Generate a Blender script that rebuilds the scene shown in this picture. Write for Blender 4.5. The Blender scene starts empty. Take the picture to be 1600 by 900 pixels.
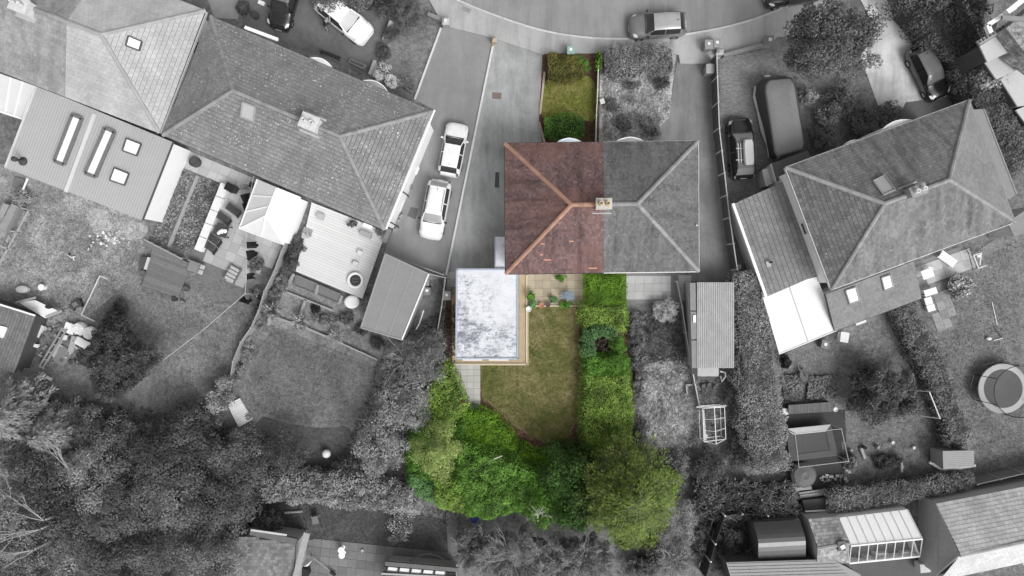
import bpy, math, random
import numpy as np
from mathutils import Vector, Matrix
random.seed(7); RNG = np.random.default_rng(7)
scene = bpy.context.scene; COL = scene.collection
# ------------------------------------------------------------------ camera: a drone 53 m up, looking straight down
H = 53.3333
cam_d = bpy.data.cameras.new('camera'); cam = bpy.data.objects.new('camera', cam_d); COL.objects.link(cam)
cam.location = (0, 0, H); cam.rotation_euler = (0, 0, 0)
cam_d.sensor_width = 36; cam_d.lens = 24; cam_d.clip_start = .5; cam_d.clip_end = 3000
scene.camera = cam
# ------------------------------------------------------------------ overcast sky, soft sun from the lower right
SUN_AZ, SUN_EL = math.radians(140), math.radians(50)      # azimuth clockwise from +Y
world = bpy.data.worlds.new('World'); scene.world = world; world.use_nodes = True
nt = world.node_tree; nt.nodes.clear()
sky = nt.nodes.new('ShaderNodeTexSky'); sky.sky_type = 'NISHITA'; sky.sun_disc = False
sky.sun_elevation = SUN_EL; sky.sun_rotation = SUN_AZ; sky.dust_density = 4; sky.air_density = 1
bw = nt.nodes.new('ShaderNodeRGBToBW'); bg = nt.nodes.new('ShaderNodeBackground'); bg.inputs[1].default_value = .15
wo = nt.nodes.new('ShaderNodeOutputWorld')
nt.links.new(sky.outputs[0], bw.inputs[0]); nt.links.new(bw.outputs[0], bg.inputs[0]); nt.links.new(bg.outputs[0], wo.inputs[0])
sd = bpy.data.lights.new('sun', 'SUN'); sd.energy = .85; sd.angle = math.radians(24); sd.color = (1, .995, .985)
sun = bpy.data.objects.new('sun', sd); COL.objects.link(sun)
sdir = Vector((math.sin(SUN_AZ)*math.cos(SUN_EL), math.cos(SUN_AZ)*math.cos(SUN_EL), math.sin(SUN_EL)))
sun.rotation_euler = (-sdir).to_track_quat('-Z', 'Y').to_euler(); sun.location = sdir*100
scene.view_settings.view_transform = 'Standard'; scene.view_settings.look = 'None'
scene.view_settings.exposure = 0.56; scene.view_settings.gamma = 1
scene.cycles.max_bounces = 8; scene.cycles.diffuse_bounces = 5; scene.cycles.transmission_bounces = 6; scene.cycles.transparent_max_bounces = 8
# ------------------------------------------------------------------ helpers
def W(px, py, z=0.):                       # a photo pixel at height z -> the point of the place there
    k = .05*(H-z)/H
    return Vector(((px-800)*k, (450-py)*k, z))
def g(v): return (v, v, v)
MATS = {}
class N:
    def __init__(s, name):
        s.m = bpy.data.materials.new(name); s.m.use_nodes = True; s.t = s.m.node_tree; s.t.nodes.clear()
        s.out = s.n('ShaderNodeOutputMaterial'); s.b = s.n('ShaderNodeBsdfPrincipled'); s.l(s.b.outputs[0], s.out.inputs[0])
        s.pos = s.n('ShaderNodeNewGeometry')
    def n(s, t, **k):
        x = s.t.nodes.new(t)
        for a, v in k.items(): setattr(x, a, v)
        return x
    def l(s, a, b): s.t.links.new(a, b)
    def noise(s, scale, detail=4, rough=.6, vec=None, dist=0):
        x = s.n('ShaderNodeTexNoise'); x.inputs['Scale'].default_value = scale; x.inputs['Detail'].default_value = detail
        x.inputs['Roughness'].default_value = rough; x.inputs['Distortion'].default_value = dist
        s.l(vec or s.pos.outputs['Position'], x.inputs['Vector']); return x.outputs['Fac']
    def ramp(s, fac, cols, lo=.3, hi=.7, interp='LINEAR'):
        r = s.n('ShaderNodeValToRGB'); r.color_ramp.interpolation = interp; e = r.color_ramp.elements
        while len(e) < len(cols): e.new(.5)
        for i, c in enumerate(cols):
            e[i].position = lo+(hi-lo)*i/max(1, len(cols)-1); e[i].color = (*c, 1)
        s.l(fac, r.inputs[0]); return r.outputs[0]
    def mix(s, fac, a, b, mode='MIX'):
        x = s.n('ShaderNodeMix', data_type='RGBA', blend_type=mode)
        for i, v in ((0, fac), (6, a), (7, b)):
            if hasattr(v, 'is_linked'): s.l(v, x.inputs[i])
            else: x.inputs[i].default_value = v if i == 0 else (*v, 1)
        return x.outputs[2]
    def math(s, op, a, b=0.):
        x = s.n('ShaderNodeMath', operation=op)
        for i, v in ((0, a), (1, b)):
            if hasattr(v, 'is_linked'): s.l(v, x.inputs[i])
            else: x.inputs[i].default_value = v
        return x.outputs[0]
    def bump(s, h, dist, strength=.6):
        x = s.n('ShaderNodeBump'); x.inputs['Distance'].default_value = dist; x.inputs['Strength'].default_value = strength
        s.l(h, x.inputs['Height']); s.l(x.outputs[0], s.b.inputs['Normal'])
    def fin(s, col, rough=.8, spec=.3, metal=0):
        if hasattr(col, 'is_linked'): s.l(col, s.b.inputs['Base Color'])
        else: s.b.inputs['Base Color'].default_value = (*col, 1)
        s.b.inputs['Roughness'].default_value = rough; s.b.inputs['Specular IOR Level'].default_value = spec
        s.b.inputs['Metallic'].default_value = metal; return s.m
def sc(c, k): return tuple(min(.95, x*k) for x in c)
def plain(name, c, var=.15, scale=3., rough=.75, spec=.3, bump=.0, fine=None, metal=0, rnd=0.):
    """worn surface: two octaves of blotches, fine grain, optional relief; rnd = spread between objects"""
    if name in MATS: return MATS[name]
    a = N(name); n1 = a.noise(scale, 5); n2 = a.noise(scale*9, 3)
    c1 = a.ramp(n1, [sc(c, 1-var), c, sc(c, 1+var)], .28, .72)
    c2 = a.mix(.5, c1, a.ramp(n2, [sc(c, 1-var*1.2), sc(c, 1+var*1.2)]), 'MIX')
    if rnd:
        oi = a.n('ShaderNodeObjectInfo'); c2 = a.mix(1., c2, a.ramp(oi.outputs['Random'], [g(1-rnd), g(1.)], 0, 1), 'MULTIPLY')
    if bump: a.bump(n2, bump)
    MATS[name] = a.fin(c2, rough, spec, metal); return MATS[name]
def ground_mat(name, cols, scale=.5, fine=14., bump=.03, lo=.34, hi=.66, fv=.35):
    if name in MATS: return MATS[name]
    a = N(name); n1 = a.noise(scale, 6, .65, dist=.4); n2 = a.noise(fine, 4, .75); n3 = a.noise(scale*5, 4, .7)
    c = a.ramp(a.math('ADD', a.math('MULTIPLY', n1, .62), a.math('MULTIPLY', n3, .38)), cols, lo, hi)
    c = a.mix(1., c, a.ramp(n2, [g(1-fv), g(1.), g(1+fv)], .3, .7), 'MULTIPLY')
    if fv > .3: c = a.mix(1., c, a.ramp(a.noise(3.2, 5, .75), [g(.72), g(1.), g(1.26)], .34, .66), 'MULTIPLY')
    a.bump(n2, bump, .8); MATS[name] = a.fin(c, .95, .1); return MATS[name]
def para(q): q[3] = q[0]+q[2]-q[1]; return q
def tile_mat(name, cols, lichen=0., dark=.0, streak=.0, rough=.85, lc=g(.62), tint=None):
    """roof tile: each tile its own tone, weather blotches, lichen spots"""
    if name in MATS: return MATS[name]
    a = N(name); c = a.ramp(a.pos.outputs['Random Per Island'], cols, 0, 1)
    if tint: c = a.mix(a.ramp(a.noise(.42, 5, .65, dist=.6), [g(0), g(.75)], .44, .62), c, tint)
    b1 = a.noise(.55, 5, .6); c = a.mix(1., c, a.ramp(b1, [g(.84), g(1.), g(1.12)], .3, .7), 'MULTIPLY')
    f = a.noise(16, 3, .7); c = a.mix(1., c, a.ramp(f, [g(.8), g(1.15)], .3, .7), 'MULTIPLY')
    if streak:
        uv = a.n('ShaderNodeUVMap'); mp = a.n('ShaderNodeMapping'); mp.inputs['Scale'].default_value = (1.6, .22, 1); a.l(uv.outputs[0], mp.inputs[0])
        s = a.noise(1., 5, .7, mp.outputs[0]); c = a.mix(1., c, a.ramp(s, [g(1-streak), g(1.), g(1+streak*.5)], .34, .66), 'MULTIPLY')
    if lichen:
        s1 = a.noise(8.5, 2, .5); s0 = a.noise(.5, 3, .6)
        m_ = a.math('ADD', s1, a.math('MULTIPLY', s0, .25)); c = a.mix(a.ramp(m_, [g(0), g(1)], .89-lichen, .92-lichen), c, lc)
    if dark:
        s2 = a.noise(7., 2, .5); c = a.mix(a.ramp(s2, [g(0), g(dark)], .68, .72), c, g(.03))
    a.bump(f, .01); MATS[name] = a.fin(c, rough, .2); return MATS[name]
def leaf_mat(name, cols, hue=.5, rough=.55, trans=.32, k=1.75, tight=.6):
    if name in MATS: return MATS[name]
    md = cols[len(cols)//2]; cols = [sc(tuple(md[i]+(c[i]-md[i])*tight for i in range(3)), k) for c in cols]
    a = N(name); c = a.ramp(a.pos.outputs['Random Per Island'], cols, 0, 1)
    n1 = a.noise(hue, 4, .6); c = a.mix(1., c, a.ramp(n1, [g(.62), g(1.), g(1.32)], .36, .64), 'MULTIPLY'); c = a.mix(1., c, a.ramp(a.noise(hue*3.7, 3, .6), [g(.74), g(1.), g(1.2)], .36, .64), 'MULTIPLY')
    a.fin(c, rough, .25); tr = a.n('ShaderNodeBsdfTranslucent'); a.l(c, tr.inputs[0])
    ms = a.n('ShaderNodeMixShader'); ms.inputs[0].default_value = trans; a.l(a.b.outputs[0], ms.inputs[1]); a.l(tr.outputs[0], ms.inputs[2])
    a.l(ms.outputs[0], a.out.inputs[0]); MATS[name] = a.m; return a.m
def glass(name, c, rough=.06, spec=.8, trans=0.):
    if name in MATS: return MATS[name]
    a = N(name); m_ = a.fin(c, rough, spec)
    if trans: a.b.inputs['Transmission Weight'].default_value = trans; a.b.inputs['IOR'].default_value = 1.05
    MATS[name] = m_; return m_
def paint(name, c, rough=.22, coat=.6):
    if name in MATS: return MATS[name]
    a = N(name); n1 = a.noise(2.2, 3); cc = a.ramp(n1, [sc(c, .9), sc(c, 1.06)], .3, .7); a.fin(cc, rough, .5); a.b.inputs['Coat Weight'].default_value = coat
    a.b.inputs['Coat Roughness'].default_value = .05; MATS[name] = a.m; return a.m

def tag(o, label=None, cat=None, group=None, kind=None):
    if label: o['label'] = label
    if cat: o['category'] = cat
    if group: o['group'] = group
    if kind: o['kind'] = kind
    return o
def root(name, label, cat, loc, group=None, rz=0., kind=None):
    o = bpy.data.objects.new(name, None); COL.objects.link(o); o.location = loc; o.rotation_euler = (0, 0, rz); o.empty_display_size = .3
    return tag(o, label, cat, group, kind)
def origin(o):
    v = Vector((0, 0, 0))
    while o is not None: v = v+o.location; o = o.parent
    return v
class MB:
    def __init__(s): s.v = []; s.f = []
    def add(s, vs, fs):
        b = len(s.v); s.v += [tuple(p) for p in vs]; s.f += [tuple(i+b for i in q) for q in fs]; return s
    def face(s, *p): return s.add(p, [tuple(range(len(p)))])
    def hexa(s, bot, top):                    # two polygons of equal length, bottom and top, anticlockwise from above
        n = len(bot); return s.add(list(bot)+list(top), [tuple(range(n))[::-1], tuple(range(n, 2*n))]+[(i, (i+1) % n, n+(i+1) % n, n+i) for i in range(n)])
    def prism(s, poly, z0, z1):
        p = [Vector((a[0], a[1], 0)) for a in poly]
        if sum(p[i].x*p[(i+1) % len(p)].y-p[(i+1) % len(p)].x*p[i].y for i in range(len(p))) < 0: p = p[::-1]
        return s.hexa([(a.x, a.y, z0) for a in p], [(a.x, a.y, z1) for a in p])
    def box(s, c, d, rz=0., rx=0.):
        x, y, z = d[0]/2, d[1]/2, d[2]/2; m = Matrix.Translation(c) @ Matrix.Rotation(rz, 4, 'Z') @ Matrix.Rotation(rx, 4, 'X')
        q = [m @ Vector(p) for p in ((-x,-y,-z),(x,-y,-z),(x,y,-z),(-x,y,-z),(-x,-y,z),(x,-y,z),(x,y,z),(-x,y,z))]
        return s.hexa(q[:4], q[4:])
    def bar(s, p0, p1, w, h):                 # a beam from p0 to p1, w wide across, h deep
        p0, p1 = Vector(p0), Vector(p1); d = (p1-p0); u = d.cross(Vector((0, 0, 1)))
        u = u.normalized() if u.length > 1e-5 else Vector((1, 0, 0)); n = u.cross(d).normalized(); u *= w/2; n *= h/2
        a = [p0-u-n, p0+u-n, p0+u+n, p0-u+n]; b = [q+d for q in a]
        return s.add(a+b, [(0,1,2,3), (7,6,5,4)]+[(i, i+4, (i+1) % 4+4, (i+1) % 4) for i in range(4)])
    def tube(s, pts, rs, n=7):
        pts = [Vector(p) for p in pts]
        if not hasattr(rs, '__len__'): rs = [rs]*len(pts)
        ring = []; fs = []
        for i, p in enumerate(pts):
            d = (pts[min(i+1, len(pts)-1)]-pts[max(i-1, 0)]).normalized(); a = d.orthogonal().normalized() if abs(d.z) > .99 else d.cross(Vector((0, 0, 1))).normalized(); b = d.cross(a)
            ring += [p+(a*math.cos(6.2832*k/n)+b*math.sin(6.2832*k/n))*rs[i] for k in range(n)]
        for i in range(len(pts)-1):
            fs += [(i*n+k, i*n+(k+1) % n, (i+1)*n+(k+1) % n, (i+1)*n+k) for k in range(n)]
        fs += [tuple(range(n))[::-1], tuple(range((len(pts)-1)*n, len(pts)*n))]
        return s.add(ring, fs)
    def lathe(s, c, prof, n=16, sx=1., sy=1., rz=0.):
        c = Vector(c); vs = []; fs = []
        for r, z in prof:
            for k in range(n):
                t = 6.2832*k/n; x, y = r*math.cos(t)*sx, r*math.sin(t)*sy
                vs.append(c+Vector((x*math.cos(rz)-y*math.sin(rz), x*math.sin(rz)+y*math.cos(rz), z)))
        for i in range(len(prof)-1): fs += [(i*n+k, i*n+(k+1) % n, (i+1)*n+(k+1) % n, (i+1)*n+k) for k in range(n)]
        fs += [tuple(range(n))[::-1], tuple(range((len(prof)-1)*n, len(prof)*n))]
        return s.add(vs, fs)
    def ball(s, c, r, n=10, sq=(1, 1, 1), jit=0.):
        vs = []; fs = []; m_ = n//2+1
        for i in range(m_+1):
            th = math.pi*i/m_
            for k in range(n):
                j = 1+random.uniform(-jit, jit)
                vs.append((c[0]+r*sq[0]*j*math.sin(th)*math.cos(6.2832*k/n), c[1]+r*sq[1]*j*math.sin(th)*math.sin(6.2832*k/n), c[2]-r*sq[2]*math.cos(th)*j))
        for i in range(m_): fs += [(i*n+k, i*n+(k+1) % n, (i+1)*n+(k+1) % n, (i+1)*n+k) for k in range(n)]
        return s.add(vs, fs)
    def build(s, name, mat, parent=None, smooth=False, local=False, uvdir=None, kind=None, bevel=0.):
        v = np.array(s.v, dtype=np.float64)
        if local: o0 = Vector((0, 0, 0))
        else:
            lo, hi = v.min(0), v.max(0); o0 = Vector(((lo[0]+hi[0])/2, (lo[1]+hi[1])/2, lo[2]))
        me = bpy.data.meshes.new(name); vv = v-np.array(o0); me.from_pydata(vv.tolist(), [], s.f); me.materials.append(mat)
        uvl = me.uv_layers.new(name='UVMap'); uv = np.zeros((len(me.loops), 2))
        for p in me.polygons:
            n = p.normal
            if abs(n.z) > .995:
                u = Vector(uvdir).normalized() if uvdir else Vector((1, 0, 0)); w = Vector((-u.y, u.x, 0))
            else: u = Vector((-n.y, n.x, 0)).normalized(); w = n.cross(u)
            for li in p.loop_indices:
                q = v[me.loops[li].vertex_index]; uv[li] = (q[0]*u[0]+q[1]*u[1]+q[2]*u[2], q[0]*w[0]+q[1]*w[1]+q[2]*w[2])
        uvl.data.foreach_set('uv', uv.ravel())
        if smooth: me.polygons.foreach_set('use_smooth', [True]*len(me.polygons))
        o = bpy.data.objects.new(name, me); COL.objects.link(o)
        o.location = o0 if parent is None or local else o0-origin(parent)
        o.parent = parent
        if kind: o['kind'] = kind
        if bevel:
            b = o.modifiers.new('bevel', 'BEVEL'); b.width = bevel; b.segments = 2; b.limit_method = 'ANGLE'
        return o
def one(name, mb, mat, label, cat, group=None, smooth=False, kind=None, bevel=0.):      # a thing that is a single mesh
    return tag(mb.build(name, mat, None, smooth, bevel=bevel), label, cat, group, kind)
def inst(o, loc, parent, rot=None, name=None):                # shared-mesh copy of a piece
    c = o.copy(); COL.objects.link(c); c.parent = parent; c.location = Vector(loc)-(origin(parent) if parent else Vector((0, 0, 0)))
    if rot is not None: c.rotation_euler = rot
    return c
def copy_tree(o, parent=None):
    c = o.copy(); COL.objects.link(c); c.parent = parent
    for ch in list(o.children): copy_tree(ch, c)
    return c
def inside(x, y, P):
    r = False; n = len(P)
    for i in range(n):
        a, b = P[i], P[i-1]
        if (a[1] > y) != (b[1] > y) and x < (b[0]-a[0])*(y-a[1])/(b[1]-a[1])+a[0]: r = not r
    return r
def PW(poly, z=0.): return [W(a, b, z) for a, b in poly]
def smooth_poly(P, it=2, closed=True):
    for _ in range(it):
        Q = []
        n = len(P)
        for i in range(n if closed else n-1):
            a, b = P[i], P[(i+1) % n]; Q += [(a[0]*.75+b[0]*.25, a[1]*.75+b[1]*.25), (a[0]*.25+b[0]*.75, a[1]*.25+b[1]*.75)]
        P = ([P[0]] if not closed else [])+Q+([P[-1]] if not closed else [])
    return P
def sheet(name, poly, z, mat, soft=False, uvdir=None, z0=None):
    """a piece of ground cover: a thin slab, its top at z"""
    if soft: poly = smooth_poly(poly)
    from mathutils.geometry import tessellate_polygon
    p = PW(poly); n = len(p)
    if sum(p[i].x*p[(i+1) % n].y-p[(i+1) % n].x*p[i].y for i in range(n)) < 0: p = p[::-1]
    tri = tessellate_polygon([p]); m_ = MB()
    fs = []
    for t in tri:
        a, b, c = (p[i] for i in t); fs.append(tuple(t) if (b-a).cross(c-a).z > 0 else tuple(t)[::-1])
    m_.add([(q.x, q.y, z) for q in p], fs)
    if z0 is not None: m_.add([(q.x, q.y, z) for q in p]+[(q.x, q.y, z0) for q in p], [(i, n+i, n+(i+1) % n, (i+1) % n) for i in range(n)])
    o = m_.build(name, mat, uvdir=uvdir); return tag(o, kind='structure')
def slabs(parent, poly, dirpx, sx, sy, z, mat, name='paving_slab', gap=.015, th=.04, stagger=0., jit=.004):
    """paving slabs laid one by one inside a photo outline"""
    P = PW(poly); d = Vector((dirpx[0], -dirpx[1], 0)).normalized(); e = Vector((-d.y, d.x, 0))
    us = [p.dot(d) for p in P]; vs = [p.dot(e) for p in P]; P2 = list(zip(us, vs)); src = None; rz = math.atan2(d.y, d.x); j = 0; v = min(vs)
    while v+sy*.5 < max(vs):
        u = min(us)-(stagger*sx if j % 2 else 0)
        while u+sx*.4 < max(us):
            if inside(u+sx/2, v+sy/2, P2):
                c = d*(u+sx/2)+e*(v+sy/2)+Vector((0, 0, z+random.uniform(-jit, jit)))
                if src is None:
                    m_ = MB(); m_.box((0, 0, -th/2), (sx-gap, sy-gap, th)); src = m_.build(name, mat, parent, local=True, uvdir=(1, 0, 0)); o = src
                else: o = inst(src, (0, 0, 0), parent)
                o.location = c-origin(parent); o.rotation_euler = (0, 0, rz+random.uniform(-.006, .006))
            u += sx
        v += sy; j += 1
# ------------------------------------------------------------------ foliage
def np_mesh(name, verts, k, mat, parent=None, o0=None):
    """verts: (n, k, 3) polygons of k corners"""
    n = len(verts); me = bpy.data.meshes.new(name); v = verts.reshape(-1, 3)
    if o0 is None:
        lo, hi = v.min(0), v.max(0); o0 = np.array(((lo[0]+hi[0])/2, (lo[1]+hi[1])/2, lo[2]))
    me.vertices.add(n*k); me.vertices.foreach_set('co', (v-o0).astype(np.float32).ravel())
    me.loops.add(n*k); me.loops.foreach_set('vertex_index', np.arange(n*k, dtype=np.int32))
    me.polygons.add(n); me.polygons.foreach_set('loop_start', np.arange(0, n*k, k, dtype=np.int32))
    me.materials.append(mat); me.update(calc_edges=True)
    o = bpy.data.objects.new(name, me); COL.objects.link(o); o.parent = parent
    o.location = Vector(o0)-(origin(parent) if parent else Vector((0, 0, 0))); return o
def unit(a): return a/np.maximum(1e-6, np.linalg.norm(a, axis=1, keepdims=True))
def leaves(P, D, size, aspect=.55, spread=.8, tip=None):
    """leaf quads at points P, lying roughly across D (the way the clump faces there)"""
    n = len(P); R = unit(RNG.normal(size=(n, 3))); nn = unit(np.array([0, 0, 1.])*.35+unit(D)*.95+unit(RNG.normal(size=(n, 3)))*.55)
    d = unit(R-nn*np.sum(R*nn, 1, keepdims=True)*.8) if tip is None else unit(tip+R*spread)
    s = unit(np.cross(d, nn)); up = np.cross(s, d); L = size*RNG.uniform(.6, 1.35, (n, 1)); w = L*aspect*.5
    return np.stack([P, P+d*L*.5-s*w+up*L*.06, P+d*L, P+d*L*.5+s*w+up*L*.06], 1)
def domes(X, Y, C, r, amp):
    """height and outward slope of a quilt of rounded leaf cushions with centres C"""
    bz = np.full(len(X), -9.); bx = np.zeros(len(X)); by = np.zeros(len(X))
    for cx, cy, k in C:
        dx, dy = (X-cx)/(r*k), (Y-cy)/(r*k); q = dx*dx+dy*dy; z = np.where(q < 1.6, k*(1-q*.62), -9.); m_ = z > bz; bz = np.where(m_, z, bz); bx = np.where(m_, dx, bx); by = np.where(m_, dy, by)
    return np.where(bz < -5, -.4, bz)*amp, np.stack([bx*.9, by*.9, np.full(len(X), .75)], 1)
def in_poly(X, Y, P):
    r = np.zeros(len(X), bool); n = len(P)
    for i in range(n):
        a, b = P[i], P[i-1]; c = (a[1] > Y) != (b[1] > Y); r ^= c & (X < (b[0]-a[0])*(Y-a[1])/((b[1]-a[1]) or 1e-9)+a[0])
    return r
def edge_dist(X, Y, P):
    d = np.full(len(X), 1e9)
    for i in range(len(P)):
        ax, ay = P[i-1][0], P[i-1][1]; vx, vy = P[i][0]-ax, P[i][1]-ay; t = np.clip(((X-ax)*vx+(Y-ay)*vy)/(vx*vx+vy*vy+1e-9), 0, 1); d = np.minimum(d, np.hypot(X-ax-t*vx, Y-ay-t*vy))
    return d
def thicket(name, label, poly, h, mat, cat='shrub', r=.5, amp=.35, dens=330, size=.13, asp=.55, core=None, group=None, rag=.2, grow=1.07):
    """shrubbery over a photo outline: cushions of leaves, ragged margin, added dark core"""
    cx_, cy_ = sum(p[0] for p in poly)/len(poly), sum(p[1] for p in poly)/len(poly); poly = [(cx_+(x-cx_)*grow, cy_+(y-cy_)*grow) for x, y in poly]
    P = [(p.x, p.y) for p in PW(poly, h*.8)]; xs = [p[0] for p in P]; ys = [p[1] for p in P]; A = abs(sum(P[i-1][0]*P[i][1]-P[i][0]*P[i-1][1] for i in range(len(P))))/2; box = (max(xs)-min(xs)+.4)*(max(ys)-min(ys)+.4)
    R_ = root(name, label, cat, Vector((sum(xs)/len(xs), sum(ys)/len(ys), 0)), group); nc = int(box*1.05/(r*r)); C = np.stack([RNG.uniform(min(xs)-.1, max(xs)+.1, nc), RNG.uniform(min(ys)-.1, max(ys)+.1, nc), RNG.uniform(.7, 1.25, nc)], 1); C = C[in_poly(C[:, 0], C[:, 1], P)]
    n = int(dens*box*1.35); X = RNG.uniform(min(xs)-.2, max(xs)+.2, n); Y = RNG.uniform(min(ys)-.2, max(ys)+.2, n); ins = in_poly(X, Y, P); ed = edge_dist(X, Y, P); keep = ins | (ed < rag*RNG.random(n)*1.6); X, Y, ins, ed = X[keep], Y[keep], ins[keep], ed[keep]
    dz, D = domes(X, Y, C, r, amp); ed = np.where(ins, ed, 0); Z = h*np.clip(.55+.45*np.sqrt(np.clip(ed/.4, 0, 1)), 0, 1)+dz-amp*.6-RNG.random(len(X))**2*.3; low = RNG.random(len(X)) < np.where(ed < .25, .45, .06); Z = np.where(low, Z*RNG.uniform(.2, 1, len(X)), Z)
    np_mesh('foliage', leaves(np.stack([X, Y, np.maximum(Z, .03)], 1), D, size, asp), 4, mat, R_); q = inset([Vector((p[0], p[1], 0)) for p in P], .0); c = Vector((sum(xs)/len(xs), sum(ys)/len(ys), 0)); m_ = MB(); lo = [p.lerp(c, .12) for p in q]; up = [p.lerp(c, .25) for p in q]; m_.hexa([(p.x, p.y, 0) for p in lo], [(p.x, p.y, h*.42) for p in up]) if sum(P[i-1][0]*P[i][1]-P[i][0]*P[i-1][1] for i in range(len(P))) > 0 else m_.hexa([(p.x, p.y, 0) for p in lo[::-1]], [(p.x, p.y, h*.42) for p in up[::-1]])
    m_.build('dark_core', core or plain('hedge_core', g(.07), .3, 4, .95), R_); return R_  # solid core added to stop light passing through the leaves
def inset(P, d): return list(P)
def clump_pts(C, R, per, flat=.75, hollow=.5):
    """per points in each clump ball (C: centres, R: radii)"""
    n = len(C)*per; u = unit(RNG.normal(size=(n, 3))); u[:, 2] = np.where(RNG.random(n) < .8, np.abs(u[:, 2]), u[:, 2])
    r = RNG.uniform(hollow, 1, (n, 1))**.5; P = np.repeat(C, per, 0)+u*r*np.repeat(R, per)[:, None]*np.array([1, 1, flat]); return P, u
def crown_leaves(c, rad, nclump, cr, per, size, aspect=.55, spread=.7, low=-.25):
    u = unit(RNG.normal(size=(nclump*3, 3))); u = u[u[:, 2] > low][:nclump]; r = RNG.uniform(.5, 1., (len(u), 1))**.45
    lump = 1+.22*np.sin(u[:, :1]*5+c[0])+.15*np.sin(u[:, 1:2]*7+c[1]); C = np.array(c)+u*r*lump*np.array(rad)
    P, D = clump_pts(C, RNG.uniform(.6, 1.25, len(C))*cr, per); return leaves(P, D, size, aspect, spread)
def limb_mesh(base, c, rad, n=7, r0=.18, seed=0):
    rr = random.Random(seed); m_ = MB(); base = Vector(base); c = Vector(c); mid = base.lerp(c, .6)+Vector((rr.uniform(-.2, .2), rr.uniform(-.2, .2), 0))
    m_.tube([base, base.lerp(mid, .5)+Vector((rr.uniform(-.1, .1), rr.uniform(-.1, .1), 0)), mid, c+Vector((0, 0, rad[2]*.5))], [r0, r0*.8, r0*.6, r0*.15], 7); l_ = MB()
    for i in range(n):
        a = 6.283*i/n+rr.uniform(-.3, .3); s0 = base.lerp(c, rr.uniform(.45, .8)); e = c+Vector((math.cos(a)*rad[0]*.8, math.sin(a)*rad[1]*.8, rr.uniform(-.1, .5)*rad[2]))
        l_.tube([s0, s0.lerp(e, .5)+Vector((0, 0, .2)), e], [r0*.45, r0*.25, r0*.06], 5)
    return m_, l_
def tree(name, label, px, py, rpx, zt, mat, cat='tree', group=None, nclump=40, cr=.55, per=50, size=.2, trunk=None, asp=.55, ry=None, depth=None, spread=.7, r0=None, inner=True):
    """tapered trunk with limbs and a crown of leaf clumps; px, py, rpx are read where the crown is widest"""
    dz = depth or min(zt*.42, rpx*.05*.9); zc = zt-dz; c = W(px, py, zc); k = .05*(H-zc)/H; rx = rpx*k; ryy = (ry or rpx)*k
    b = Vector((c.x, c.y, 0)); r = root(name, label, cat, b, group)
    t, l_ = limb_mesh(b, c, (rx, ryy, dz), 7, r0 or max(.05, zt*.022), int(px*7+py)); bk = trunk or plain('bark', g(.16), .3, 4, .9)
    t.build('trunk', bk, r); l_.build('limbs', bk, r)
    L = crown_leaves((c.x, c.y, c.z), (rx*.86, ryy*.86, dz), nclump, cr, per, size, asp, spread); np_mesh('crown', L, 4, mat, r)
    return r
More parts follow.
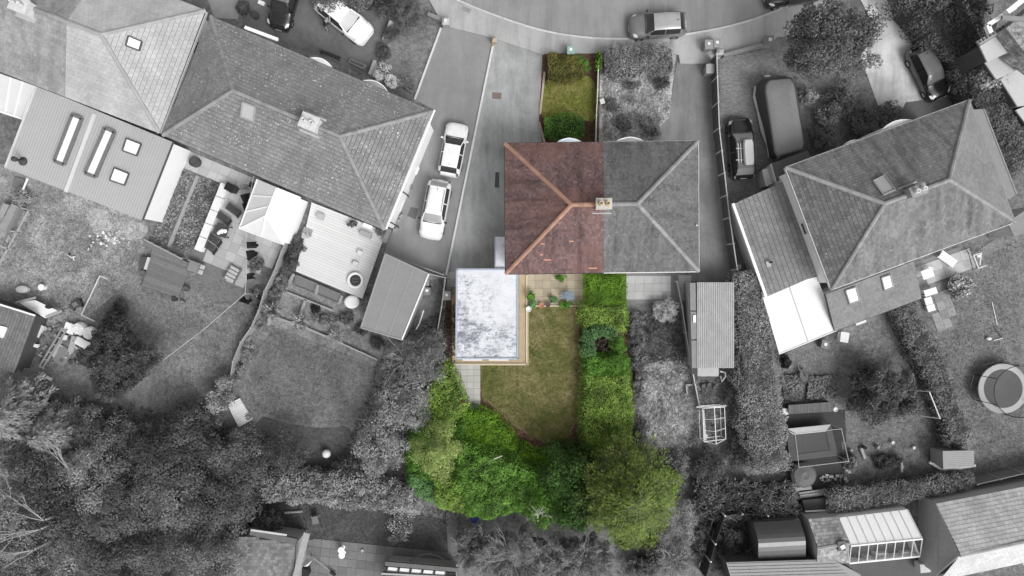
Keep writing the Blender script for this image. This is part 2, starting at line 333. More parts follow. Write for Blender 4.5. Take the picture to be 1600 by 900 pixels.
def hedge(name, label, path, wpx, h, mat, cat='hedge', n=None, size=.13, group=None, bump=.12, core=None, dens=150, asp=.6, spread=.75, top_only=False):
    """a hedge along a photo path read on its top: leaf shell over an added dark core"""
    P = [W(a, b, h) for a, b in path]; k = .05*(H-h)/H; w = wpx*k if not hasattr(wpx, '__len__') else None
    ws = [x*k for x in wpx] if w is None else [w]*len(P); r = root(name, label, cat, Vector((sum(p.x for p in P)/len(P), sum(p.y for p in P)/len(P), 0)), group)
    seg = [(P[i+1]-P[i]).length for i in range(len(P)-1)]; tot = sum(seg); core_m = MB()
    def at(s):
        i = 0
        while i < len(seg)-1 and s > seg[i]: s -= seg[i]; i += 1
        f = max(0, min(1, s/seg[i])); d = (P[i+1]-P[i]).normalized(); return P[i].lerp(P[i+1], f), d, ws[i]*(1-f)+ws[i+1]*f
    ns = max(3, int(tot/.5)); rings = []
    for i in range(ns+1):
        p, d, w_ = at(tot*i/ns); q = Vector((-d.y, d.x, 0)); en = .8 if i in (0, ns) else 1.
        for a, zz in ((-.42, .0), (-.44, .55), (-.36, .9), (0, .95), (.36, .9), (.44, .55), (.42, 0)):
            rings.append((p.x+q.x*a*w_*en*random.uniform(.9, 1.04), p.y+q.y*a*w_*en*random.uniform(.9, 1.04), h*zz*random.uniform(.93, 1.)*(.97 if en == 1 else .85)))
    fs = [(i*7+k_, i*7+k_+1, (i+1)*7+k_+1, (i+1)*7+k_) for i in range(ns) for k_ in range(6)]
    fs += [tuple(range(7)), tuple(range(ns*7, ns*7+7))[::-1]]
    core_m.add(rings, fs).build('dark_core', core or plain('hedge_core', g(.07), .3, 4, .95), r)  # dark hull put inside the leaf shell to block light
    n = n or int(tot*sum(ws)/len(ws)*dens*(1 if top_only else 1.7)); S = RNG.uniform(-.02, 1.02, n)*tot; pts = np.zeros((n, 3)); D = np.zeros((n, 3)); ph = RNG.uniform(0, 9); tt = RNG.random(n); cs = np.concatenate([[0], np.cumsum(seg)]); Sc = np.clip(S, 0, tot-1e-4); ix = np.clip(np.searchsorted(cs, Sc, 'right')-1, 0, len(seg)-1); f = (Sc-cs[ix])/np.array(seg)[ix]
    PA = np.array([tuple(p) for p in P]); dd = unit(PA[1:]-PA[:-1]); d_ = dd[ix]; base = PA[ix]+(PA[ix+1]-PA[ix])*f[:, None]; wsa = np.array(ws); w_ = wsa[ix]*(1-f)+wsa[ix+1]*f; w_ = w_*(1+.10*np.sin(S*1.7+ph*3)+.07*np.sin(S*4.1+ph)); q_ = np.stack([-d_[:, 1], d_[:, 0]], 1)
    top = tt < .66; sg = np.where(RNG.random(n) < .5, 1, -1); a_ = np.where(top, RNG.uniform(-.5, .5, n)+RNG.normal(size=n)*.03, sg*(.5-RNG.random(n)**2*.06)); ex = S-Sc; X = base[:, 0]+q_[:, 0]*a_*w_+d_[:, 0]*ex; Y = base[:, 1]+q_[:, 1]*a_*w_+d_[:, 1]*ex
    lr = max(.22, min(.5, bump*2.2)); nc = int(tot*max(ws)*1.05/(lr*lr)); s2 = RNG.uniform(0, tot-1e-3, nc); i2 = np.clip(np.searchsorted(cs, s2, 'right')-1, 0, len(seg)-1); f2 = (s2-cs[i2])/np.array(seg)[i2]; b2 = PA[i2]+(PA[i2+1]-PA[i2])*f2[:, None]; a2 = RNG.uniform(-.5, .5, nc)*wsa[i2]; C = np.stack([b2[:, 0]-dd[i2][:, 1]*a2, b2[:, 1]+dd[i2][:, 0]*a2, RNG.uniform(.7, 1.25, nc)], 1)
    dz, Dd = domes(X, Y, C, lr, bump*1.8); zt = h*(1-.16*np.minimum(1.2, np.abs(a_)*2)**3)+dz-bump-RNG.random(n)**2*.25; pts = np.stack([X, Y, np.where(top, zt, h*RNG.uniform(.05, .95, n))], 1); D = np.where(top[:, None], Dd, np.stack([q_[:, 0]*sg, q_[:, 1]*sg, np.full(n, .5)], 1))
    np_mesh('foliage', leaves(pts, unit(D), size, asp, spread), 4, mat, r); return r
def shrub(name, label, px, py, rpx, h, mat, ry=None, cat='shrub', group=None, nclump=14, cr=None, per=45, size=.13, asp=.55, spread=.7, core=None, z0=0.):
    """a low bush: twiggy stem, added dark core and leaf clumps"""
    k = .05*(H-h*.6)/H; rx = rpx*k; ryy = (ry or rpx)*k; c = W(px, py, h*.6); b = Vector((c.x, c.y, z0)); r = root(name, label, cat, b, group)
    m_ = MB()
    for i in range(6):
        a = 6.283*i/6+random.uniform(-.4, .4); m_.tube([b, b+Vector((math.cos(a)*rx*.4, math.sin(a)*ryy*.4, h*.4)), b+Vector((math.cos(a)*rx*.7, math.sin(a)*ryy*.7, h*.75))], [.04, .025, .01], 5)
    m_.build('stems', plain('bark', g(.16), .3, 4, .9), r)
    MB().ball((c.x, c.y, z0+h*.38), 1, 12, (rx*.56, ryy*.56, h*.34), .2).build('dark_core', core or plain('hedge_core', g(.07), .3, 4, .95), r, True)  # dark ball added to block light inside the bush
    cr = cr or min(rx, ryy)*.38; per = int(per*1.25); nclump = int(nclump*1.3); L = crown_leaves((c.x, c.y, z0+h*.42), (max(.1, rx-cr*.7), max(.1, ryy-cr*.7), h*.42), nclump, cr, per, size, asp, spread, -.1); np_mesh('foliage', L, 4, mat, r); return r
def plume(name, label, px, py, rpx, zt, mat, nb=60, per=110, size=.24, cat='tree', group=None, droop=.5, tr=None, asp=.18, zr=None, twig=True):
    """feathery tree: limbs fan out from the trunk and carry sprays of narrow leaflets"""
    rad = rpx*.05*(H-zt*.6)/H; c = W(px, py, zt*.7); b = Vector((c.x, c.y, 0)); r = root(name, label, cat, b, group); bk = tr or plain('bark', g(.16), .3, 4, .9)
    MB().tube([b, b+Vector((.1, 0, zt*.5)), b+Vector((0, .1, zt*.95))], [zt*.022, zt*.014, .02], 7).build('trunk', bk, r); lm = MB(); PP = []; TT = []; DD = []
    for i in range(nb):
        a = i*2.39996+random.uniform(-.2, .2); f = ((i+.5)/nb); rr_ = rad*(.25+.75*math.sqrt(f))*random.uniform(.85, 1.1); z1 = zt*(1-.55*f)*random.uniform(.93, 1.05); zs = z1+(.5-.2*f)*droop
        s0 = np.array((b.x, b.y, zs-rr_*.15)); e = np.array((b.x+math.cos(a)*rr_, b.y+math.sin(a)*rr_, z1-droop*.6)); md = (s0+e)/2+np.array((0, 0, droop*.5))
        lm.tube([s0, md, e], [.022, .015, .006], 4); t = np.sort(RNG.uniform(.04, 1.02, per))[:, None]; Q = s0*(1-t)**2+2*md*t*(1-t)+e*t**2; tn = unit((md-s0)*(1-t)+(e-md)*t)
        sd_ = np.cross(tn, [0, 0, 1.]); off = RNG.normal(size=(per, 1))*.5; tw = rr_*.16*np.sin(np.minimum(t, 1)*2.6+.3)
        PP.append(Q+sd_*off*tw*1.6+RNG.normal(size=(per, 3))*.04); TT.append(unit(tn+sd_*off*1.1)); DD.append(np.tile([0, 0, 1.], (per, 1)))
    lm.build('limbs', bk, r); P = np.concatenate(PP); np_mesh('crown', leaves(P, np.concatenate(DD), size, asp, .28, np.concatenate(TT)), 4, mat, r); return r
def twigs(m_, p, d, L, r, depth, rr, up=.1):
    p = Vector(p); d = Vector(d).normalized(); q = p+d*L*.5+Vector((rr.uniform(-1, 1), rr.uniform(-1, 1), rr.uniform(-.5, .5)))*L*.07; e = p+d*L+Vector((0, 0, up*L)); m_.tube([p, q, e], [r, r*.75, r*.45], 5 if r > .02 else 4)
    if depth > 0:
        for i in range(3 if depth > 1 else 3):
            t = rr.uniform(.35, 1.); s0 = p.lerp(e, t); nd = (d+Vector((rr.uniform(-1, 1), rr.uniform(-1, 1), rr.uniform(-.3, .5)))*.75).normalized(); twigs(m_, s0, nd, L*rr.uniform(.45, .7), r*.55, depth-1, rr, up)
def scatter(name, poly, n, z, size, mat, label, cat, asp=.5, hz=.08, parent=None, sparse=0.):
    """blades or fallen leaves over an outline, one mass"""
    P = PW(poly); xs = [p.x for p in P]; ys = [p.y for p in P]; Q = []; P2 = [(p.x, p.y) for p in P]
    while len(Q) < n:
        x, y = RNG.uniform(min(xs), max(xs)), RNG.uniform(min(ys), max(ys))
        if inside(x, y, P2) and (not sparse or math.sin(x*1.3+y*.4)+math.sin(y*1.7-x*.6) > sparse*RNG.normal()): Q.append((x, y, z+RNG.uniform(0, hz*.3)))
    Q = np.array(Q); D = np.tile([0, 0, 1.], (n, 1)); o = np_mesh(name, leaves(Q, D, size, asp, 1., np.tile([0, 0, hz*4], (n, 1))), 4, mat, parent); return tag(o, label, cat, kind='stuff')
def tarmac(name, cols, scale, dark=.82, light=1.1):
    if name in MATS: return MATS[name]
    a = N(name); c = a.ramp(a.noise(scale, 6, .65, dist=.5), cols, .36, .64)
    mp = a.n('ShaderNodeMapping'); mp.inputs['Scale'].default_value = (1.2, .16, 1); mp.inputs['Rotation'].default_value = (0, 0, .22); a.l(a.pos.outputs['Position'], mp.inputs[0])
    c = a.mix(1., c, a.ramp(a.noise(.9, 6, .7, mp.outputs[0]), [g(dark), g(1.), g(light)], .34, .68), 'MULTIPLY')
    c = a.mix(1., c, a.ramp(a.noise(26, 3, .8), [g(.82), g(1.), g(1.16)], .3, .7), 'MULTIPLY'); sp = a.noise(2.3, 6, .8); c = a.mix(a.ramp(sp, [g(0), g(.55)], .68, .76), c, sc(cols[0], .6)); c = a.mix(a.ramp(a.noise(4.1, 5, .8), [g(0), g(.5)], .70, .76), c, sc(cols[-1], 1.35))
    vo = a.n('ShaderNodeTexVoronoi', feature='DISTANCE_TO_EDGE'); vo.inputs['Scale'].default_value = .28; n_ = a.n('ShaderNodeTexNoise'); n_.inputs['Scale'].default_value = 1.6; n_.inputs['Detail'].default_value = 6; a.l(a.pos.outputs['Position'], n_.inputs['Vector']); vm = a.n('ShaderNodeVectorMath', operation='ADD'); a.l(a.pos.outputs['Position'], vm.inputs[0]); a.l(n_.outputs['Color'], vm.inputs[1]); a.l(vm.outputs[0], vo.inputs['Vector'])
    c = a.mix(a.ramp(vo.outputs['Distance'], [g(.14), g(0)], .003, .01), c, sc(cols[0], .55))
    a.bump(a.noise(30, 2), .004); MATS[name] = a.fin(c, .92, .15); return MATS[name]
# ================================================================== the setting: ground, road, drives, lawns
m_soil = ground_mat('soil_grey', [g(.09), g(.17), g(.25)], .7, 10, .04)
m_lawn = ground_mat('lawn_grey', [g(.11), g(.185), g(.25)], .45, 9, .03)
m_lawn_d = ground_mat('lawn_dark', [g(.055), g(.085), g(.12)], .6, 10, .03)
m_meadow = ground_mat('meadow_grey', [g(.33), g(.46), g(.56)], .6, 8, .05)
m_road = tarmac('road_asphalt', [g(.235), g(.26), g(.285)], .18)
m_pave = tarmac('pavement_tarmac', [g(.33), g(.37), g(.41)], .25)
m_drive = tarmac('drive_tarmac', [g(.225), g(.25), g(.27)], .3, .9)
m_drive_r = tarmac('drive_tarmac_worn', [g(.17), g(.21), g(.25)], .3, .8)
m_conc = tarmac('concrete_pale', [g(.48), g(.6), g(.68)], .5, .75)
m_cdrive = tarmac('concrete_drive', [(.25,.255,.255), (.335,.34,.34), (.41,.42,.43)], .22, .75)
m_block = plain('block_paving_bed', g(.13), .25, 2)
m_clawn = ground_mat('lawn_olive', [(.06,.085,.02), (.12,.125,.042), (.19,.17,.078), (.27,.235,.125)], .3, 9, .03)
m_clawn2 = ground_mat('front_lawn_green', [(.10,.13,.02), (.18,.19,.05), (.26,.22,.10)], .8, 9, .03)
m_mulch = ground_mat('brown_soil', [(.045,.03,.02), (.10,.065,.045), (.17,.115,.08)], 1.2, 9, .04)
b = MB(); b.face((-420, -420, -.02), (420, -420, -.02), (420, 420, -.02), (-420, 420, -.02)); tag(b.build('ground', m_soil), kind='structure')
KERB = smooth_poly([(640,-40),(690,-12),(730,8),(790,31),(850,50),(915,60),(975,62),(1040,59),(1100,50),(1160,37),(1215,17),(1290,-20)], 2, False)
sheet('road', [(600,-260)]+[(-400,-260)][:0]+[(640,-40)]+KERB[1:]+[(1330,-260)], .0, m_road)
sheet('pavement', KERB+[(1290,60),(1215,58),(1200,72),(1128,88),(1112,100),(1062,100),(1060,86),(938,84),(856,84),(848,86),(770,60),(692,40),(660,-20)], .1, m_pave, z0=-.02)
pav = bpy.data.objects['pavement']
km = plain('kerb_stone', g(.55), .2, 5, .8, rnd=.15); src = None                    # kerb stones laid along the curve
KP = PW(KERB); acc = 0.; L_ = .9; pts = [KP[0]]
for i in range(len(KP)-1):
    d = KP[i+1]-KP[i]; s = L_-acc
    while s <= d.length: pts.append(KP[i]+d.normalized()*s); s += L_
    acc = d.length-(s-L_)
for i in range(len(pts)-1):
    c = (pts[i]+pts[i+1])/2; a = pts[i+1]-pts[i]
    if src is None: src = MB().box((0, 0, .055), (L_-.02, .14, .13)).build('kerb_stone', km, pav, local=True); o = src
    else: o = inst(src, (0, 0, 0), pav)
    o.location = Vector((c.x, c.y, 0))-origin(pav); o.rotation_euler = (0, 0, math.atan2(a.y, a.x))
sheet('left_driveway', [(692,40),(771,60),(766,90),(698,434),(655,440),(600,398),(640,250),(680,172),(648,156)], .012, m_drive)
sheet('concrete_driveway', [(771,60),(850,84),(850,112),(843,192),(852,226),(800,230),(800,440),(696,440)], .008, m_cdrive)
sheet('right_driveway', [(1058,98),(1112,98),(1118,200),(1140,440),(1075,440),(1075,222),(1000,224),(1030,200),(1046,180),(1052,130)], .012, m_drive_r)
sheet('front_garden_soil', [(848,80),(936,80),(934,228),(848,228),(842,192)], .016, m_mulch)
sheet('front_lawn', [(850,116),(918,116),(932,130),(930,195),(914,186),(850,188),(845,176)], .024, m_clawn2, True)
sheet('neighbour_front_garden', [(938,70),(1058,70),(1050,140),(1046,182),(1010,222),(936,224)], .016, m_meadow)
sheet('block_paved_driveway', [(1124,92),(1200,76),(1222,118),(1200,135),(1215,250),(1225,280),(1150,330),(1140,440),(1130,330)], .008, m_block)
sheet('concrete_forecourt', [(1345,-60),(1385,0),(1440,72),(1480,150),(1430,175),(1372,165),(1345,90),(1365,40),(1340,-10)], .012, m_conc)
sheet('house_apron', [(1415,160),(1500,148),(1505,175),(1400,190)], .02, plain('apron', g(.13), .2, 2))
sheet('shrub_bed', [(1222,118),(1350,95),(1400,185),(1330,225),(1225,270)], .006, m_soil)
sheet('front_yard', [(372,-40),(660,-40),(640,20),(600,80),(640,160),(560,110),(380,45)], .008, ground_mat('yard_tarmac', [g(.1), g(.15), g(.19)], .5, 16, .01, fv=.2))
sheet('verge_lawn', [(600,75),(640,35),(690,42),(648,156),(590,120)], .016, m_lawn)
sheet('passage', [(325,0),(380,-30),(372,30),(335,28)], .012, plain('passage_conc', g(.3), .2, 2))
# ---- left gardens
sheet('far_left_garden', [(-40,250),(40,262),(225,345),(235,365),(215,420),(200,470),(150,545),(60,500),(-40,480)], .006, ground_mat('rough_lawn', [g(.13), g(.25), g(.42)], .4, 8, .04))
sheet('trodden_bare_patch', [(133,318),(205,345),(236,352),(222,378),(150,372),(136,345)], .012, ground_mat('bare_earth', [g(.22), g(.36), g(.46)], .8, 10, .03), True)
sheet('long_lawn', [(215,420),(300,420),(372,405),(392,450),(395,520),(340,610),(330,700),(225,720),(110,680),(70,600),(100,530),(190,450)], .008, m_lawn, True)
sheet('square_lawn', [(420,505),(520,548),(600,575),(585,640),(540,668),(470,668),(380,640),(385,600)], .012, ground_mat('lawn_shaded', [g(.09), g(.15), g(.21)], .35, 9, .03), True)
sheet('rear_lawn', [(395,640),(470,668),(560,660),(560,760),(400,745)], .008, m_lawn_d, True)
sheet('patio_base', [(270,228),(480,310),(470,330),(440,380),(372,470),(330,470),(300,400),(240,370)], .01, plain('patio_bed', g(.17), .25, 2))
sheet('terrace_gravel', [(455,425),(565,470),(560,512),(470,520),(415,505)], .014, ground_mat('gravel_grey', [g(.17), g(.23), g(.3)], 1, 7, .05))
sheet('side_passage', [(600,395),(700,432),(712,440),(712,575),(690,560),(640,540),(680,440)], .004, m_soil)
# ---- middle garden
sheet('rear_garden_soil', [(700,425),(985,425),(990,700),(910,720),(700,700),(690,560)], .006, m_mulch)
sheet('rear_lawn_olive', [(824,478),(900,480),(909,560),(906,650),(884,690),(850,692),(806,668),(778,642),(753,620),(751,569),(824,569)], .014, m_clawn)
sheet('concrete_path', [(705,425),(713,425),(713,561),(811,561),(811,428),(826,428),(826,571),(707,571)], .02, plain('path_concrete', (.40,.32,.21), .22, 2.5, .85, bump=.004), z0=-.02)
# ---- right gardens
sheet('neighbour_lawn', [(975,465),(1070,465),(1092,560),(1100,725),(988,725),(984,560)], .008, m_lawn)
sheet('neighbour_meadow', [(992,575),(1040,560),(1075,580),(1086,620),(1080,690),(1040,705),(1010,690),(998,640)], .014, m_meadow, True)
sheet('vegetable_plot', [(1070,470),(1160,440),(1170,700),(1100,720),(1085,560)], .006, m_soil)
sheet('right_lawn', [(1222,555),(1300,512),(1410,478),(1440,560),(1500,700),(1320,745),(1315,660),(1225,640)], .008, m_lawn)
sheet('far_right_lawn', [(1405,470),(1600,345),(1680,330),(1680,760),(1525,745),(1500,660)], .006, m_lawn)
sheet('terrace_beds', [(1225,640),(1320,640),(1325,760),(1235,770)], .012, plain('dark_decking', g(.045), .3, 3))
sheet('plot_soil', [(1315,690),(1455,690),(1455,745),(1320,750)], .014, ground_mat('plot_grey', [g(.07), g(.15), g(.22)], 1.4, 9, .04))
# ---- bottom
sheet('dark_strip_lawn', [(405,775),(580,790),(712,815),(705,865),(480,845),(395,830)], .008, m_lawn_d)  # lawn in the darker grass colour
sheet('paved_terrace', [(470,842),(720,868),(730,930),(440,930)], .01, plain('patio_bed', g(.17), .25, 2))
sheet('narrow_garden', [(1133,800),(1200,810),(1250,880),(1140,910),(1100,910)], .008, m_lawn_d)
sheet('courtyard', [(1300,870),(1480,840),(1500,930),(1300,930)], .008, plain('courtyard_tar', g(.09), .2, 1))
# grass blades standing on the lawns (one uncountable mass each)
gb = leaf_mat('grass_blade_grey', [g(.06), g(.11), g(.17)], .8); gbm = leaf_mat('grass_blade_pale', [g(.18), g(.30), g(.42)], .8); gbo = leaf_mat('grass_blade_olive', [(.05,.055,.016), (.10,.09,.04), (.14,.12,.06)], .8)
for nm, poly, n, mt, lab in (('lawn_grass', [(425,510),(520,552),(590,575),(580,640),(540,662),(470,662),(390,640),(388,600)], 9000, gb, 'short mown grass of the square lawn behind the pale deck'),
    ('lawn_grass', [(225,430),(300,425),(368,410),(388,450),(390,520),(335,605),(300,660),(230,665),(240,560),(205,480)], 9000, gb, 'rough grass of the long lawn right of the round dark tree'),
    ('lawn_grass', [(10,280),(220,345),(210,420),(195,470),(150,535),(60,490),(10,440)], 9000, gb, 'uneven grass in the garden below the big grey extension roof'),
    ('lawn_grass', [(826,480),(898,482),(907,560),(904,650),(882,688),(850,690),(806,664),(778,640),(755,618),(753,571),(826,571)], 8000, gbo, 'olive brown mown grass of the coloured back lawn'),
    ('meadow_grass', [(990,555),(1078,560),(1092,620),(1090,690),(1040,712),(1000,690)], 8000, gbm, 'tall pale dry grass in the lower garden left of the bare greenhouse'), ('meadow_grass', [(978,490),(1066,482),(1080,560),(988,570)], 5000, gb, 'darker rough grass around the silvery bush left of the corrugated shed'),
    ('meadow_grass', [(942,118),(1046,118),(1046,180),(1010,215),(942,220)], 7000, gbm, 'pale overgrown grass in the grey front garden'),
    ('lawn_grass', [(1250,550),(1405,485),(1435,560),(1490,690),(1320,720),(1318,650)], 9000, gb, 'mottled grass around the large feathery bush'),
    ('lawn_grass', [(1430,480),(1590,370),(1600,740),(1530,740),(1500,640)], 12000, gb, 'grass of the garden with the round trampoline'),
    ('lawn_grass', [(410,780),(700,815),(700,860),(480,842)], 5000, leaf_mat('grass_dark', [g(.04), g(.08), g(.12)]), 'dark grass strip above the paved terrace at the bottom'),
    ('lawn_grass', [(852,122),(912,124),(924,150),(912,180),(850,182)], 2500, leaf_mat('grass_blade_green', [(.06,.08,.015), (.12,.12,.03), (.17,.15,.06)]), 'small green front lawn between the two clipped hedges')):
    scatter(nm, poly, n, .012, .11 if nm == 'lawn_grass' else .24, mt, lab, 'grass', .3, .05 if nm == 'lawn_grass' else .14)
ll = leaf_mat('fallen_leaf', [(.10,.05,.04), (.2,.10,.08), (.36,.22,.17)], 2)
scatter('leaf_litter', [(905,560),(912,600),(910,690),(880,706),(840,702),(800,682),(776,655),(752,634),(780,640),(806,666),(850,686),(884,684),(902,650)], 1500, .02, .1, ll, 'fallen brown leaves along the curved lower edge of the lawn', 'leaves', .6, .03)
scatter('leaf_litter', [(897,482),(908,482),(911,600),(900,600)], 250, .02, .1, ll, 'fallen brown leaves between the lawn and the right hand hedge', 'leaves', .6, .03)
# block paving, drawn course by course in the material's scale, laid as real blocks where the drive is nearest
bm_ = plain('paving_block', g(.2), .25, 6, .8, rnd=.35)
blk = bpy.data.objects['block_paved_driveway']
mm = MB(); rr = random.Random(3); P2 = [(p.x, p.y) for p in PW([(1124,92),(1200,76),(1222,118),(1200,135),(1215,250),(1225,280),(1150,330),(1140,430),(1130,330)])]
y = P2[-2][1]-1
for j in range(180):
    yy = 19-j*.105
    for i in range(60):
        x = 15.5+i*.21+(.105 if j % 2 else 0)
        if inside(x, yy, P2): mm.box((x, yy, .01+rr.uniform(-.002, .002)), (.2, .095, .016))
a = N('paving_block_mass'); c = a.ramp(a.pos.outputs['Random Per Island'], [g(.2), g(.25), g(.3)], 0, 1); c = a.mix(1., c, a.ramp(a.noise(.5, 4), [g(.7), g(1.1)], .3, .7), 'MULTIPLY')
mm.build('paving_blocks', a.fin(c, .85, .2), blk, kind='stuff')
# ================================================================== buildings
m_white = plain('white_render', g(.8), .06, 1.5, .7); m_fascia = plain('white_fascia', g(.82), .04, 3, .45); m_wallg = plain('grey_render', g(.4), .12, 1.5, .85)
m_gut = plain('black_gutter', g(.03), .2, 4, .5); m_frame = plain('frame_dark', g(.09), .15, 5, .5); m_pane = glass('window_glass', g(.06)); m_bright = glass('sky_glass', g(.86), .12, .5)
m_brick = plain('brick_grey', g(.22), .3, 6, .9); m_lead = plain('lead_flashing', g(.42), .15, 4, .5); m_pot = plain('chimney_pot', g(.6), .2, 6)
T_LICH = tile_mat('tiles_lichen', [g(.20), g(.225), g(.25)], .098, .7, .15); T_PALE = tile_mat('tiles_pale', [g(.40), g(.43), g(.46)], 0, 0, .05); T_DARKL = tile_mat('tiles_weathered', [g(.25), g(.285), g(.32)], .05, 0, .18)
T_RED = tile_mat('tiles_red', [(.12,.078,.08), (.155,.10,.10), (.20,.135,.13)], .03, .3, .45, lc=(.45,.34,.33), tint=(.19,.108,.095)); T_GREY = tile_mat('tiles_plain_grey', [g(.125), g(.148), g(.175)], .02, .25, .4)
T_RH = tile_mat('tiles_interlocking', [g(.16), g(.19), g(.22)], .02, .25, .4); T_EXT = tile_mat('tiles_extension', [g(.21), g(.235), g(.26)], 0, 0, .05)
R_LICH = plain('ridge_lichen', g(.29), .3, 6, .85, rnd=.25); R_PALE = plain('ridge_pale', g(.36), .12, 6, .85, rnd=.15); R_RED = plain('ridge_red', (.43,.25,.185), .25, 7, .85, rnd=.25); R_GREY = plain('ridge_grey', g(.31), .25, 7, .85, rnd=.25)
def tile_slope(mb, poly, w, gg, th=.03, lap=.94):
    poly = [Vector(p) for p in poly]; n = (poly[1]-poly[0]).cross(poly[2]-poly[0]).normalized()
    if n.z < 0: n = -n
    u = Vector((-n.y, n.x, 0)).normalized() if abs(n.z) < .9999 else Vector((1, 0, 0)); v = n.cross(u); o = poly[0]
    P = [((p-o).dot(u), (p-o).dot(v)) for p in poly]; v0 = min(p[1] for p in P); v1 = max(p[1] for p in P); j = 0; y = v0; k = len(P)
    while y < v1-.02:
        y1 = min(y+gg*lap, v1); ym = min((y+y1)/2, v1-.001); xs = []  # courses stop short, baring dark felt that stands for tile shadow lines
        for i in range(k):
            a, b = P[i], P[(i+1) % k]
            if (a[1] > ym) != (b[1] > ym): xs.append(a[0]+(b[0]-a[0])*(ym-a[1])/(b[1]-a[1]))
        if len(xs) >= 2:
            xa, xb = min(xs), max(xs); x = math.floor(xa/w)*w-(w/2 if j % 2 else 0)
            while x < xb:
                a, b = max(x, xa)+w*.018, min(x+w, xb)-w*.018
                if b-a > .02:
                    t = th*random.uniform(.8, 1.25); q = [o+u*a+v*y+n*t, o+u*b+v*y+n*(t*random.uniform(.85, 1.1)), o+u*b+v*y1+n*th*.15, o+u*a+v*y1+n*th*.15, o+u*a+v*y-n*.02, o+u*b+v*y-n*.02]
                    mb.add(q, [(0,1,2,3), (4,5,1,0), (4,0,3), (1,5,2)])
                x += w
        y += gg; j += 1
    return mb
def regular(E, R):
    """true a traced hip roof: opposite eaves parallel, ridge along them"""
    V = lambda p: Vector((p[0], p[1])); e = [V(p) for p in E]; c = sum(e, Vector((0, 0)))/4; u = ((e[1]-e[0])+(e[2]-e[3]))/2; v = ((e[3]-e[0])+(e[2]-e[1]))/2
    E2 = [tuple(c-u/2-v/2), tuple(c+u/2-v/2), tuple(c+u/2+v/2), tuple(c-u/2+v/2)]; m_ = (V(R[0])+V(R[1]))/2; d = u.normalized()*(V(R[1])-V(R[0])).length/2; return E2, [tuple(m_-d), tuple(m_+d)]
RT = {}
def ridge_run(parent, p0, p1, mat, L=.42, w=.31, h=.12, name='ridge_tile', lift=.0):
    """overlapping ridge or hip tiles set one by one"""
    p0, p1 = Vector(p0), Vector(p1); d = p1-p0; n = max(1, round(d.length/L)); key = (mat.name, round(w, 2))
    for i in range(n):
        if key not in RT:
            m_ = MB(); cs = [(-w/2, -h), (-w*.36, h*.1), (0, h*.5), (w*.36, h*.1), (w/2, -h)]; a = [(-L/2*1.05, y, z) for y, z in cs]; b_ = [(L/2*1.05, y, z*.9+.012) for y, z in cs]; m_.add(a+b_, [(k, k+1, k+6, k+5) for k in range(4)]+[(4,3,2,1,0), (5,6,7,8,9)]); o = m_.build(name, mat, parent, local=True); RT[key] = o
        else: o = inst(RT[key], (0, 0, 0), parent)
        c = p0.lerp(p1, (i+.5)/n)+Vector((0, 0, .05+lift)); o.location = c-origin(parent)
        o.rotation_euler = (random.uniform(-.05, .05), -math.atan2(d.z, math.hypot(d.x, d.y)), math.atan2(d.y, d.x)+random.uniform(-.02, .02))
def inset(P, d):
    c = sum((Vector(p) for p in P), Vector((0, 0, 0)))/len(P); out = []; n = len(P)
    for i in range(n):
        a, b, e = Vector(P[i-1]), Vector(P[i]), Vector(P[(i+1) % n]); u = (a-b).normalized(); v = (e-b).normalized(); s = abs(u.cross(v).z) or 1; out.append(b+(u+v)*(d/s))
    return out
def gutter(parent, pts, mat=None, r=.055):
    for i in range(len(pts)-1): MB().tube([pts[i]+Vector((0, 0, -.07)), pts[i+1]+Vector((0, 0, -.07))], r, 6).build('gutter', mat or m_gut, parent)
def windows(parent, a, b, z0, z1, n, w, out, frame=None, door=False):
    """n windows along the wall from a to b (its face), looking towards out"""
    a, b, out = Vector(a), Vector(b), Vector(out).normalized(); d = (b-a).normalized()
    for i in range(n):
        c = a.lerp(b, (i+.5)/n)+out*.02; m_ = MB()
        for s in (-1, 1): m_.bar(c+d*s*w/2+Vector((0, 0, z0-c.z)), c+d*s*w/2+Vector((0, 0, z1-c.z)), .08, .08)
        for z in (z0, z1, (z0+z1)/2): m_.bar(c-d*w/2+Vector((0, 0, z-c.z)), c+d*w/2+Vector((0, 0, z-c.z)), .08, .08)
        f = m_.build('window', frame or m_fascia, parent); p = MB(); q = c-out*.01
        p.face(q-d*w/2+Vector((0, 0, z0-c.z)), q+d*w/2+Vector((0, 0, z0-c.z)), q+d*w/2+Vector((0, 0, z1-c.z)), q-d*w/2+Vector((0, 0, z1-c.z))); p.build('pane', m_pane, f)
def chimney(parent, px, py, z0, z1, sx, sy, rz, pots, mat, potmat=None, flash=True):
    c = W(px, py, z1); m_ = MB(); m_.box((c.x, c.y, (z0+z1)/2), (sx, sy, z1-z0), rz); m_.box((c.x, c.y, z1-.08), (sx+.12, sy+.12, .12), rz); s = m_.build('chimney_stack', mat, parent)
    for i in range(pots):
        t = (i-(pots-1)/2)*sx*.48; q = MB().lathe((c.x+math.cos(rz)*t, c.y+math.sin(rz)*t, z1), [(.15, 0), (.17, .05), (.13, .3), (.15, .36), (.11, .36), (.09, .1)], 12).build('chimney_pot', potmat or m_pot, s, True)
    if flash:
        f = MB(); f.box((c.x, c.y, z0+.38), (sx+.34, sy+.5, .05), rz); f.build('lead_flashing', m_lead, s)
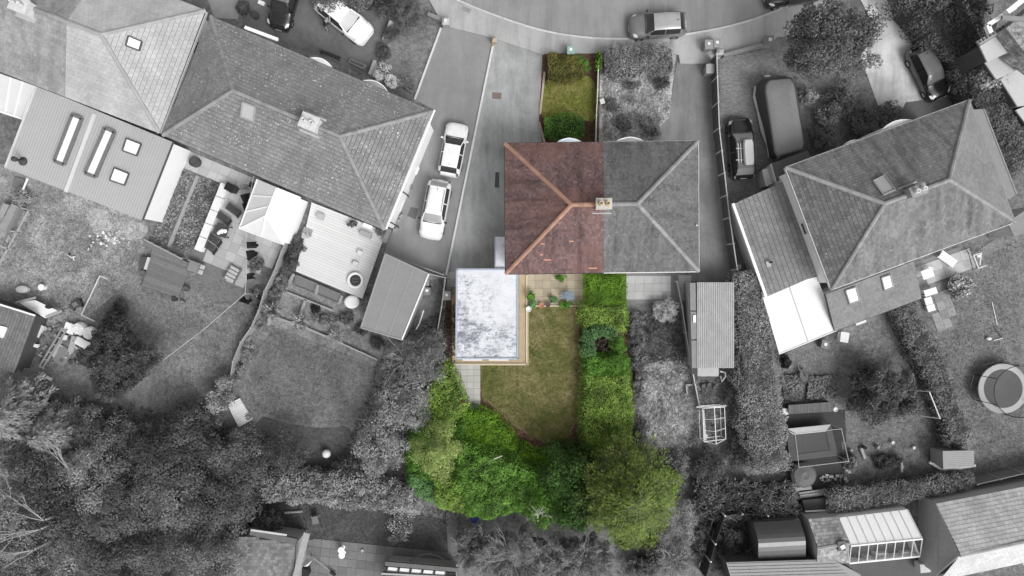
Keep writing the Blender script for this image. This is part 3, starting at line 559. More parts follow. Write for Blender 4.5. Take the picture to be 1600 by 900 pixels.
def skylight(parent, corners, z0, z1=None, glassm=None, fr=None, up=.1, fw=.09):
    """roof window: frame bars round a pane, following the roof; corners in photo px, z may differ by corner"""
    zs = z0 if hasattr(z0, '__len__') else [z0]*4; q = [W(a, b, z)+Vector((0, 0, up)) for (a, b), z in zip(corners, zs)]; m_ = MB()
    for i in range(4): m_.bar(q[i], q[(i+1) % 4], fw, .12)
    f = m_.build('skylight', fr or m_frame, parent); MB().add(q, [(0,1,2,3) if (q[1]-q[0]).cross(q[2]-q[0]).z > 0 else (3,2,1,0)]).build('pane', glassm or m_bright, f)
def plane_z(a, b, c, px, py):
    """height at which the photo ray through px,py meets the plane a,b,c"""
    n = (b-a).cross(c-a); o = Vector((0, 0, H)); d = W(px, py, 0)-o; t = n.dot(a-o)/n.dot(d); return (o+d*t).z
def hip_house(name, label, E, ze, R, zr, tm, rm, tw, tg, wall, splits=None):
    """E: eaves corners TL TR BR BL in photo px, R: ridge ends; hipped roof laid tile by tile"""
    E, R = regular(E, R); e = [W(a, b, ze) for a, b in E]; r = [W(a, b, zr) for a, b in R]; base = sum(e, Vector((0, 0, 0)))/4; base.z = 0; h = root(name, label, 'house', base)
    wl = inset(e, .38); MB().prism(wl, 0, ze-.06).build('wall', wall, h); und = MB()
    und.add([p-Vector((0, 0, .03)) for p in e+r], [(0,1,5,4)[::-1], (1,2,5)[::-1], (2,3,4,5)[::-1], (3,0,4)[::-1], (0,1,2,3)]); und.build('roof_underlay', plain('roof_felt', g(.08), .2), h)
    return h, e, r, wl
def roof(h, slopes, rm, runs, th=.03):
    for poly, tm, tw, tg in slopes: tile_slope(MB(), poly, tw, tg, th, .87 if tm is T_LICH else .94).build('tiled_slope', tm, h, kind='stuff')
    for a, b, m_ in runs: ridge_run(h, a, b, m_)
def bay(h, px, py, r_px, ang, z, rm, wm, dep=.62):
    """half-round bay with a shallow roof; px,py on the eaves line, ang = direction it faces in the photo"""
    c = W(px, py, z); rr = r_px*.05*(H-z)/H; d = Vector((math.cos(ang), -math.sin(ang), 0)); u = Vector((-d.y, d.x, 0)); arc = [c+u*math.cos(t)*rr+d*math.sin(t)*rr*dep for t in [math.pi*i/12 for i in range(13)]]
    arc = [a-d*.25 for a in arc]; m_ = MB(); m_.prism([c-d*.45+u*rr, *arc, c-d*.45-u*rr], 0, z-.12); b_ = m_.build('bay_wall', wm, h)
    t = MB(); ap = c-d*.3+Vector((0, 0, .22)); o2 = [Vector((p.x, p.y, z-.1))+(p-c).normalized()*.1 for p in arc]; t.add([ap]+o2, [(0, i, i+1) for i in range(1, len(o2))]+[(0, len(o2), 1)]); t.build('bay_roof', rm, h)
    f = MB(); f.tube(o2, .04, 5); f.build('bay_gutter', m_fascia, h)
# ---- the pair in the middle: left half red tiles, right half grey
E = [(789,224),(1091,220),(1092,424),(790,428)]; R = [(893,319),(996,319)]; ZE, ZR = 5.1, 7.7; E, R = regular(E, R)
e = [W(a, b, ZE) for a, b in E]; r = [W(a, b, ZR) for a, b in R]; et = e[0].lerp(e[1], .508); eb = e[3].lerp(e[2], .508); rm_ = r[0].lerp(r[1], .49)
hl = root('semi_detached_house', 'left half of the central house pair, with red brown tiled hip roof', 'house', Vector((e[0].x*.7+et.x*.3, 0, 0)))
hr = root('semi_detached_house', 'right half of the central house pair, with grey tiled hip roof', 'house', Vector((e[1].x*.7+et.x*.3, 0, 0)))
wl = inset(e, .36); wt, wb = wl[0].lerp(wl[1], .508), wl[3].lerp(wl[2], .508)
MB().prism([wl[0], wt, wb, wl[3]], 0, ZE-.06).build('wall', m_white, hl); MB().prism([wt+Vector((.003, 0, 0)), wl[1], wl[2], wb+Vector((.003, 0, 0))], 0, ZE-.06).build('wall', m_wallg, hr)
felt = plain('roof_felt', g(.08), .2); dn = Vector((0, 0, -.03))
MB().add([p+dn for p in (e[0], et, eb, e[3], r[0], rm_)], [(4,5,1,0), (0,3,4), (3,2,5,4), (0,1,2,3)]).build('roof_underlay', felt, hl)
MB().add([p+dn for p in (et, e[1], e[2], eb, rm_, r[1])], [(4,5,1,0), (1,5,2), (2,5,4,3), (0,1,2,3)]).build('roof_underlay', felt, hr)
roof(hl, [([e[0], et, rm_, r[0]], T_RED, .17, .19), ([e[3], eb, rm_, r[0]], T_RED, .17, .19), ([e[0], e[3], r[0]], T_RED, .17, .19)], None, [(e[0], r[0], R_RED), (e[3], r[0], R_RED), (r[0], rm_, R_RED)], .02)
roof(hr, [([et, e[1], r[1], rm_], T_GREY, .17, .19), ([eb, e[2], r[1], rm_], T_GREY, .17, .19), ([e[1], e[2], r[1]], T_GREY, .17, .19)], None, [(e[1], r[1], R_GREY), (e[2], r[1], R_GREY), (rm_, r[1], R_GREY)], .02)
chimney(hl, 944, 318, 7.0, 8.5, .95, .62, 0, 2, plain('chimney_render', (.5,.47,.42), .2, 5), plain('pot_buff', (.55,.45,.32), .2, 5))
gutter(hl, [et, e[0], e[3], eb]); gutter(hr, [et, e[1], e[2], eb], m_fascia)
windows(hl, wl[0], wt, 3.2, 4.4, 2, 1.3, (0, 1, 0)); windows(hr, wt, wl[1], 3.2, 4.4, 2, 1.3, (0, 1, 0)); windows(hl, wl[3], wb, 3.2, 4.4, 2, 1.2, (0, -1, 0)); windows(hr, wb, wl[2], 3.2, 4.4, 2, 1.2, (0, -1, 0)); windows(hl, wl[3], wl[0], 3.2, 4.2, 1, .8, (-1, 0, 0)); windows(hr, wl[2], wl[1], 3.2, 4.2, 1, .8, (1, 0, 0))
bay(hl, 890, 223, 21, -math.pi/2, 5.0, plain('bay_roof_blue', (.62,.68,.74), .1, 3, .4), m_white, .52); bay(hr, 985, 222, 24, -math.pi/2, 5.0, plain('bay_roof_grey', g(.36), .12, 3), m_wallg, .48)
for q in ((855, 406, .5), (846, 398, .2), (893, 377, .3), (848, 381, .25), (926, 419, .62)):       # slipped bright tiles
    z = plane_z(e[3], e[2], r[0], q[0], q[1]); c = W(q[0], q[1], z); MB().box(c+Vector((0, 0, .05)), (q[2], .1, .03), 0, .5).build('slipped_tile', plain('tile_orange', (.5,.25,.17), .15, 6), hl)
MB().tube([W(1089,352,5.2), W(1089,352,5.5)], .06, 8).build('vent_pipe', plain('vent_white', g(.7)), hr)
# flat-roofed extension with flaking white paint
a = N('flaking_white_paint'); n1 = a.noise(.5, 6, .72, dist=.7); n2 = a.noise(3.4, 7, .8, dist=.9); mp = a.n('ShaderNodeMapping'); mp.inputs['Scale'].default_value = (.7, 3.2, 1); a.l(a.pos.outputs['Position'], mp.inputs[0]); n3 = a.noise(1.8, 7, .8, mp.outputs[0])
sep = a.n('ShaderNodeSeparateXYZ'); a.l(a.pos.outputs['Position'], sep.inputs[0]); gy = a.math('MULTIPLY', a.math('ADD', sep.outputs[1], 2.), -.011); gx = a.math('MULTIPLY', a.math('ADD', sep.outputs[0], 2.), -.012)
mk_ = a.math('ADD', a.math('ADD', a.math('MULTIPLY', n1, .42), a.math('MULTIPLY', n2, .38)), a.math('ADD', a.math('MULTIPLY', n3, .32), a.math('ADD', gy, gx))); c = a.ramp(mk_, [(.66,.67,.71), (.55,.565,.60), (.30,.315,.355), (.18,.19,.22)], .545, .665); c = a.mix(1., c, a.ramp(a.noise(9, 6, .8), [g(.78), g(1.), g(1.05)], .3, .6), 'MULTIPLY'); c = a.mix(1., c, a.ramp(a.noise(.8, 5, .7), [g(.84), g(1.)], .34, .55), 'MULTIPLY'); a.bump(mk_, .012); FLAKE = a.fin(c, .75, .25)
zx = 2.9; X = root('flat_roof_extension', 'low extension with flaking white painted flat roof behind the red tiled house', 'building', W(762, 490)); rw = PW([(714,420),(811,428),(811,561),(713,561)], zx)
rw = [W(714,421,zx), W(809,421,zx), W(809,560,zx), W(713,560,zx)]
MB().prism(inset(rw, .12), 0, zx-.12).build('wall', plain('render_cream', (.6,.56,.5), .1), X); MB().prism(rw, zx-.12, zx).build('flat_roof', FLAKE, X); ed = plain('parapet_bluegrey', (.36,.40,.47), .25, 4, .6)
for i in range(4): MB().bar(rw[i]+Vector((0, 0, .03)), rw[(i+1) % 4]+Vector((0, 0, .03)), .13, .1).build('edge_trim', ed, X)
zl = 2.75; MB().prism(PW([(774,370),(790,370),(790,424),(774,424)], zl), 2.3, zl).build('link_roof', FLAKE, X); MB().prism(PW([(775,371),(790,371),(790,424),(775,424)], zl), 0, 2.3).build('link_wall', plain('render_cream', (.6,.56,.5), .1), X)
MB().bar(W(774,370,zl)+Vector((0, 0, .03)), W(774,422,zl)+Vector((0, 0, .03)), .1, .1).build('edge_trim', ed, X)
windows(X, W(720,560,0)+Vector((0, .12, 1)), W(800,560,0)+Vector((0, .12, 1)), .9, 2.1, 2, 1.4, (0, -1, 0))
# ---- left pair with lichen-spotted roof
h, e, r, wl = hip_house('semi_detached_pair', 'house pair with grey lichen spotted hip roof left of the parked white cars', [(330,27),(675,172),(601,361),(253,209)], 5.1, [(363,142),(531,212)], 7.7, T_LICH, R_LICH, .33, .3, m_white)
roof(h, [([e[0], e[1], r[1], r[0]], T_LICH, .33, .3), ([e[1], e[2], r[1]], T_LICH, .33, .3), ([e[3], e[2], r[1], r[0]], T_LICH, .33, .3), ([e[0], e[3], r[0]], T_LICH, .33, .3)], None, [(e[i], r[0 if i in (0, 3) else 1], R_LICH) for i in range(4)]+[(r[0], r[1], R_LICH)])
gutter(h, [e[3], e[0], e[1]]); gutter(h, [e[3], e[2]])
MB().bar(e[1]+Vector((.06, 0, -.12)), e[2]+Vector((.06, 0, -.12)), .05, .22).build('fascia_board', m_fascia, h)
MB().tube([e[1]+Vector((.14, .1, -.06)), e[2]+Vector((.14, .1, -.06))], .07, 8).build('gutter', m_fascia, h)
MB().bar(W(383,43,5.05), W(434,62,5.05), .22, .2).build('fascia_board', m_fascia, h)
chimney(h, 482, 190, 7.0, 8.4, 1.1, .9, -.40, 2, plain('chimney_pale', g(.56), .25, 5))
zz = [plane_z(e[3], e[2], r[0], a, b) for a, b in ((380,160),(400,168),(397,192),(377,184))]; skylight(h, [(380,160),(400,168),(397,192),(377,184)], zz, glassm=glass('skylight_grey', g(.42), .2, .4), fr=plain('sky_frame', g(.3)))
windows(h, wl[1], wl[2], 3.2, 4.3, 1, .9, (1, .4, 0)); windows(h, wl[0], wl[1], 3.2, 4.4, 4, 1.3, (.4, 1, 0)); windows(h, wl[3], wl[2], 3.2, 4.4, 4, 1.3, (-.4, -1, 0))
an = math.atan2(-345, 145)
bay(h, 500, 99, 21, an, 5.0, plain('bay_roof_white', g(.7), .1), m_white, .55); bay(h, 585, 135, 22, an, 5.0, plain('bay_roof_dk', g(.3), .15), m_white, .55)
# ---- far left pair, pale and weathered halves
h, e, r, wl = hip_house('semi_detached_pair', 'house pair in the top left corner with pale right half of its roof', [(-29,-119),(321,16),(249,208),(-101,73)], 5.1, [(-8,-10),(157,54)], 7.7, T_PALE, R_PALE, .33, .3, m_white)
cut = .29; et = e[1].lerp(e[0], .47); eb = e[2].lerp(e[3], .42); rc = r[1].lerp(r[0], .32)
roof(h, [([et, e[1], r[1], rc], T_PALE, .33, .3), ([e[1], e[2], r[1]], T_PALE, .33, .3), ([eb, e[2], r[1], rc], T_PALE, .33, .3), ([e[3], eb, rc, r[0]], T_DARKL, .33, .3), ([e[0], et, rc, r[0]], T_DARKL, .33, .3), ([e[0], e[3], r[0]], T_DARKL, .33, .3)], None, [(e[1], r[1], R_PALE), (e[2], r[1], R_PALE), (rc, r[1], R_PALE), (rc, r[0], R_GREY), (e[0], r[0], R_GREY), (e[3], r[0], R_GREY)])
gutter(h, [e[0], e[1], e[2], e[3]]); MB().bar(e[1]+Vector((.07, -.1, -.12)), e[2]+Vector((.07, 0, -.12)), .06, .22).build('fascia_board', plain('fascia_grey', g(.45)), h)
chimney(h, 28, 6, 7.0, 8.4, 1.1, .9, -.38, 2, plain('chimney_pale', g(.56), .25, 5))
pl = lambda a, b: plane_z(e[1], e[2], r[1], a, b); q = [(202,57),(223,66),(219,80),(198,72)]; skylight(h, q, [pl(*k) for k in q])
windows(h, wl[1], wl[2], 3.2, 4.3, 2, .9, (1, .4, 0)); windows(h, wl[3], wl[2], 3.4, 4.5, 4, 1.3, (-.4, -1, 0))
# its big single-storey extension, ribbed roof, four skylights
zx = 3.1; X = root('ribbed_roof_extension', 'wide single storey extension with pale ribbed roof and four white skylights', 'building', W(140, 240)); q = [W(57,134,zx), W(270,222,zx), W(222,344,zx), W(8,262,zx)]
MB().prism(inset(q, .1), 0, zx-.15).build('wall', m_white, X); ml = plain('sheet_roof', g(.42), .05, 1, .5); MB().prism(q, zx-.15, zx).build('roof_sheet', ml, X); m_ = MB()
for i in range(1, 52): m_.bar(q[0].lerp(q[1], i/52)+Vector((0, 0, .012)), q[3].lerp(q[2], i/52)+Vector((0, 0, .004)), .04, .03)
m_.build('roof_ribs', plain('sheet_rib', g(.36), .05, 1, .5), X, kind='stuff'); MB().bar(W(148,178,zx)+Vector((0, 0, .03)), W(103,300,zx)+Vector((0, 0, .03)), .26, .07).build('roof_flashing', plain('flash_pale', g(.6), .05), X)
MB().bar(q[1]+Vector((.04, 0, -.02)), q[2]+Vector((.04, 0, -.02)), .07, .16).build('roof_edge', m_frame, X); MB().bar(q[0], q[3], .09, .14).build('roof_edge', plain('edge_pale', g(.6)), X)
for cs in ([(115,180),(130,186),(102,258),(87,252)], [(166,201),(181,207),(151,277),(135,271)]): skylight(X, cs, zx, up=.16, fw=.24, fr=plain('kerb_frame', g(.16), .2))
for cs in ([(199,217),(222,226),(215,244),(193,236)], [(180,263),(203,272),(196,290),(173,282)]): skylight(X, cs, zx, up=.12, fw=.08)
c = W(36, 252, zx); MB().lathe((c.x, c.y, zx), [(.34, 0), (.3, .05), (.1, .06), (.1, .75), (.17, .76), (.19, .98), (.02, 1.05)], 12).build('flue', plain('flue_dark', g(.06)), X, True)
# pale corrugated lean-to and translucent roof at the left edge
X = root('lean_to_conservatory', 'white glazed lean to roof at the left picture edge', 'conservatory', W(20, 160)); z0, z1 = 2.5, 3.0; q = [W(-20,108,z1), W(54,134,z1), W(36,186,z0), W(-20,168,z0)]
MB().add(q, [(3,2,1,0)]).build('roof_panel', plain('polycarbonate', g(.62), .07, 1, .3, .5), X); MB().prism([Vector((p.x, p.y, 0)) for p in inset(q, .12)], 0, 2.3).build('wall', m_white, X)
for i in range(5): MB().bar(q[0].lerp(q[1], i/4)+Vector((0, 0, .03)), q[3].lerp(q[2], i/4)+Vector((0, 0, .03)), .06, .06).build('glazing_bar', m_fascia, X)
MB().bar(q[3], q[2], .14, .14).build('gutter', m_fascia, X)
# ---- white conservatory of the lichen house
X = root('conservatory', 'white hipped conservatory roof behind the lichen spotted house', 'conservatory', W(425, 335)); z0, z1 = 2.4, 3.1; q = PW([(402,280),(470,308),(443,382),(374,357)], z0); ra, rb = W(432,293,z1), W(415,337,z1)
MB().prism(inset(q, .12), 0, z0-.1).build('wall', m_white, X); pw = plain('polycarbonate', g(.62), .07, 1, .3, .5); pw2 = plain('polycarbonate_white', g(.88), .05, 1, .3, .5)
for f, mt in (([q[1], q[2], rb, ra], pw2), ([q[2], q[3], rb], pw), ([q[3], q[0], ra, rb], pw), ([q[0], q[1], ra], pw2)):
    n = (f[1]-f[0]).cross(f[2]-f[0]); f = f if n.z > 0 else f[::-1]; MB().face(*f).build('roof_panel', mt, X)
for a, b in ((q[2], rb), (q[3], rb), (ra, rb), (q[0].lerp(q[3], .33), ra.lerp(rb, .33)), (q[0].lerp(q[3], .66), ra.lerp(rb, .66)), (q[2].lerp(q[3], .5), rb), (q[0], q[3]), (q[2], q[3]), (q[1], q[2])): MB().bar(a+Vector((0, 0, .03)), b+Vector((0, 0, .03)), .07, .06).build('glazing_bar', m_fascia, X)
# ---- garage with felt roof beside the drive
X = root('garage', 'flat felt roofed garage at the end of the dark driveway', 'garage', W(617, 462)); z = 2.7; q = PW([(602,397),(670,428),(628,531),(564,512)], z); MB().prism(inset(q, .08), 0, z-.12).build('wall', m_wallg, X)
MB().prism(q, z-.12, z).build('felt_roof', plain('felt_roof_grey', g(.24), .1, .8, .85), X)
for i in (1, 2): MB().bar(q[0].lerp(q[1], i/3)+Vector((0, 0, .008)), q[3].lerp(q[2], i/3)+Vector((0, 0, .008)), .07, .025).build('felt_seam', plain('felt_seam', g(.29)), X)
for i in range(4): MB().bar(q[i]+Vector((0, 0, -.02)), q[(i+1) % 4]+Vector((0, 0, -.02)), .09, .15).build('roof_edge', m_fascia if i == 1 else plain('edge_mid', g(.3)), X)
MB().bar(W(600,395,1.9), W(694,430,1.9), .06, .06).build('door_head', plain('edge_mid', g(.3)), X)
# ---- right pair
h, e, r, wl = hip_house('semi_detached_pair', 'house pair with dark hip roof on the right, above the trampoline lawn', [(1227,261),(1516,157),(1586,346),(1301,453)], 5.1, [(1383,319),(1483,280)], 7.7, T_RH, R_GREY, .33, .3, m_white)
T_SHADE = tile_mat('tiles_hip_shade', [g(.13), g(.165), g(.2)], .02, 0, .1)  # darker tile copy puts the left hip's shade into its colour
roof(h, [([e[0], e[1], r[1], r[0]], T_RH, .2, .22), ([e[1], e[2], r[1]], T_EXT, .2, .22), ([e[3], e[2], r[1], r[0]], T_RH, .2, .22), ([e[0], e[3], r[0]], T_SHADE, .3, .28)], None, [(e[i], r[0 if i in (0, 3) else 1], R_GREY if i != 0 else R_PALE) for i in range(4)]+[(r[0], r[1], R_GREY)], .022)  # right hip takes paler tiles for the light it catches
gutter(h, [e[0], e[3]]); gutter(h, [e[1], e[0]], m_fascia, .07); gutter(h, [e[1], e[2], e[3]], m_fascia, .05)
MB().bar(e[0]+Vector((-.05, 0, -.14)), e[3]+Vector((-.05, 0, -.14)), .05, .26).build('fascia_board', plain('fascia_pale', g(.6)), h)
chimney(h, 1436, 297, 7.0, 8.4, 1.0, .6, .37, 2, plain('chimney_grey', g(.3), .25, 5), plain('pot_white', g(.72)))
q = [(1363,283),(1381,274),(1397,297),(1379,305)]; skylight(h, q, [plane_z(e[0], e[1], r[0], *k) for k in q], glassm=glass('skylight_grey', g(.42), .2, .4), fr=plain('sky_frame', g(.3)))
windows(h, wl[0], wl[3], 3.2, 4.3, 1, .9, (-1, -.4, 0)); windows(h, wl[3], wl[2], 3.3, 4.4, 4, 1.3, (.4, -1, 0)); windows(h, wl[0], wl[1], 3.3, 4.4, 4, 1.3, (-.4, 1, 0))
an = math.atan2(-290, -105)
bay(h, 1332, 226, 20, an, 4.9, plain('bay_roof_white', g(.7), .1), m_white, .5); bay(h, 1403, 200, 30, an, 4.9, plain('bay_roof_pale', g(.6), .1), m_white, .5)
X = root('tiled_side_extension', 'low side extension with grid of grey roof tiles left of the right hand house pair', 'building', W(1212, 365)); z0, z1 = 2.6, 2.85; q = para([W(1147,318,z0), W(1224,284,z1), W(1276,430,z1), W(1200,451,z0)])
MB().prism(inset(q, .12), 0, 2.4).build('wall', m_white, X); MB().hexa([p-Vector((0, 0, .12)) for p in (q[3], q[2], q[1], q[0])], [p-Vector((0, 0, .03)) for p in (q[3], q[2], q[1], q[0])]).build('roof_deck', felt, X); tile_slope(MB(), q, .42, .36, .02).build('tiled_slope', T_EXT, X, kind='stuff')
MB().bar(q[0]+Vector((-.1, 0, .0)), q[3]+Vector((-.1, 0, .0)), .2, .16).build('gutter', m_fascia, X); MB().bar(q[1]+Vector((.2, 0, .0)), q[2]+Vector((.2, 0, 0)), .34, .08).build('wall_flashing', plain('flash_pale', g(.6), .05), X)
c = W(1203, 410, 2.75); MB().lathe((c.x, c.y, 2.7), [(.14, 0), (.07, .05), (.07, .4), (.1, .42), (.02, .45)], 10).build('vent_pipe', m_gut, X); MB().box((c.x-.1, c.y-.1, 2.74), (.34, .42, .04), .3).build('flashing', m_lead, X)
X = root('white_canopy', 'bright white sheet canopy roof beside the long hedge', 'canopy', W(1248, 490)); z0, z1 = 2.35, 2.6; q = [W(1190,457,z0), W(1275,433,z1), W(1308,516,z1), W(1218,553,z0)]; pw3 = plain('canopy_sheet', g(.78), .08, .7, .35, .5)
for i in range(2):
    a, b, c, d = q[0].lerp(q[1], i/2), q[0].lerp(q[1], (i+1)/2), q[3].lerp(q[2], (i+1)/2), q[3].lerp(q[2], i/2); MB().hexa([p-Vector((0, 0, .03)) for p in (d, c, b, a)], (d, c, b, a)).build('roof_sheet', pw3, X)
MB().bar(q[0].lerp(q[1], .5)+Vector((0, 0, .02)), q[3].lerp(q[2], .5)+Vector((0, 0, .02)), .05, .04).build('joint_strip', plain('joint', g(.5)), X)
for i in range(4): MB().bar(q[i], q[(i+1) % 4], .06, .1).build('edge_bar', m_fascia, X)
for p in q: MB().tube([(p.x, p.y, 0), (p.x, p.y, p.z)], .04, 6).build('post', m_fascia, X)
X = root('rear_extension', 'low tiled rear extension with two small white skylights', 'building', W(1365, 465)); z0, z1 = 2.7, 3.5; q = para([W(1290,460,z1), W(1428,408,z1), W(1440,466,z0), W(1306,512,z0)])
MB().prism(inset([Vector((p.x, p.y, 0)) for p in q], .12), 0, 2.55).build('wall', m_white, X); MB().hexa([p-Vector((0, 0, .3)) for p in q[::-1]], [p-Vector((0, 0, .03)) for p in q[::-1]]).build('roof_deck', felt, X); tile_slope(MB(), q, .2, .22, .02).build('tiled_slope', T_EXT, X, kind='stuff'); gutter(X, [q[3], q[2]])
for cs in ([(1320,454),(1336,449),(1342,470),(1327,475)], [(1376,434),(1390,430),(1395,449),(1381,454)]): skylight(X, cs, [plane_z(q[0], q[1], q[2], *k) for k in cs], fr=plain('sky_frame', g(.3)))
X = root('side_annexe', 'narrow low annexe roof along the right side of the right hand house pair', 'building', W(1555, 240)); z = 3.0; q = PW([(1512,172),(1537,170),(1588,303),(1577,312),(1560,300)], z); MB().prism(inset(q, .05), 0, z-.1).build('wall', m_wallg, X); MB().prism(q, z-.1, z).build('flat_roof', plain('felt_pale', g(.25), .15, 2), X); MB().bar(q[1], q[2], .08, .1).build('edge_trim', plain('edge_mid', g(.3)), X)
X = root('porch', 'small flat roofed porch at the right picture edge below the house corner', 'porch', W(1592, 345)); z = 2.7; q = PW([(1574,347),(1615,320),(1630,350),(1585,370)], z); MB().prism(inset(q, .06), 0, z-.1).build('wall', m_wallg, X); MB().prism(q, z-.1, z).build('flat_roof', plain('felt_pale', g(.25), .15, 2), X)
# porch with curved corner in front of the left end
X = root('porch', 'dark low porch roof between the covered vehicle and the right hand house pair', 'porch', W(1230, 262)); z = 2.5; q = PW([(1204,256),(1262,235),(1268,250),(1226,275),(1212,285)], z); MB().prism(inset(q, .05), 0, z-.1).build('wall', m_wallg, X); MB().prism(q, z-.1, z).build('flat_roof', plain('felt_dark', g(.11), .15, 2), X); MB().bar(q[0]+Vector((0, 0, .02)), q[4]+Vector((0, 0, .02)), .1, .12).build('edge_trim', m_lead, X)
X = root('boxed_meter_store', 'pale box store standing by the corner of the tiled side extension', 'box', W(1201, 275)); z = 1.6; q = PW([(1192,266),(1204,262),(1212,283),(1198,290)], z); MB().prism(q, 0, z-.06).build('case', plain('store_grey', g(.4)), X); MB().prism(inset(q, -.05), z-.06, z).build('lid', plain('flash_pale', g(.6), .05), X)
# ---- stepped pale roofs, top right
X = root('stepped_house', 'stepped pale flat roofs of the building in the top right corner', 'building', W(1580, 90)); fl = plain('membrane_pale', g(.5), .08, .8, .7)
for i, (P, z) in enumerate((([(1531,72),(1572,46),(1592,74),(1543,97)], 5.2), ([(1539,98),(1560,88),(1566,90),(1592,76),(1630,90),(1600,104),(1557,124)], 4.2), ([(1562,122),(1600,104),(1640,95),(1640,160),(1590,166)], 3.4), ([(1587,172),(1640,150),(1640,200),(1605,196)], 2.8))):
    q = PW(P, z); MB().prism(inset(q, .04), 0, z-.12).build('wall', plain('wall_dark', g(.07), .2), X); MB().prism(q, z-.12, z).build('flat_roof', fl, X)
z = 6.4; q = PW([(1572,44),(1640,-10),(1640,110),(1600,80)], z); MB().prism(q, 4.5, z).build('gravel_roof', ground_mat('pebble_roof', [g(.08), g(.25), g(.5)], 2.5, 6, .05), X); MB().bar(W(1565,28,6.5), W(1640,33,6.5), .3, .2).build('ridge_bar', plain('ridge_bar', g(.25)), X)
MB().bar(W(1528,68,5.4), W(1572,41,5.4), .35, .2).build('parapet', plain('parapet_grey', g(.35)), X); m_ = MB()
for i in range(8): c = W(1531+i*5.2, 65-i*3.2, 5.5); m_.box(c, (.12, .2, .2), .5)
m_.build('parapet_blocks', plain('parapet_dark', g(.12)), X, kind='stuff')
MB().bar(W(1542,40,5.9), W(1585,12,5.9), .3, .3).build('white_frame', m_fascia, X); MB().bar(W(1542,40,5.9), W(1547,52,5.9), .3, .3).build('white_frame', m_fascia, X); MB().bar(W(1572,20,6.3), W(1600,-2,6.3), .35, .35).build('white_frame', m_fascia, X); c = W(1551, 40, 5.8); MB().box(c, (.5, .8, .05), -.3).build('roof_window', m_pane, X)
# ---- bottom right house with gable
h = root('gabled_house', 'house with pale slate gable roof in the bottom right corner', 'house', W(1560, 860)); ze, zr = 2.5, 4.9; A, B, C, D = W(1463,787,ze), W(1690,743,ze), W(1700,825,zr), W(1500,868,zr); dE = (D-A); Fl = Vector((D.x+dE.x-.35, D.y+dE.y*1.0+.5, ze)); Fr = Vector((C.x+dE.x, C.y+dE.y, ze))
PS = tile_mat('slates_pale', [g(.6), g(.68), g(.75)], 0, 0, .12); PS2 = tile_mat('slates_bright', [g(.5), g(.55), g(.6)], 0, 0, .08)
for poly, t in (([A, B, C, D], PS), ([D, C, Fr, Fl], PS2)): tile_slope(MB(), poly, .3, .3, .015).build('tiled_slope', t, h, kind='stuff')
MB().add([p+dn for p in (A, B, C, D, Fl, Fr)], [(0,3,2,1), (3,4,5,2)]).build('roof_underlay', felt, h); gw = plain('gable_pebbledash', g(.42), .25, 5, .95)
i_ = Vector((.12, 0, 0)); MB().add([Vector((A.x, A.y, 0))+i_, Vector((Fl.x, Fl.y, 0))+i_, Fl+i_+dn, D+i_+dn, A+i_+dn], [(0,1,2,3,4)[::-1]]).build('gable_wall', gw, h); MB().prism([A+i_*1.2, B, Fr, Fl+i_*1.2], 0, ze-.1).build('wall', gw, h)
ridge_run(h, D, C, plain('ridge_slate', g(.33), .2, 6, .8, rnd=.2)); MB().bar(A+Vector((-.02, 0, -.06)), D+Vector((-.02, 0, -.06)), .06, .12).build('verge', plain('verge', g(.45)), h); MB().bar(Fl+Vector((-.02, 0, -.06)), D+Vector((-.02, 0, -.06)), .06, .12).build('verge', plain('verge', g(.45)), h)
# conservatory with a white and a clear slope
X = root('conservatory', 'long white conservatory with one clear glazed slope near the bottom right corner', 'conservatory', W(1378, 845)); ze, zr = 2.2, 3.1; A, B, C, D = W(1311,809,ze), W(1418,796,ze), W(1441,842,zr), W(1330,853,zr); E_, F_ = W(1437,869,1.3), W(1327,880,1.3)
pc = pw2; m_ = MB(); MB().face(D, C, B, A).build('roof_panel', pc, X)
for i in range(9): MB().bar(D.lerp(C, i/8)+Vector((0, 0, .03)), A.lerp(B, i/8)+Vector((0, 0, .03)), .05, .06).build('glazing_bar', plain('bar_pale', g(.66)), X); MB().bar(D.lerp(C, i/8), F_.lerp(E_, i/8), .05, .05).build('glazing_bar', plain('bar_pale', g(.66)), X)
MB().face(F_, E_, C, D).build('clear_pane', glass('clear_glass', g(.9), .02, .5, .97), X); MB().bar(F_, E_, .12, .12).build('gutter', m_fascia, X); MB().bar(D, C, .1, .1).build('ridge_bar', m_fascia, X)
MB().prism([Vector((F_.x, F_.y, 0)), Vector((E_.x, E_.y, 0)), Vector((E_.x, E_.y+.12, 0)), Vector((F_.x, F_.y+.12, 0))], 0, 1.25).build('wall', m_white, X); MB().prism([A, B, B+Vector((0, -.12, 0)), A+Vector((0, -.12, 0))], 0, 2.1).build('wall', m_white, X); MB().prism([B+Vector((0, -.15, 0)), E_+Vector((-.1, .14, 0)), E_+Vector((.0, .14, 0)), B+Vector((.1, -.15, 0))], 0, 1.2).build('wall', m_white, X); MB().prism([A+Vector((0, -.15, 0)), F_+Vector((0, .14, 0)), F_+Vector((.12, .14, 0)), A+Vector((.12, -.15, 0))], 0, 1.2).build('wall', m_white, X)
MB().prism([A+Vector((.2, -.2, 0)), B+Vector((-.2, -.2, 0)), E_+Vector((-.2, .2, 0)), F_+Vector((.2, .2, 0))], 0, .06).build('floor', plain('cons_floor', g(.2), .2, 4), X)
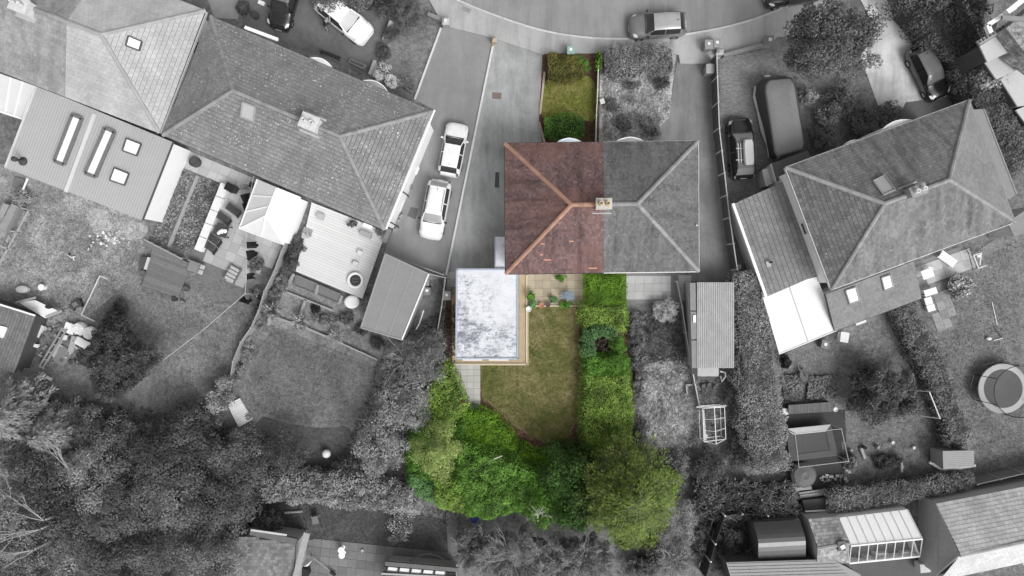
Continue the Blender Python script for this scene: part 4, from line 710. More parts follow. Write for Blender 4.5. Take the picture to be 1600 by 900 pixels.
for i, (x, y, v, s) in enumerate(((1352, 866, .7, (.5, .35, .75)), (1372, 862, .75, (1.0, .4, .8)), (1412, 862, .8, (.7, .55, .9)), (1340, 868, .3, (.3, .3, .5)))): c = W(x, y, .4); one('cabinet', MB().box((c.x, c.y, .06+s[2]/2), s), plain('cabinet_%d' % (v*100), g(v*.8)), ('small pale cabinet at the left inside the glazed conservatory', 'wide white cabinet in the middle of the glazed conservatory', 'tall white cabinet at the right inside the glazed conservatory', 'small grey stool at the far left inside the glazed conservatory')[i], 'cabinet' if i < 3 else 'stool', bevel=.02)
# mottled gable outhouse and curved dark shed
X = root('outhouse', 'small mottled gable roofed outhouse left of the white conservatory', 'outbuilding', W(1290, 845)); ze, zr = 2.2, 3.1; A, B, C, D = W(1263,811,ze), W(1310,807,ze), W(1327,849,zr), W(1277,857,zr); F_, E_ = W(1276,884,2.3), W(1327,879,2.3); MT = tile_mat('slates_mottled', [g(.22), g(.32), g(.42)], .02, 0, .3)
for poly in ([A, B, C, D], [D, C, E_, F_]): tile_slope(MB(), poly, .25, .25, .015).build('tiled_slope', MT, X, kind='stuff')
MB().add([p+dn for p in (A, B, C, D, E_, F_)], [(0,3,2,1), (3,5,4,2)]).build('roof_underlay', felt, X); MB().add([Vector((A.x+.05, A.y, 0)), Vector((F_.x+.05, F_.y, 0)), F_+Vector((.05, 0, -.04)), D+Vector((.05, 0, -.04)), A+Vector((.05, 0, -.04))], [(4,3,2,1,0)]).build('gable_wall', gw, X); MB().prism([A+Vector((.1, -.05, 0)), B, E_, F_+Vector((.1, .05, 0))], 0, 2.1).build('wall', gw, X); ridge_run(X, D, C, plain('ridge_slate', g(.33), .2, 6, .8, rnd=.2))
c = W(1315, 853, 3.2); MB().box((c.x, c.y, 2.9), (.55, .7, .7), .1).build('roof_cowl', plain('cowl', g(.13)), X); MB().box((c.x+.05, c.y-.05, 3.28), (.35, .3, .06), .5).build('cowl_cap', plain('cap_white', g(.7)), X)
X = root('curved_roof_shed', 'dark shed with curved glossy roof beside the fence at the bottom', 'shed', W(1220, 850)); prof = []; nn = 10; m_ = MB(); m2 = MB(); row = []
for i in range(nn+1):
    t = i/nn; z = 1.5+1.1*math.sin(math.pi*(.12+.76*t)); pa = W(1177+8*min(1, t*2.2), 816+66*t, z); pb = W(1250+9*min(1, t*2.2), 812+66*t, z); row.append((pa, pb))
for i in range(nn): (m2 if i in (5,) else m_).face(row[i][0], row[i+1][0], row[i+1][1], row[i][1])
m_.build('curved_roof', plain('roof_sheet_dark', g(.05), .25, 2, .35, .5), X, True); m2.build('roof_highlight', plain('highlight_pale', g(.28), .3, 6, .4), X, True); MB().prism([row[0][0], row[0][1], row[-1][1], row[-1][0]], 0, 1.7).build('wall', plain('shed_boards', g(.08), .3, 3), X)  # pale strip is the gloss highlight painted onto the curved roof
m_ = MB(); m_.add([r_[0]+Vector((.02, 0, -.03)) for r_ in row]+[(r_[0].x+.02, r_[0].y, 1.6) for r_ in row], [(i, nn+1+i, nn+2+i, i+1) for i in range(nn)]); m_.build('end_wall', plain('shed_boards', g(.08), .3, 3), X)
X = root('low_outbuilding', 'low building with pale boarded roof cut by the bottom picture edge', 'outbuilding', W(1240, 900)); z = 2.5; q = PW([(1135,879),(1300,874),(1345,898),(1345,930),(1150,930)], z); MB().prism(inset(q, .08), 0, z-.1).build('wall', plain('shed_boards', g(.08), .3, 3), X); MB().prism(q, z-.1, z).build('roof_sheet', plain('roof_mid', g(.3), .12, 1.5), X)
for i in range(9): MB().bar(W(1137+i*1.5,881+i*5,z+.02), W(1302+i*5,876+i*5,z+.02), .03, .03).build('roof_batten', plain('batten_grey', g(.22)), X)
# ---- bottom left building with pale stone parapet
X = root('rear_annexe', 'annexe with pale slated roof and stone parapet at the bottom left of the terrace', 'building', W(430, 870)); z = 3.0; q = PW([(385,838),(462,850),(458,930),(330,930),(340,850)], z); MB().prism(inset(q, .05), 0, z-.1).build('wall', m_wallg, X); MB().prism([p for p in q], z-.12, z).build('roof_deck', felt, X)
tile_slope(MB(), [p+Vector((0, 0, .02+(.5 if i in (0, 1) else 0)*0)) for i, p in enumerate(q)], .28, .24, .02).build('tiled_slope', tile_mat('slates_terrace', [g(.16), g(.22), g(.29)], 0, 0, .1), X, kind='stuff'); MB().bar(W(480,832,3.3), W(455,930,3.3), .42, .3).build('parapet', plain('parapet_stone', g(.34), .2, 3), X); MB().bar(W(392,830,3.2), W(464,846,3.2), .45, .3).build('parapet', plain('parapet_dark2', g(.13), .3, 3), X); MB().bar(W(392,828,3.38), W(448,836,3.38), .14, .06).build('coping', plain('coping_pale', g(.5)), X)
X = root('glazed_lean_to', 'lean to with bright glazed roof lights at the bottom edge of the picture', 'conservatory', W(650, 895)); z = 2.6; q = PW([(600,886),(712,896),(712,940),(596,935)], z); MB().prism(inset(q, .1), 0, z-.2).build('wall', m_wallg, X); MB().prism(q, z-.2, z).build('roof_deck', plain('leanto_deck', g(.07)), X)
for i in range(5): a = 607+i*18.5; skylight(X, [(a, 884.5+i*1.5), (a+16, 886+i*1.5), (a+14, 893+i*1.5), (a-2, 891.5+i*1.5)], z, glassm=plain('leanto_glass', g(.75), .1, 2, .2), up=.06, fw=.05)
MB().bar(W(596,896,2.72), W(715,902,2.72), .12, .12).build('glazing_bar', plain('bar_mid', g(.4)), X); MB().bar(W(602,880,2.75), W(716,890,2.75), .3, .2).build('roof_edge', plain('parapet_dark2', g(.13), .3, 3), X)
c = [W(640+ (i*7), 876-16*math.sin(math.pi*i/10)+i*1.2, 1.) for i in range(11)]; MB().tube(c, .05, 6).build('arched_rim', plain('rim_grey', g(.2)), X)
# ---- left edge shed with small tiles
X = root('garden_shed', 'shed with small dark roof tiles at the left edge beside the scrap heap', 'shed', W(20, 530)); z0, z1 = 1.8, 2.3; q = para([W(-50,460,z1), W(55,494,z0), W(22,583,z0), W(-50,575,z1)])
MB().prism(inset([Vector((p.x, p.y, 0)) for p in q], .15), 0, 1.6).build('wall', plain('shed_boards', g(.08), .3, 3), X); MB().hexa([p-Vector((0, 0, .25)) for p in q[::-1]], [p-Vector((0, 0, .03)) for p in q[::-1]]).build('roof_deck', felt, X); tile_slope(MB(), q, .3, .22, .02).build('tiled_slope', tile_mat('tiles_shed', [g(.16), g(.185), g(.21)], 0, 0, .1), X, kind='stuff'); MB().bar(W(-50,460,2.36), W(55,493,1.88), .12, .1).build('white_fascia', m_fascia, X)
c = [(-6,508),(12,512),(6,527),(-8,522)]; skylight(X, c, [plane_z(q[0], q[1], q[2], *k) for k in c], fr=m_fascia)
# ---- corrugated shed on the right and bare greenhouse frame
X = root('corrugated_shed', 'long shed with pale corrugated roof left of the tall hedge', 'shed', W(1118, 510)); z = 2.6; q = PW([(1080,441),(1147,441),(1147,575),(1088,575)], z); MB().prism(PW([(1080,442),(1146,442),(1146,574),(1086,574)], 2.3), 0, 2.3).build('wall', m_wallg, X)
m_ = MB(); x0, x1 = W(1089,0,z).x, W(1148,0,z).x; y0, y1 = W(0,441,z).y, W(0,574.5,z).y; n = 80
for i in range(n):
    xa, xb = x0+(x1-x0)*i/n, x0+(x1-x0)*(i+1)/n; za, zb = z+.042*math.sin(i*math.pi/2)-(i/n)*.12, z+.042*math.sin((i+1)*math.pi/2)-((i+1)/n)*.12; m_.face((xa, y1, za), (xb, y1, zb), (xb, y0, zb), (xa, y0, za))
m_.build('corrugated_sheet', plain('asbestos_sheet', g(.46), .2, 1.6, .85), X); MB().hexa([W(1089,575,z-.2), W(1147,575,z-.25), W(1147,441,z-.25), W(1089,441,z-.2)], [W(1089,575,z-.04), W(1147,575,z-.17), W(1147,441,z-.17), W(1089,441,z-.04)]).build('roof_frame', m_wallg, X)
for i in range(3): MB().bar(W(1082+i*1.2,442+i*45,z-.08), W(1083+i*1.2,485+i*45,z-.08), .42, .1).build('ridge_flashing', plain('flash_grey', g(.24), .15, 2), X)
MB().box(W(1085,498,2.62), (.2, .55, .1)).build('roof_vent', m_fascia, X); MB().prism(PW([(1090,575),(1123,575),(1123,588),(1090,588)], 2.2), 0, 2.2).build('end_store', plain('store_pale', g(.42)), X)
X = root('greenhouse_frame', 'bare white greenhouse frame without glass below the corrugated shed', 'greenhouse', W(1118, 660)); wm = m_fascia; f0 = [W(1098,638,1.2), W(1132,636,1.2), W(1134,686,1.2), W(1100,690,1.2)]; rg = [W(1116,636,1.9), W(1119,694,1.9)]
for i in range(4): MB().tube([f0[i], f0[(i+1) % 4]], .03, 5).build('eaves_bar', wm, X); MB().tube([(f0[i].x, f0[i].y, 0), f0[i]], .03, 5).build('post', wm, X); MB().tube([(f0[i].x, f0[i].y, .1), (f0[(i+1) % 4].x, f0[(i+1) % 4].y, .1)], .03, 5).build('base_bar', wm, X)
MB().tube(rg, .035, 5).build('ridge_bar', wm, X)
for t in (0, .33, .66, 1):
    for s in (0, 1): MB().tube([rg[0].lerp(rg[1], t), (f0[0] if s == 0 else f0[1]).lerp(f0[3] if s == 0 else f0[2], t)], .022, 5).build('rafter', wm, X)
MB().bar(W(1088,636,1.3), W(1135,634,1.3), .1, .06).build('head_board', plain('board_pale', g(.5)), X); MB().bar(W(1097,640,.9), W(1101,690,.9), .2, .5).build('side_panel', plain('board_pale', g(.5)), X)
# ================================================================== cars
m_tyre = plain('tyre', g(.02), .2, 6, .8); m_rim = plain('rim', g(.45), .1, 6, .35, .5, metal=.7); m_cglass = glass('car_glass', g(.03), .05, .7); m_lamp = glass('headlamp', g(.75), .1, .6); m_tail = glass('tail_lamp', g(.12), .15, .6); m_trim = plain('black_trim', g(.035), .2, 6, .5); m_plate = plain('number_plate', g(.7))
def car(label, px, py, dx, dy, L, Wd, Ht, body, roofm=None, kind='hatch', glassm=None, rails=False, group='parked cars', name='parked_car', boxm=None):
    c = W(px, py, .8); r = root(name, label, 'car', Vector((c.x, c.y, .012)), group); r.rotation_euler = (0, 0, math.atan2(-dy, dx)); gl = glassm or m_cglass
    hw = Wd/2; hl = L/2; sv = kind == 'suv'
    # stations along the length, x in units of half length, front = +1: half width, belt height, top height, roof half width
    hood = .92 if not sv else 1.02; belt = .92 if not sv else 1.05; rear = .95 if not sv else 1.08
    xb = .40 if not sv else .44; xf = .12 if not sv else .2; xr = -.72; xe = -.9
    ST = []
    def st(x, w, bt, tp, rw): ST.append((x*hl, w*hw, bt, tp, rw*hw))
    st(1.0, .60, .55, .60, .40); st(.985, .74, .62, .70, .55); st(.95, .86, .68, .78, .66); st(.88, .94, .74, hood*.93, .74); st(.75, .985, .82, hood*.98, .78); st(.6, 1., .87, hood*1.02, .8); st(xb+.03, 1., belt-.03, hood*1.07, .82)
    st(xb, 1., belt, hood*1.1, .82); st((xb+xf)/2, 1., belt, (hood*1.1+Ht)/2+.04, .77); st(xf, 1., belt, Ht-.04, .71); st(xf-.12, 1., belt, Ht, .7); st(-.2, 1., belt+.01, Ht+.01, .7); st(-.45, 1., belt+.02, Ht, .695); st(xr, .985, belt+.03, Ht-.05, .68); st((xr+xe)/2-.02, .96, belt+.04, (Ht+rear)/2, .70); st(xe, .92, belt, rear, .74); st(-.96, .87, .85, .88, .7); st(-1., .72, .6, .62, .55)
    def sec(s):
        x, w, bt, tp, rw = s; cab = tp-bt > .25
        z4 = tp-.05 if cab else max(bt, tp-.035)
        return [(x, w*.93, .2), (x, w*.99, .36), (x, w, (bt+.36)/2), (x, w*.985, bt-.1), (x, w*.93, bt), (x, rw*1.0, z4), (x, rw*.93, tp), (x, rw*.5, tp+.02), (x, 0, tp+.028)]
    S = [sec(s) for s in ST]; bd = MB(); rf = MB(); ws = MB(); rwn = MB(); sw = {1: [MB(), MB()], -1: [MB(), MB()]}; n = len(S)
    iA = 7; iB = 9; iR = 13; iE = 15                      # screen base, roof front, roof rear, rear glass base
    for s in (1, -1):
        for i in range(n-1):
            for k in range(8):
                a, b, c_, d = S[i][k], S[i+1][k], S[i+1][k+1], S[i][k+1]; q = [(p[0], p[1]*s, p[2]) for p in (a, b, c_, d)]
                if s == -1: q = q[::-1]
                if k >= 5 and iA <= i < iB: t = ws
                elif k >= 5 and iR <= i < iE: t = rwn
                elif k == 4 and iA < i < iR: t = sw[s][0 if i < 11 else 1]
                elif k >= 5 and iB <= i < iR: t = rf
                else: t = bd
                if k >= 6 and t in (ws, rwn) and False: continue
                t.add(q, [(0, 1, 2, 3)])
    for e_, rev in ((0, False), (n-1, True)):
        pts = [(p[0], p[1], p[2]) for p in S[e_]]+[(p[0], -p[1], p[2]) for p in S[e_][-2::-1]]; bd.face(*(pts if not rev else pts[::-1]))
    bd.face(*[(s[0][0], s[0][1], .2) for s in S], *[(s[0][0], -s[0][1], .2) for s in S[::-1]])
    def weld(mb): 
        key = {}; nv = []; mp = []
        for p in mb.v:
            kk = tuple(round(x, 4) for x in p)
            if kk not in key: key[kk] = len(nv); nv.append(p)
            mp.append(key[kk])
        mb.v = nv; mb.f = [t for t in (tuple(dict.fromkeys(mp[i] for i in f)) for f in mb.f) if len(t) > 2]; return mb
    weld(bd).build('body', body, r, True, True); weld(rf).build('roof', roofm or body, r, True, True); weld(ws).build('windscreen', gl, r, True, True); weld(rwn).build('rear_window', gl, r, True, True)
    for s in (1, -1):
        for m_ in sw[s]: weld(m_).build('side_window', gl if glassm is None else m_cglass, r, True, True)
    for s in (1, -1):                                          # pillars and door joint lines
        for xx in (-.2,): MB().bar((xx*hl, s*hw*.94, belt+.02), (xx*hl, s*hw*.71, Ht-.05), .07, .03).build('pillar', body, r, local=True)
        MB().bar((xb*hl+.02, s*hw*.86, hood*1.1+.0), (xf*hl, s*hw*.71, Ht-.03), .07, .05).build('pillar', body, r, local=True)
        m_ = MB(); m_.box((xb*hl-.12, s*(hw+.09), belt+.03), (.14, .2, .13)); m_.build('mirror', body if not sv else m_trim, r, local=True, bevel=.03)
        hp = [(hl*.93, s*hw*.66, .74), (hl*.86, s*hw*.9, .77), (hl*.74, s*hw*.97, .84), (hl*.76, s*hw*.82, hood*.97), (hl*.87, s*hw*.66, hood*.92)]; m_ = MB(); m_.face(*([Vector(p)+Vector((.02, s*.015, .03)) for p in hp][::s])); m_.build('headlight', m_lamp, r, local=True)
        m_ = MB(); m_.box((-hl*.945, s*hw*.78, .9), (.2, .16, .26)); m_.build('tail_light', m_tail, r, local=True, bevel=.03)
        for xx in (.64, -.60):
            t = MB(); cy = s*(hw-.1); ring = [(.20, -.1), (.31, -.1), (.33, -.06), (.33, .06), (.31, .1), (.20, .1)]; k = 18; vs = []; fs = []
            for (rr_, yy) in ring: vs += [(xx*hl+rr_*math.cos(6.2832*j/k), cy+yy, .33+rr_*math.sin(6.2832*j/k)) for j in range(k)]
            for q in range(len(ring)-1): fs += [(q*k+j, q*k+(j+1) % k, (q+1)*k+(j+1) % k, (q+1)*k+j) for j in range(k)]
            ty = t.add(vs, fs).build('wheel', m_tyre, r, local=True); m_ = MB(); m_.tube([(xx*hl, cy-.08, .33), (xx*hl, cy+.08, .33)], .205, 14); m_.build('rim', m_rim, ty, local=True)
    MB().box((hl*.985, 0, .5), (.06, Wd*.62, .16)).build('grille', m_trim, r, local=True); MB().box((hl*1.0, 0, .38), (.03, .5, .11)).build('number_plate', m_plate, r, local=True); MB().box((-hl*.995, 0, .72), (.03, .5, .11)).build('number_plate', m_plate, r, local=True)
    MB().bar((xb*hl+.05, -hw*.78, hood*1.1-.01), (xb*hl+.05, hw*.78, hood*1.1-.01), .09, .04).build('wiper_cowl', m_trim, r, local=True)
    MB().bar((-.6*hl, 0, Ht+.02), (-.66*hl, 0, Ht+.12), .03, .03).build('aerial', m_trim, r, local=True)
    if rails:
        for s in (1, -1): MB().tube([(xf*hl-.25, s*hw*.62, Ht+.06), (-.3*hl, s*hw*.62, Ht+.1), (xr*hl+.2, s*hw*.6, Ht+.03)], .022, 5).build('roof_rail', m_rim, r, local=True)
    return r
P_W = paint('paint_white', g(.80)); P_S = paint('paint_silver_white', g(.66)); P_B = paint('paint_black', g(.012), .12, 1.); P_G = paint('paint_grey', g(.17), .2, .8); P_GR = paint('paint_grey_roof', g(.34), .25, .6)
GP = glass('screen_pale', g(.34), .15, .5)
car('white hatchback parked on the dark driveway, bonnet pointing to the road', 708, 233, 15, -79, 4.15, 1.78, 1.42, P_W)
car('white estate car parked nose to the garage behind the white hatchback', 680, 327, -17, 89, 4.65, 1.86, 1.6, P_W, kind='suv', glassm=GP, rails=True)
car('grey hatchback parked along the kerb of the road', 1028, 39, -88, 5, 4.35, 1.86, 1.55, P_G, P_GR, kind='suv')
bc = car('black estate car with a pale roof box on the block paved driveway', 1159, 231, -6, -92, 4.75, 1.88, 1.55, P_B, paint('paint_black_roof', g(.14), .3, .4), kind='suv', glassm=glass('screen_mid', g(.22), .15, .5), rails=True)
car('black hatchback on the pale concrete forecourt beside the hedge', 1452, 113, 33, 66, 4.35, 1.82, 1.5, P_B, paint('paint_black_roof_sheen', g(.16), .15, .6), glassm=glass('screen_black', g(.12), .05, .7))  # black roof greyed so its colour holds the reflection
car('black car parked nose in beside the white van, cut by the top edge', 444, 2, -22, 80, 4.3, 1.8, 1.5, P_B, paint('paint_black_roof_sheen', g(.16), .15, .6))
car('white van like car with its rear under the tree at the top', 536, 27, 75, 60, 4.75, 1.95, 1.75, paint('paint_bright_white', g(.88)), kind='suv', glassm=glass('screen_bright', g(.5), .15, .5), name='parked_van')
car('dark car at the top edge of the picture half hidden by the big tree', 1240, -12, -88, 12, 4.3, 1.8, 1.5, P_B)
bx = MB(); c = W(1169, 238, 1.75); m_ = MB(); L2, W2 = 1.95, .74
for i, (s, z) in enumerate(((.9, 0), (1., .08), (1., .24), (.86, .36))):
    for (x, y) in ((-.5, -.35), (-.38, -.5), (.38, -.5), (.5, -.35), (.5, .35), (.38, .5), (-.38, .5), (-.5, .35)): m_.v.append((x*W2*s, y*L2*(.94+.06*s)*s**.5, z))
m_.f = [(i*8+k, i*8+(k+1) % 8, (i+1)*8+(k+1) % 8, (i+1)*8+k) for i in range(3) for k in range(8)]+[tuple(range(8))[::-1], tuple(range(24, 32))]
o = m_.build('roof_box', plain('roof_box_pale', g(.55), .06, 2, .4), None, local=True, bevel=.03); o.location = (c.x, c.y, 1.66); o.rotation_euler = (0, 0, .06); tag(o, 'pale roof box strapped on top of the black estate car', 'roof box')
X = root('roof_rack', 'silver rack bars lying on the roof of the black estate car', 'rack', W(1156, 235, 1.64))
for y in (232, 250): MB().bar(W(1150,y,1.64), W(1170,y-.5,1.64), .06, .04).build('cross_bar', plain('rack_silver', g(.6), .1, 4, .3), X)
for x in (1153, 1157): MB().bar(W(x,224,1.69), W(x+1.5,254,1.69), .05, .05).build('carrier_bar', plain('rack_silver', g(.6), .1, 4, .3), X)
# covered vehicle under a tarpaulin
X = root('tarpaulin_cover', 'large vehicle under a taut grey tarpaulin beside the black estate car', 'covered vehicle', W(1215, 190)); top = [W(1195,134,2.2), W(1203,124,2.05), W(1234,121,2.05), W(1241,130,2.2), W(1258,232,2.2), W(1213,245,2.2)]; bot = [W(1176,142,.3), W(1192,124,.3), W(1238,121,.3), W(1245,140,.3), W(1258,230,.3), W(1203,250,.3)]
n = 6; cc = sum(top, Vector((0, 0, 0)))/6; rings = [bot, [p.lerp(q, .55)+Vector((0, 0, .12)) for p, q in zip(bot, top)], [p-Vector((0, 0, .22)) for p in top], [p.lerp(cc, .02)-Vector((0, 0, .04)) for p in top], [p.lerp(cc, .07)+Vector((0, 0, .02)) for p in top], [p.lerp(cc, .5)+Vector((0, 0, .06)) for p in top]]
rings = [[r_[0].lerp(r_[1], .3)]+[x for k in range(1, n) for x in (r_[k].lerp(r_[k-1], .07), r_[k].lerp(r_[(k+1) % n], .07))]+[r_[0].lerp(r_[-1], .07)] for r_ in rings]; K = len(rings[0]); m_ = MB(); m2 = MB()
for i in range(2): m_.add(rings[i]+rings[i+1], [(k, K+k, K+(k+1) % K, (k+1) % K) for k in range(K)])
for i in range(2, 5): m2.v += [tuple(p) for p in rings[i]] if i == 2 else []
m2.v = [tuple(p) for r_ in rings[2:] for p in r_]; m2.f = [(i*K+k, (i+1)*K+k, (i+1)*K+(k+1) % K, i*K+(k+1) % K) for i in range(3) for k in range(K)]+[tuple(range(3*K, 4*K))[::-1]]
m2.build('cover_top', plain('tarp_grey', g(.19), .12, .7, .6), X, True); m_.build('cover_sides', plain('tarp_shade', g(.075), .2, 1.5, .7), X, True)  # one tarpaulin; the sides are coloured darker to carry their shade
MB().tube([W(1180,135,.35), W(1179,152,.4), W(1184,172,.35), W(1192,205,.4), W(1200,228,.35), W(1201,246,.3)], [.08, .14, .1, .16, .12, .05], 6).build('folded_hem', plain('hem_pale', g(.55), .2, 3), X); MB().box(W(1199,119,.8), (.42, .14, .14), .05).build('tow_plate', plain('plate_pale', g(.6)), X)
MB().tube([W(1214,243,.5), W(1218,246,.5)], .16, 8).build('tail_lamp', plain('plate_pale', g(.6)), X)
# ================================================================== garden and street things
m_slab = plain('slab_beige', (.42,.36,.27), .14, 3, .85, rnd=.25, bump=.003); m_slabg = plain('slab_grey', g(.47), .12, 3, .85, rnd=.22); m_slabd = plain('slab_dark', g(.2), .18, 3, .85, rnd=.3); m_slabp = plain('slab_palegrey', (.47,.46,.43), .08, 3, .85, rnd=.15)
m_wood = plain('timber_grey', g(.2), .25, 5, .85, rnd=.25); m_woodl = plain('timber_pale', g(.36), .2, 5, .85, rnd=.2); m_dark = plain('dark_plastic', g(.03), .2, 5, .5); m_wp = plain('white_plastic', g(.78), .05, 4, .4)
def st_patio(name, poly, z, bed): return sheet(name, poly, z, bed)
# paved areas, slab by slab
p = st_patio('beige_patio', [(822,428),(914,428),(914,478),(822,478)], .022, plain('slab_joint', (.16,.13,.09), .2)); slabs(p, [(823,428),(913,428),(913,476),(823,476)], (1, 0), .63, .63, .06, m_slab)
p = st_patio('pale_garden_path', [(713,571),(750,571),(750,633),(728,634),(713,600)], .022, plain('slab_joint_grey', g(.2), .2)); slabs(p, [(709,570),(751,570),(751,637),(726,637),(709,598)], (1, 0), .52, .5, .06, m_slabp)
p = st_patio('side_path', [(698,426),(709,424),(709,460),(697,462)], .022, plain('slab_joint_grey', g(.2), .2)); slabs(p, [(696,426),(710,424),(710,462),(695,462)], (.1, 1), .6, .55, .06, m_slabg)
m_ = MB(); 
for a, b in (((823,430),(823,570)), ((709,569),(825,569)), ((823,478),(912,478)), ((709,571),(709,600))): m_.bar(W(*a, .06), W(*b, .06), .1, .12)
one('garden_edging', m_, plain('edging_stone', (.58,.50,.38), .15, 4), 'pale stone edging around the lawn side of the white roofed extension', 'edging')
p = st_patio('grey_patio', [(978,425),(1072,425),(1075,470),(985,475)], .02, plain('slab_joint_grey', g(.2), .2)); slabs(p, [(978,428),(1050,428),(1052,466),(984,468)], (1, 0), .7, .62, .055, m_slabg); slabs(p, [(1060,428),(1076,428),(1076,470),(1062,470)], (1, 0), .5, .5, .055, m_slabg)
p = bpy.data.objects['patio_base']; slabs(p, [(276,234),(402,282),(378,356),(448,384),(436,408),(400,420),(386,436),(370,446),(318,398),(352,292),(290,264)], (1, .42), .75, .75, .05, m_slabg)
p = bpy.data.objects['paved_terrace']; slabs(p, [(482,846),(716,870),(716,905),(468,905)], (1, .105), .72, .66, .05, m_slabd)
p = st_patio('stepping_patio', [(1415,415),(1500,385),(1520,425),(1455,432),(1492,515),(1465,520),(1440,460)], .022, plain('patio_bed2', g(.2), .25, 2)); slabs(p, [(1425,412),(1505,385),(1518,420),(1460,436),(1455,440),(1425,425)], (1, -.36), .8, .8, .055, m_slabg); slabs(p, [(1458,462),(1478,452),(1492,505),(1466,522)], (.36, 1), .72, .62, .055, plain('slab_mid', g(.32), .12, 3, .85, rnd=.3))
p = st_patio('garden_slab_path', [(700,800),(718,800),(714,868),(700,866)], .02, plain('patio_bed2', g(.2), .25, 2)); slabs(p, [(700,800),(718,800),(714,868),(700,866)], (.05, 1), .8, .7, .05, m_slabd)
# timber decks, board by board
def deck(name, label, q, n, z, mat, along=0, th=.04):
    P = PW(q, z); d = root(name, label, 'deck', Vector((sum(p.x for p in P)/4, sum(p.y for p in P)/4, 0))); a, b, c, e = P if along == 0 else (P[1], P[2], P[3], P[0])
    MB().prism(inset(P, .06), 0, z-th-.01).build('frame', plain('deck_frame', g(.1)), d)
    for i in range(n):
        t0, t1 = (i+.025)/n, (i+.975)/n; o = a.lerp(e, t0), b.lerp(c, t0), b.lerp(c, t1), a.lerp(e, t1); zz = random.uniform(-.004, .004); MB().prism(o, z-th+zz, z+zz).build('board', mat, d)
    return d
deck('pale_deck', 'large pale boarded deck behind the lichen spotted house', [(487,316),(603,362),(566,467),(462,424)], 26, .35, plain('deck_cream', g(.64), .05, 1.5, .7, rnd=.07))
deck('timber_deck', 'weathered timber deck with planters below the planted strip', [(238,388),(300,412),(278,466),(222,446)], 14, .25, m_wood)
# planted strip: gravel bed, path, white bench wall of slabs
sheet('planted_strip', [(285,262),(345,286),(300,395),(238,370)], .06, ground_mat('strip_soil', [g(.07), g(.14), g(.22)], 1.5, 8, .05), z0=-.02); sheet('strip_path', [(307,274),(312,276),(268,386),(262,384)], .07, plain('strip_path', g(.3), .15, 2))
X = root('white_bench_wall', 'row of white topped wall sections along the planted strip', 'wall', W(330, 340)); a0, a1 = W(351,287,.55), W(309,392,.55)
for i in range(5):
    p0, p1 = a0.lerp(a1, (i+.02)/5), a0.lerp(a1, (i+.98)/5); MB().bar(p0-Vector((0, 0, .05)), p1-Vector((0, 0, .05)), .62, .1).build('cap_slab', plain('cap_white', g(.84), .04), X); MB().bar(Vector((p0.x, p0.y, .25)), Vector((p1.x, p1.y, .25)), .5, .48).build('wall_section', m_white, X)
for i, (x, y, lab) in enumerate(((367,328,'dark slatted lounger nearest the washing line of the left patio'), (352,341,'dark slatted lounger second from the washing line'), (337,374,'dark slatted lounger below the dark table'), (330,385,'dark slatted lounger nearest the bottom end of the white bench wall'))):
    r = root('garden_lounger', lab, 'lounger', W(x, y, .02), 'dark garden loungers', rz=-.62); mm = plain('lounger_dark', g(.055), .2, 8, .6)
    for k in range(9): MB().box((-.5+k*.11, 0, .36), (.085, .58, .025)).build('seat_slat', mm, r, local=True)
    for k in range(6): MB().box((.52+k*.07, 0, .42+k*.075), (.06, .58, .025), 0).build('back_slat', mm, r, local=True)
    for sx in (-.45, .4):
        for sy in (-.25, .25): MB().box((sx, sy, .17), (.05, .05, .34)).build('leg', mm, r, local=True)
    for sy in (-.29, .29): MB().bar((-.56, sy, .34), (.5, sy, .34), .05, .05).build('side_rail', plain('rail_pale', g(.3)), r, local=True)
def table(name, label, px, py, sx, sy, h, rz, mt, cat='table', legs=True):
    r = root(name, label, cat, W(px, py, .06), rz=rz); MB().box((0, 0, h-.02), (sx, sy, .04)).build('top', mt, r, local=True, bevel=.015)
    for a in (-1, 1):
        for b in (-1, 1): MB().box((a*(sx/2-.06), b*(sy/2-.06), (h-.04)/2), (.06, .06, h-.04)).build('leg', mt, r, local=True)
    return r
table('garden_table', 'dark square table with white cloths among the loungers', 352, 361, 1.0, .95, .7, -.35, plain('lounger_dark', g(.055), .2, 8, .6))
m_ = MB()
c = W(347, 362, .8)
for i in range(7): m_.ball((c.x+random.uniform(-.3, .25), c.y+random.uniform(-.12, .1), .83), random.uniform(.1, .17), 8, (1, 1, .5), .15)
one('crumpled_cloth', m_, plain('cloth_white', g(.8)), 'crumpled white cloth on the dark square table', 'cloth', smooth=True)
def barrel(name, label, px, py, r, h, mt, cat, prof=None, z0=0., group=None, sx=1., sy=1.):
    c = W(px, py, z0+h); return one(name, MB().lathe((c.x, c.y, z0), prof or [(r*.85, 0), (r, h*.1), (r, h*.9), (r*.92, h), (r*.8, h), (r*.78, h*.85)], 16, sx, sy), mt, label, cat, group)
def crate(name, label, px, py, s, rz, mt, cat='box', lid=None, z0=0.):
    c = W(px, py, z0+s[2]); r = root(name, label, cat, Vector((c.x, c.y, z0)), rz=rz); m_ = MB(); x, y = s[0]/2, s[1]/2; m_.hexa([(-x*.88, -y*.88, 0), (x*.88, -y*.88, 0), (x*.88, y*.88, 0), (-x*.88, y*.88, 0)], [(-x, -y, s[2]-.08), (x, -y, s[2]-.08), (x, y, s[2]-.08), (-x, y, s[2]-.08)]); m_.build('body', mt, r, local=True, bevel=.02)
    MB().box((0, 0, s[2]-.04), (s[0]*1.06, s[1]*1.06, .08)).build('lid', lid or mt, r, local=True, bevel=.03); return r
crate('barbecue', 'black lidded barbecue at the top end of the white bench wall', 359, 293, (.75, .6, .95), -.5, plain('bbq_black', g(.02), .2, 4, .3), 'barbecue')
crate('storage_box', 'small black box by the corner of the white hipped conservatory', 393, 289, (.42, .42, .6), -.4, m_dark)
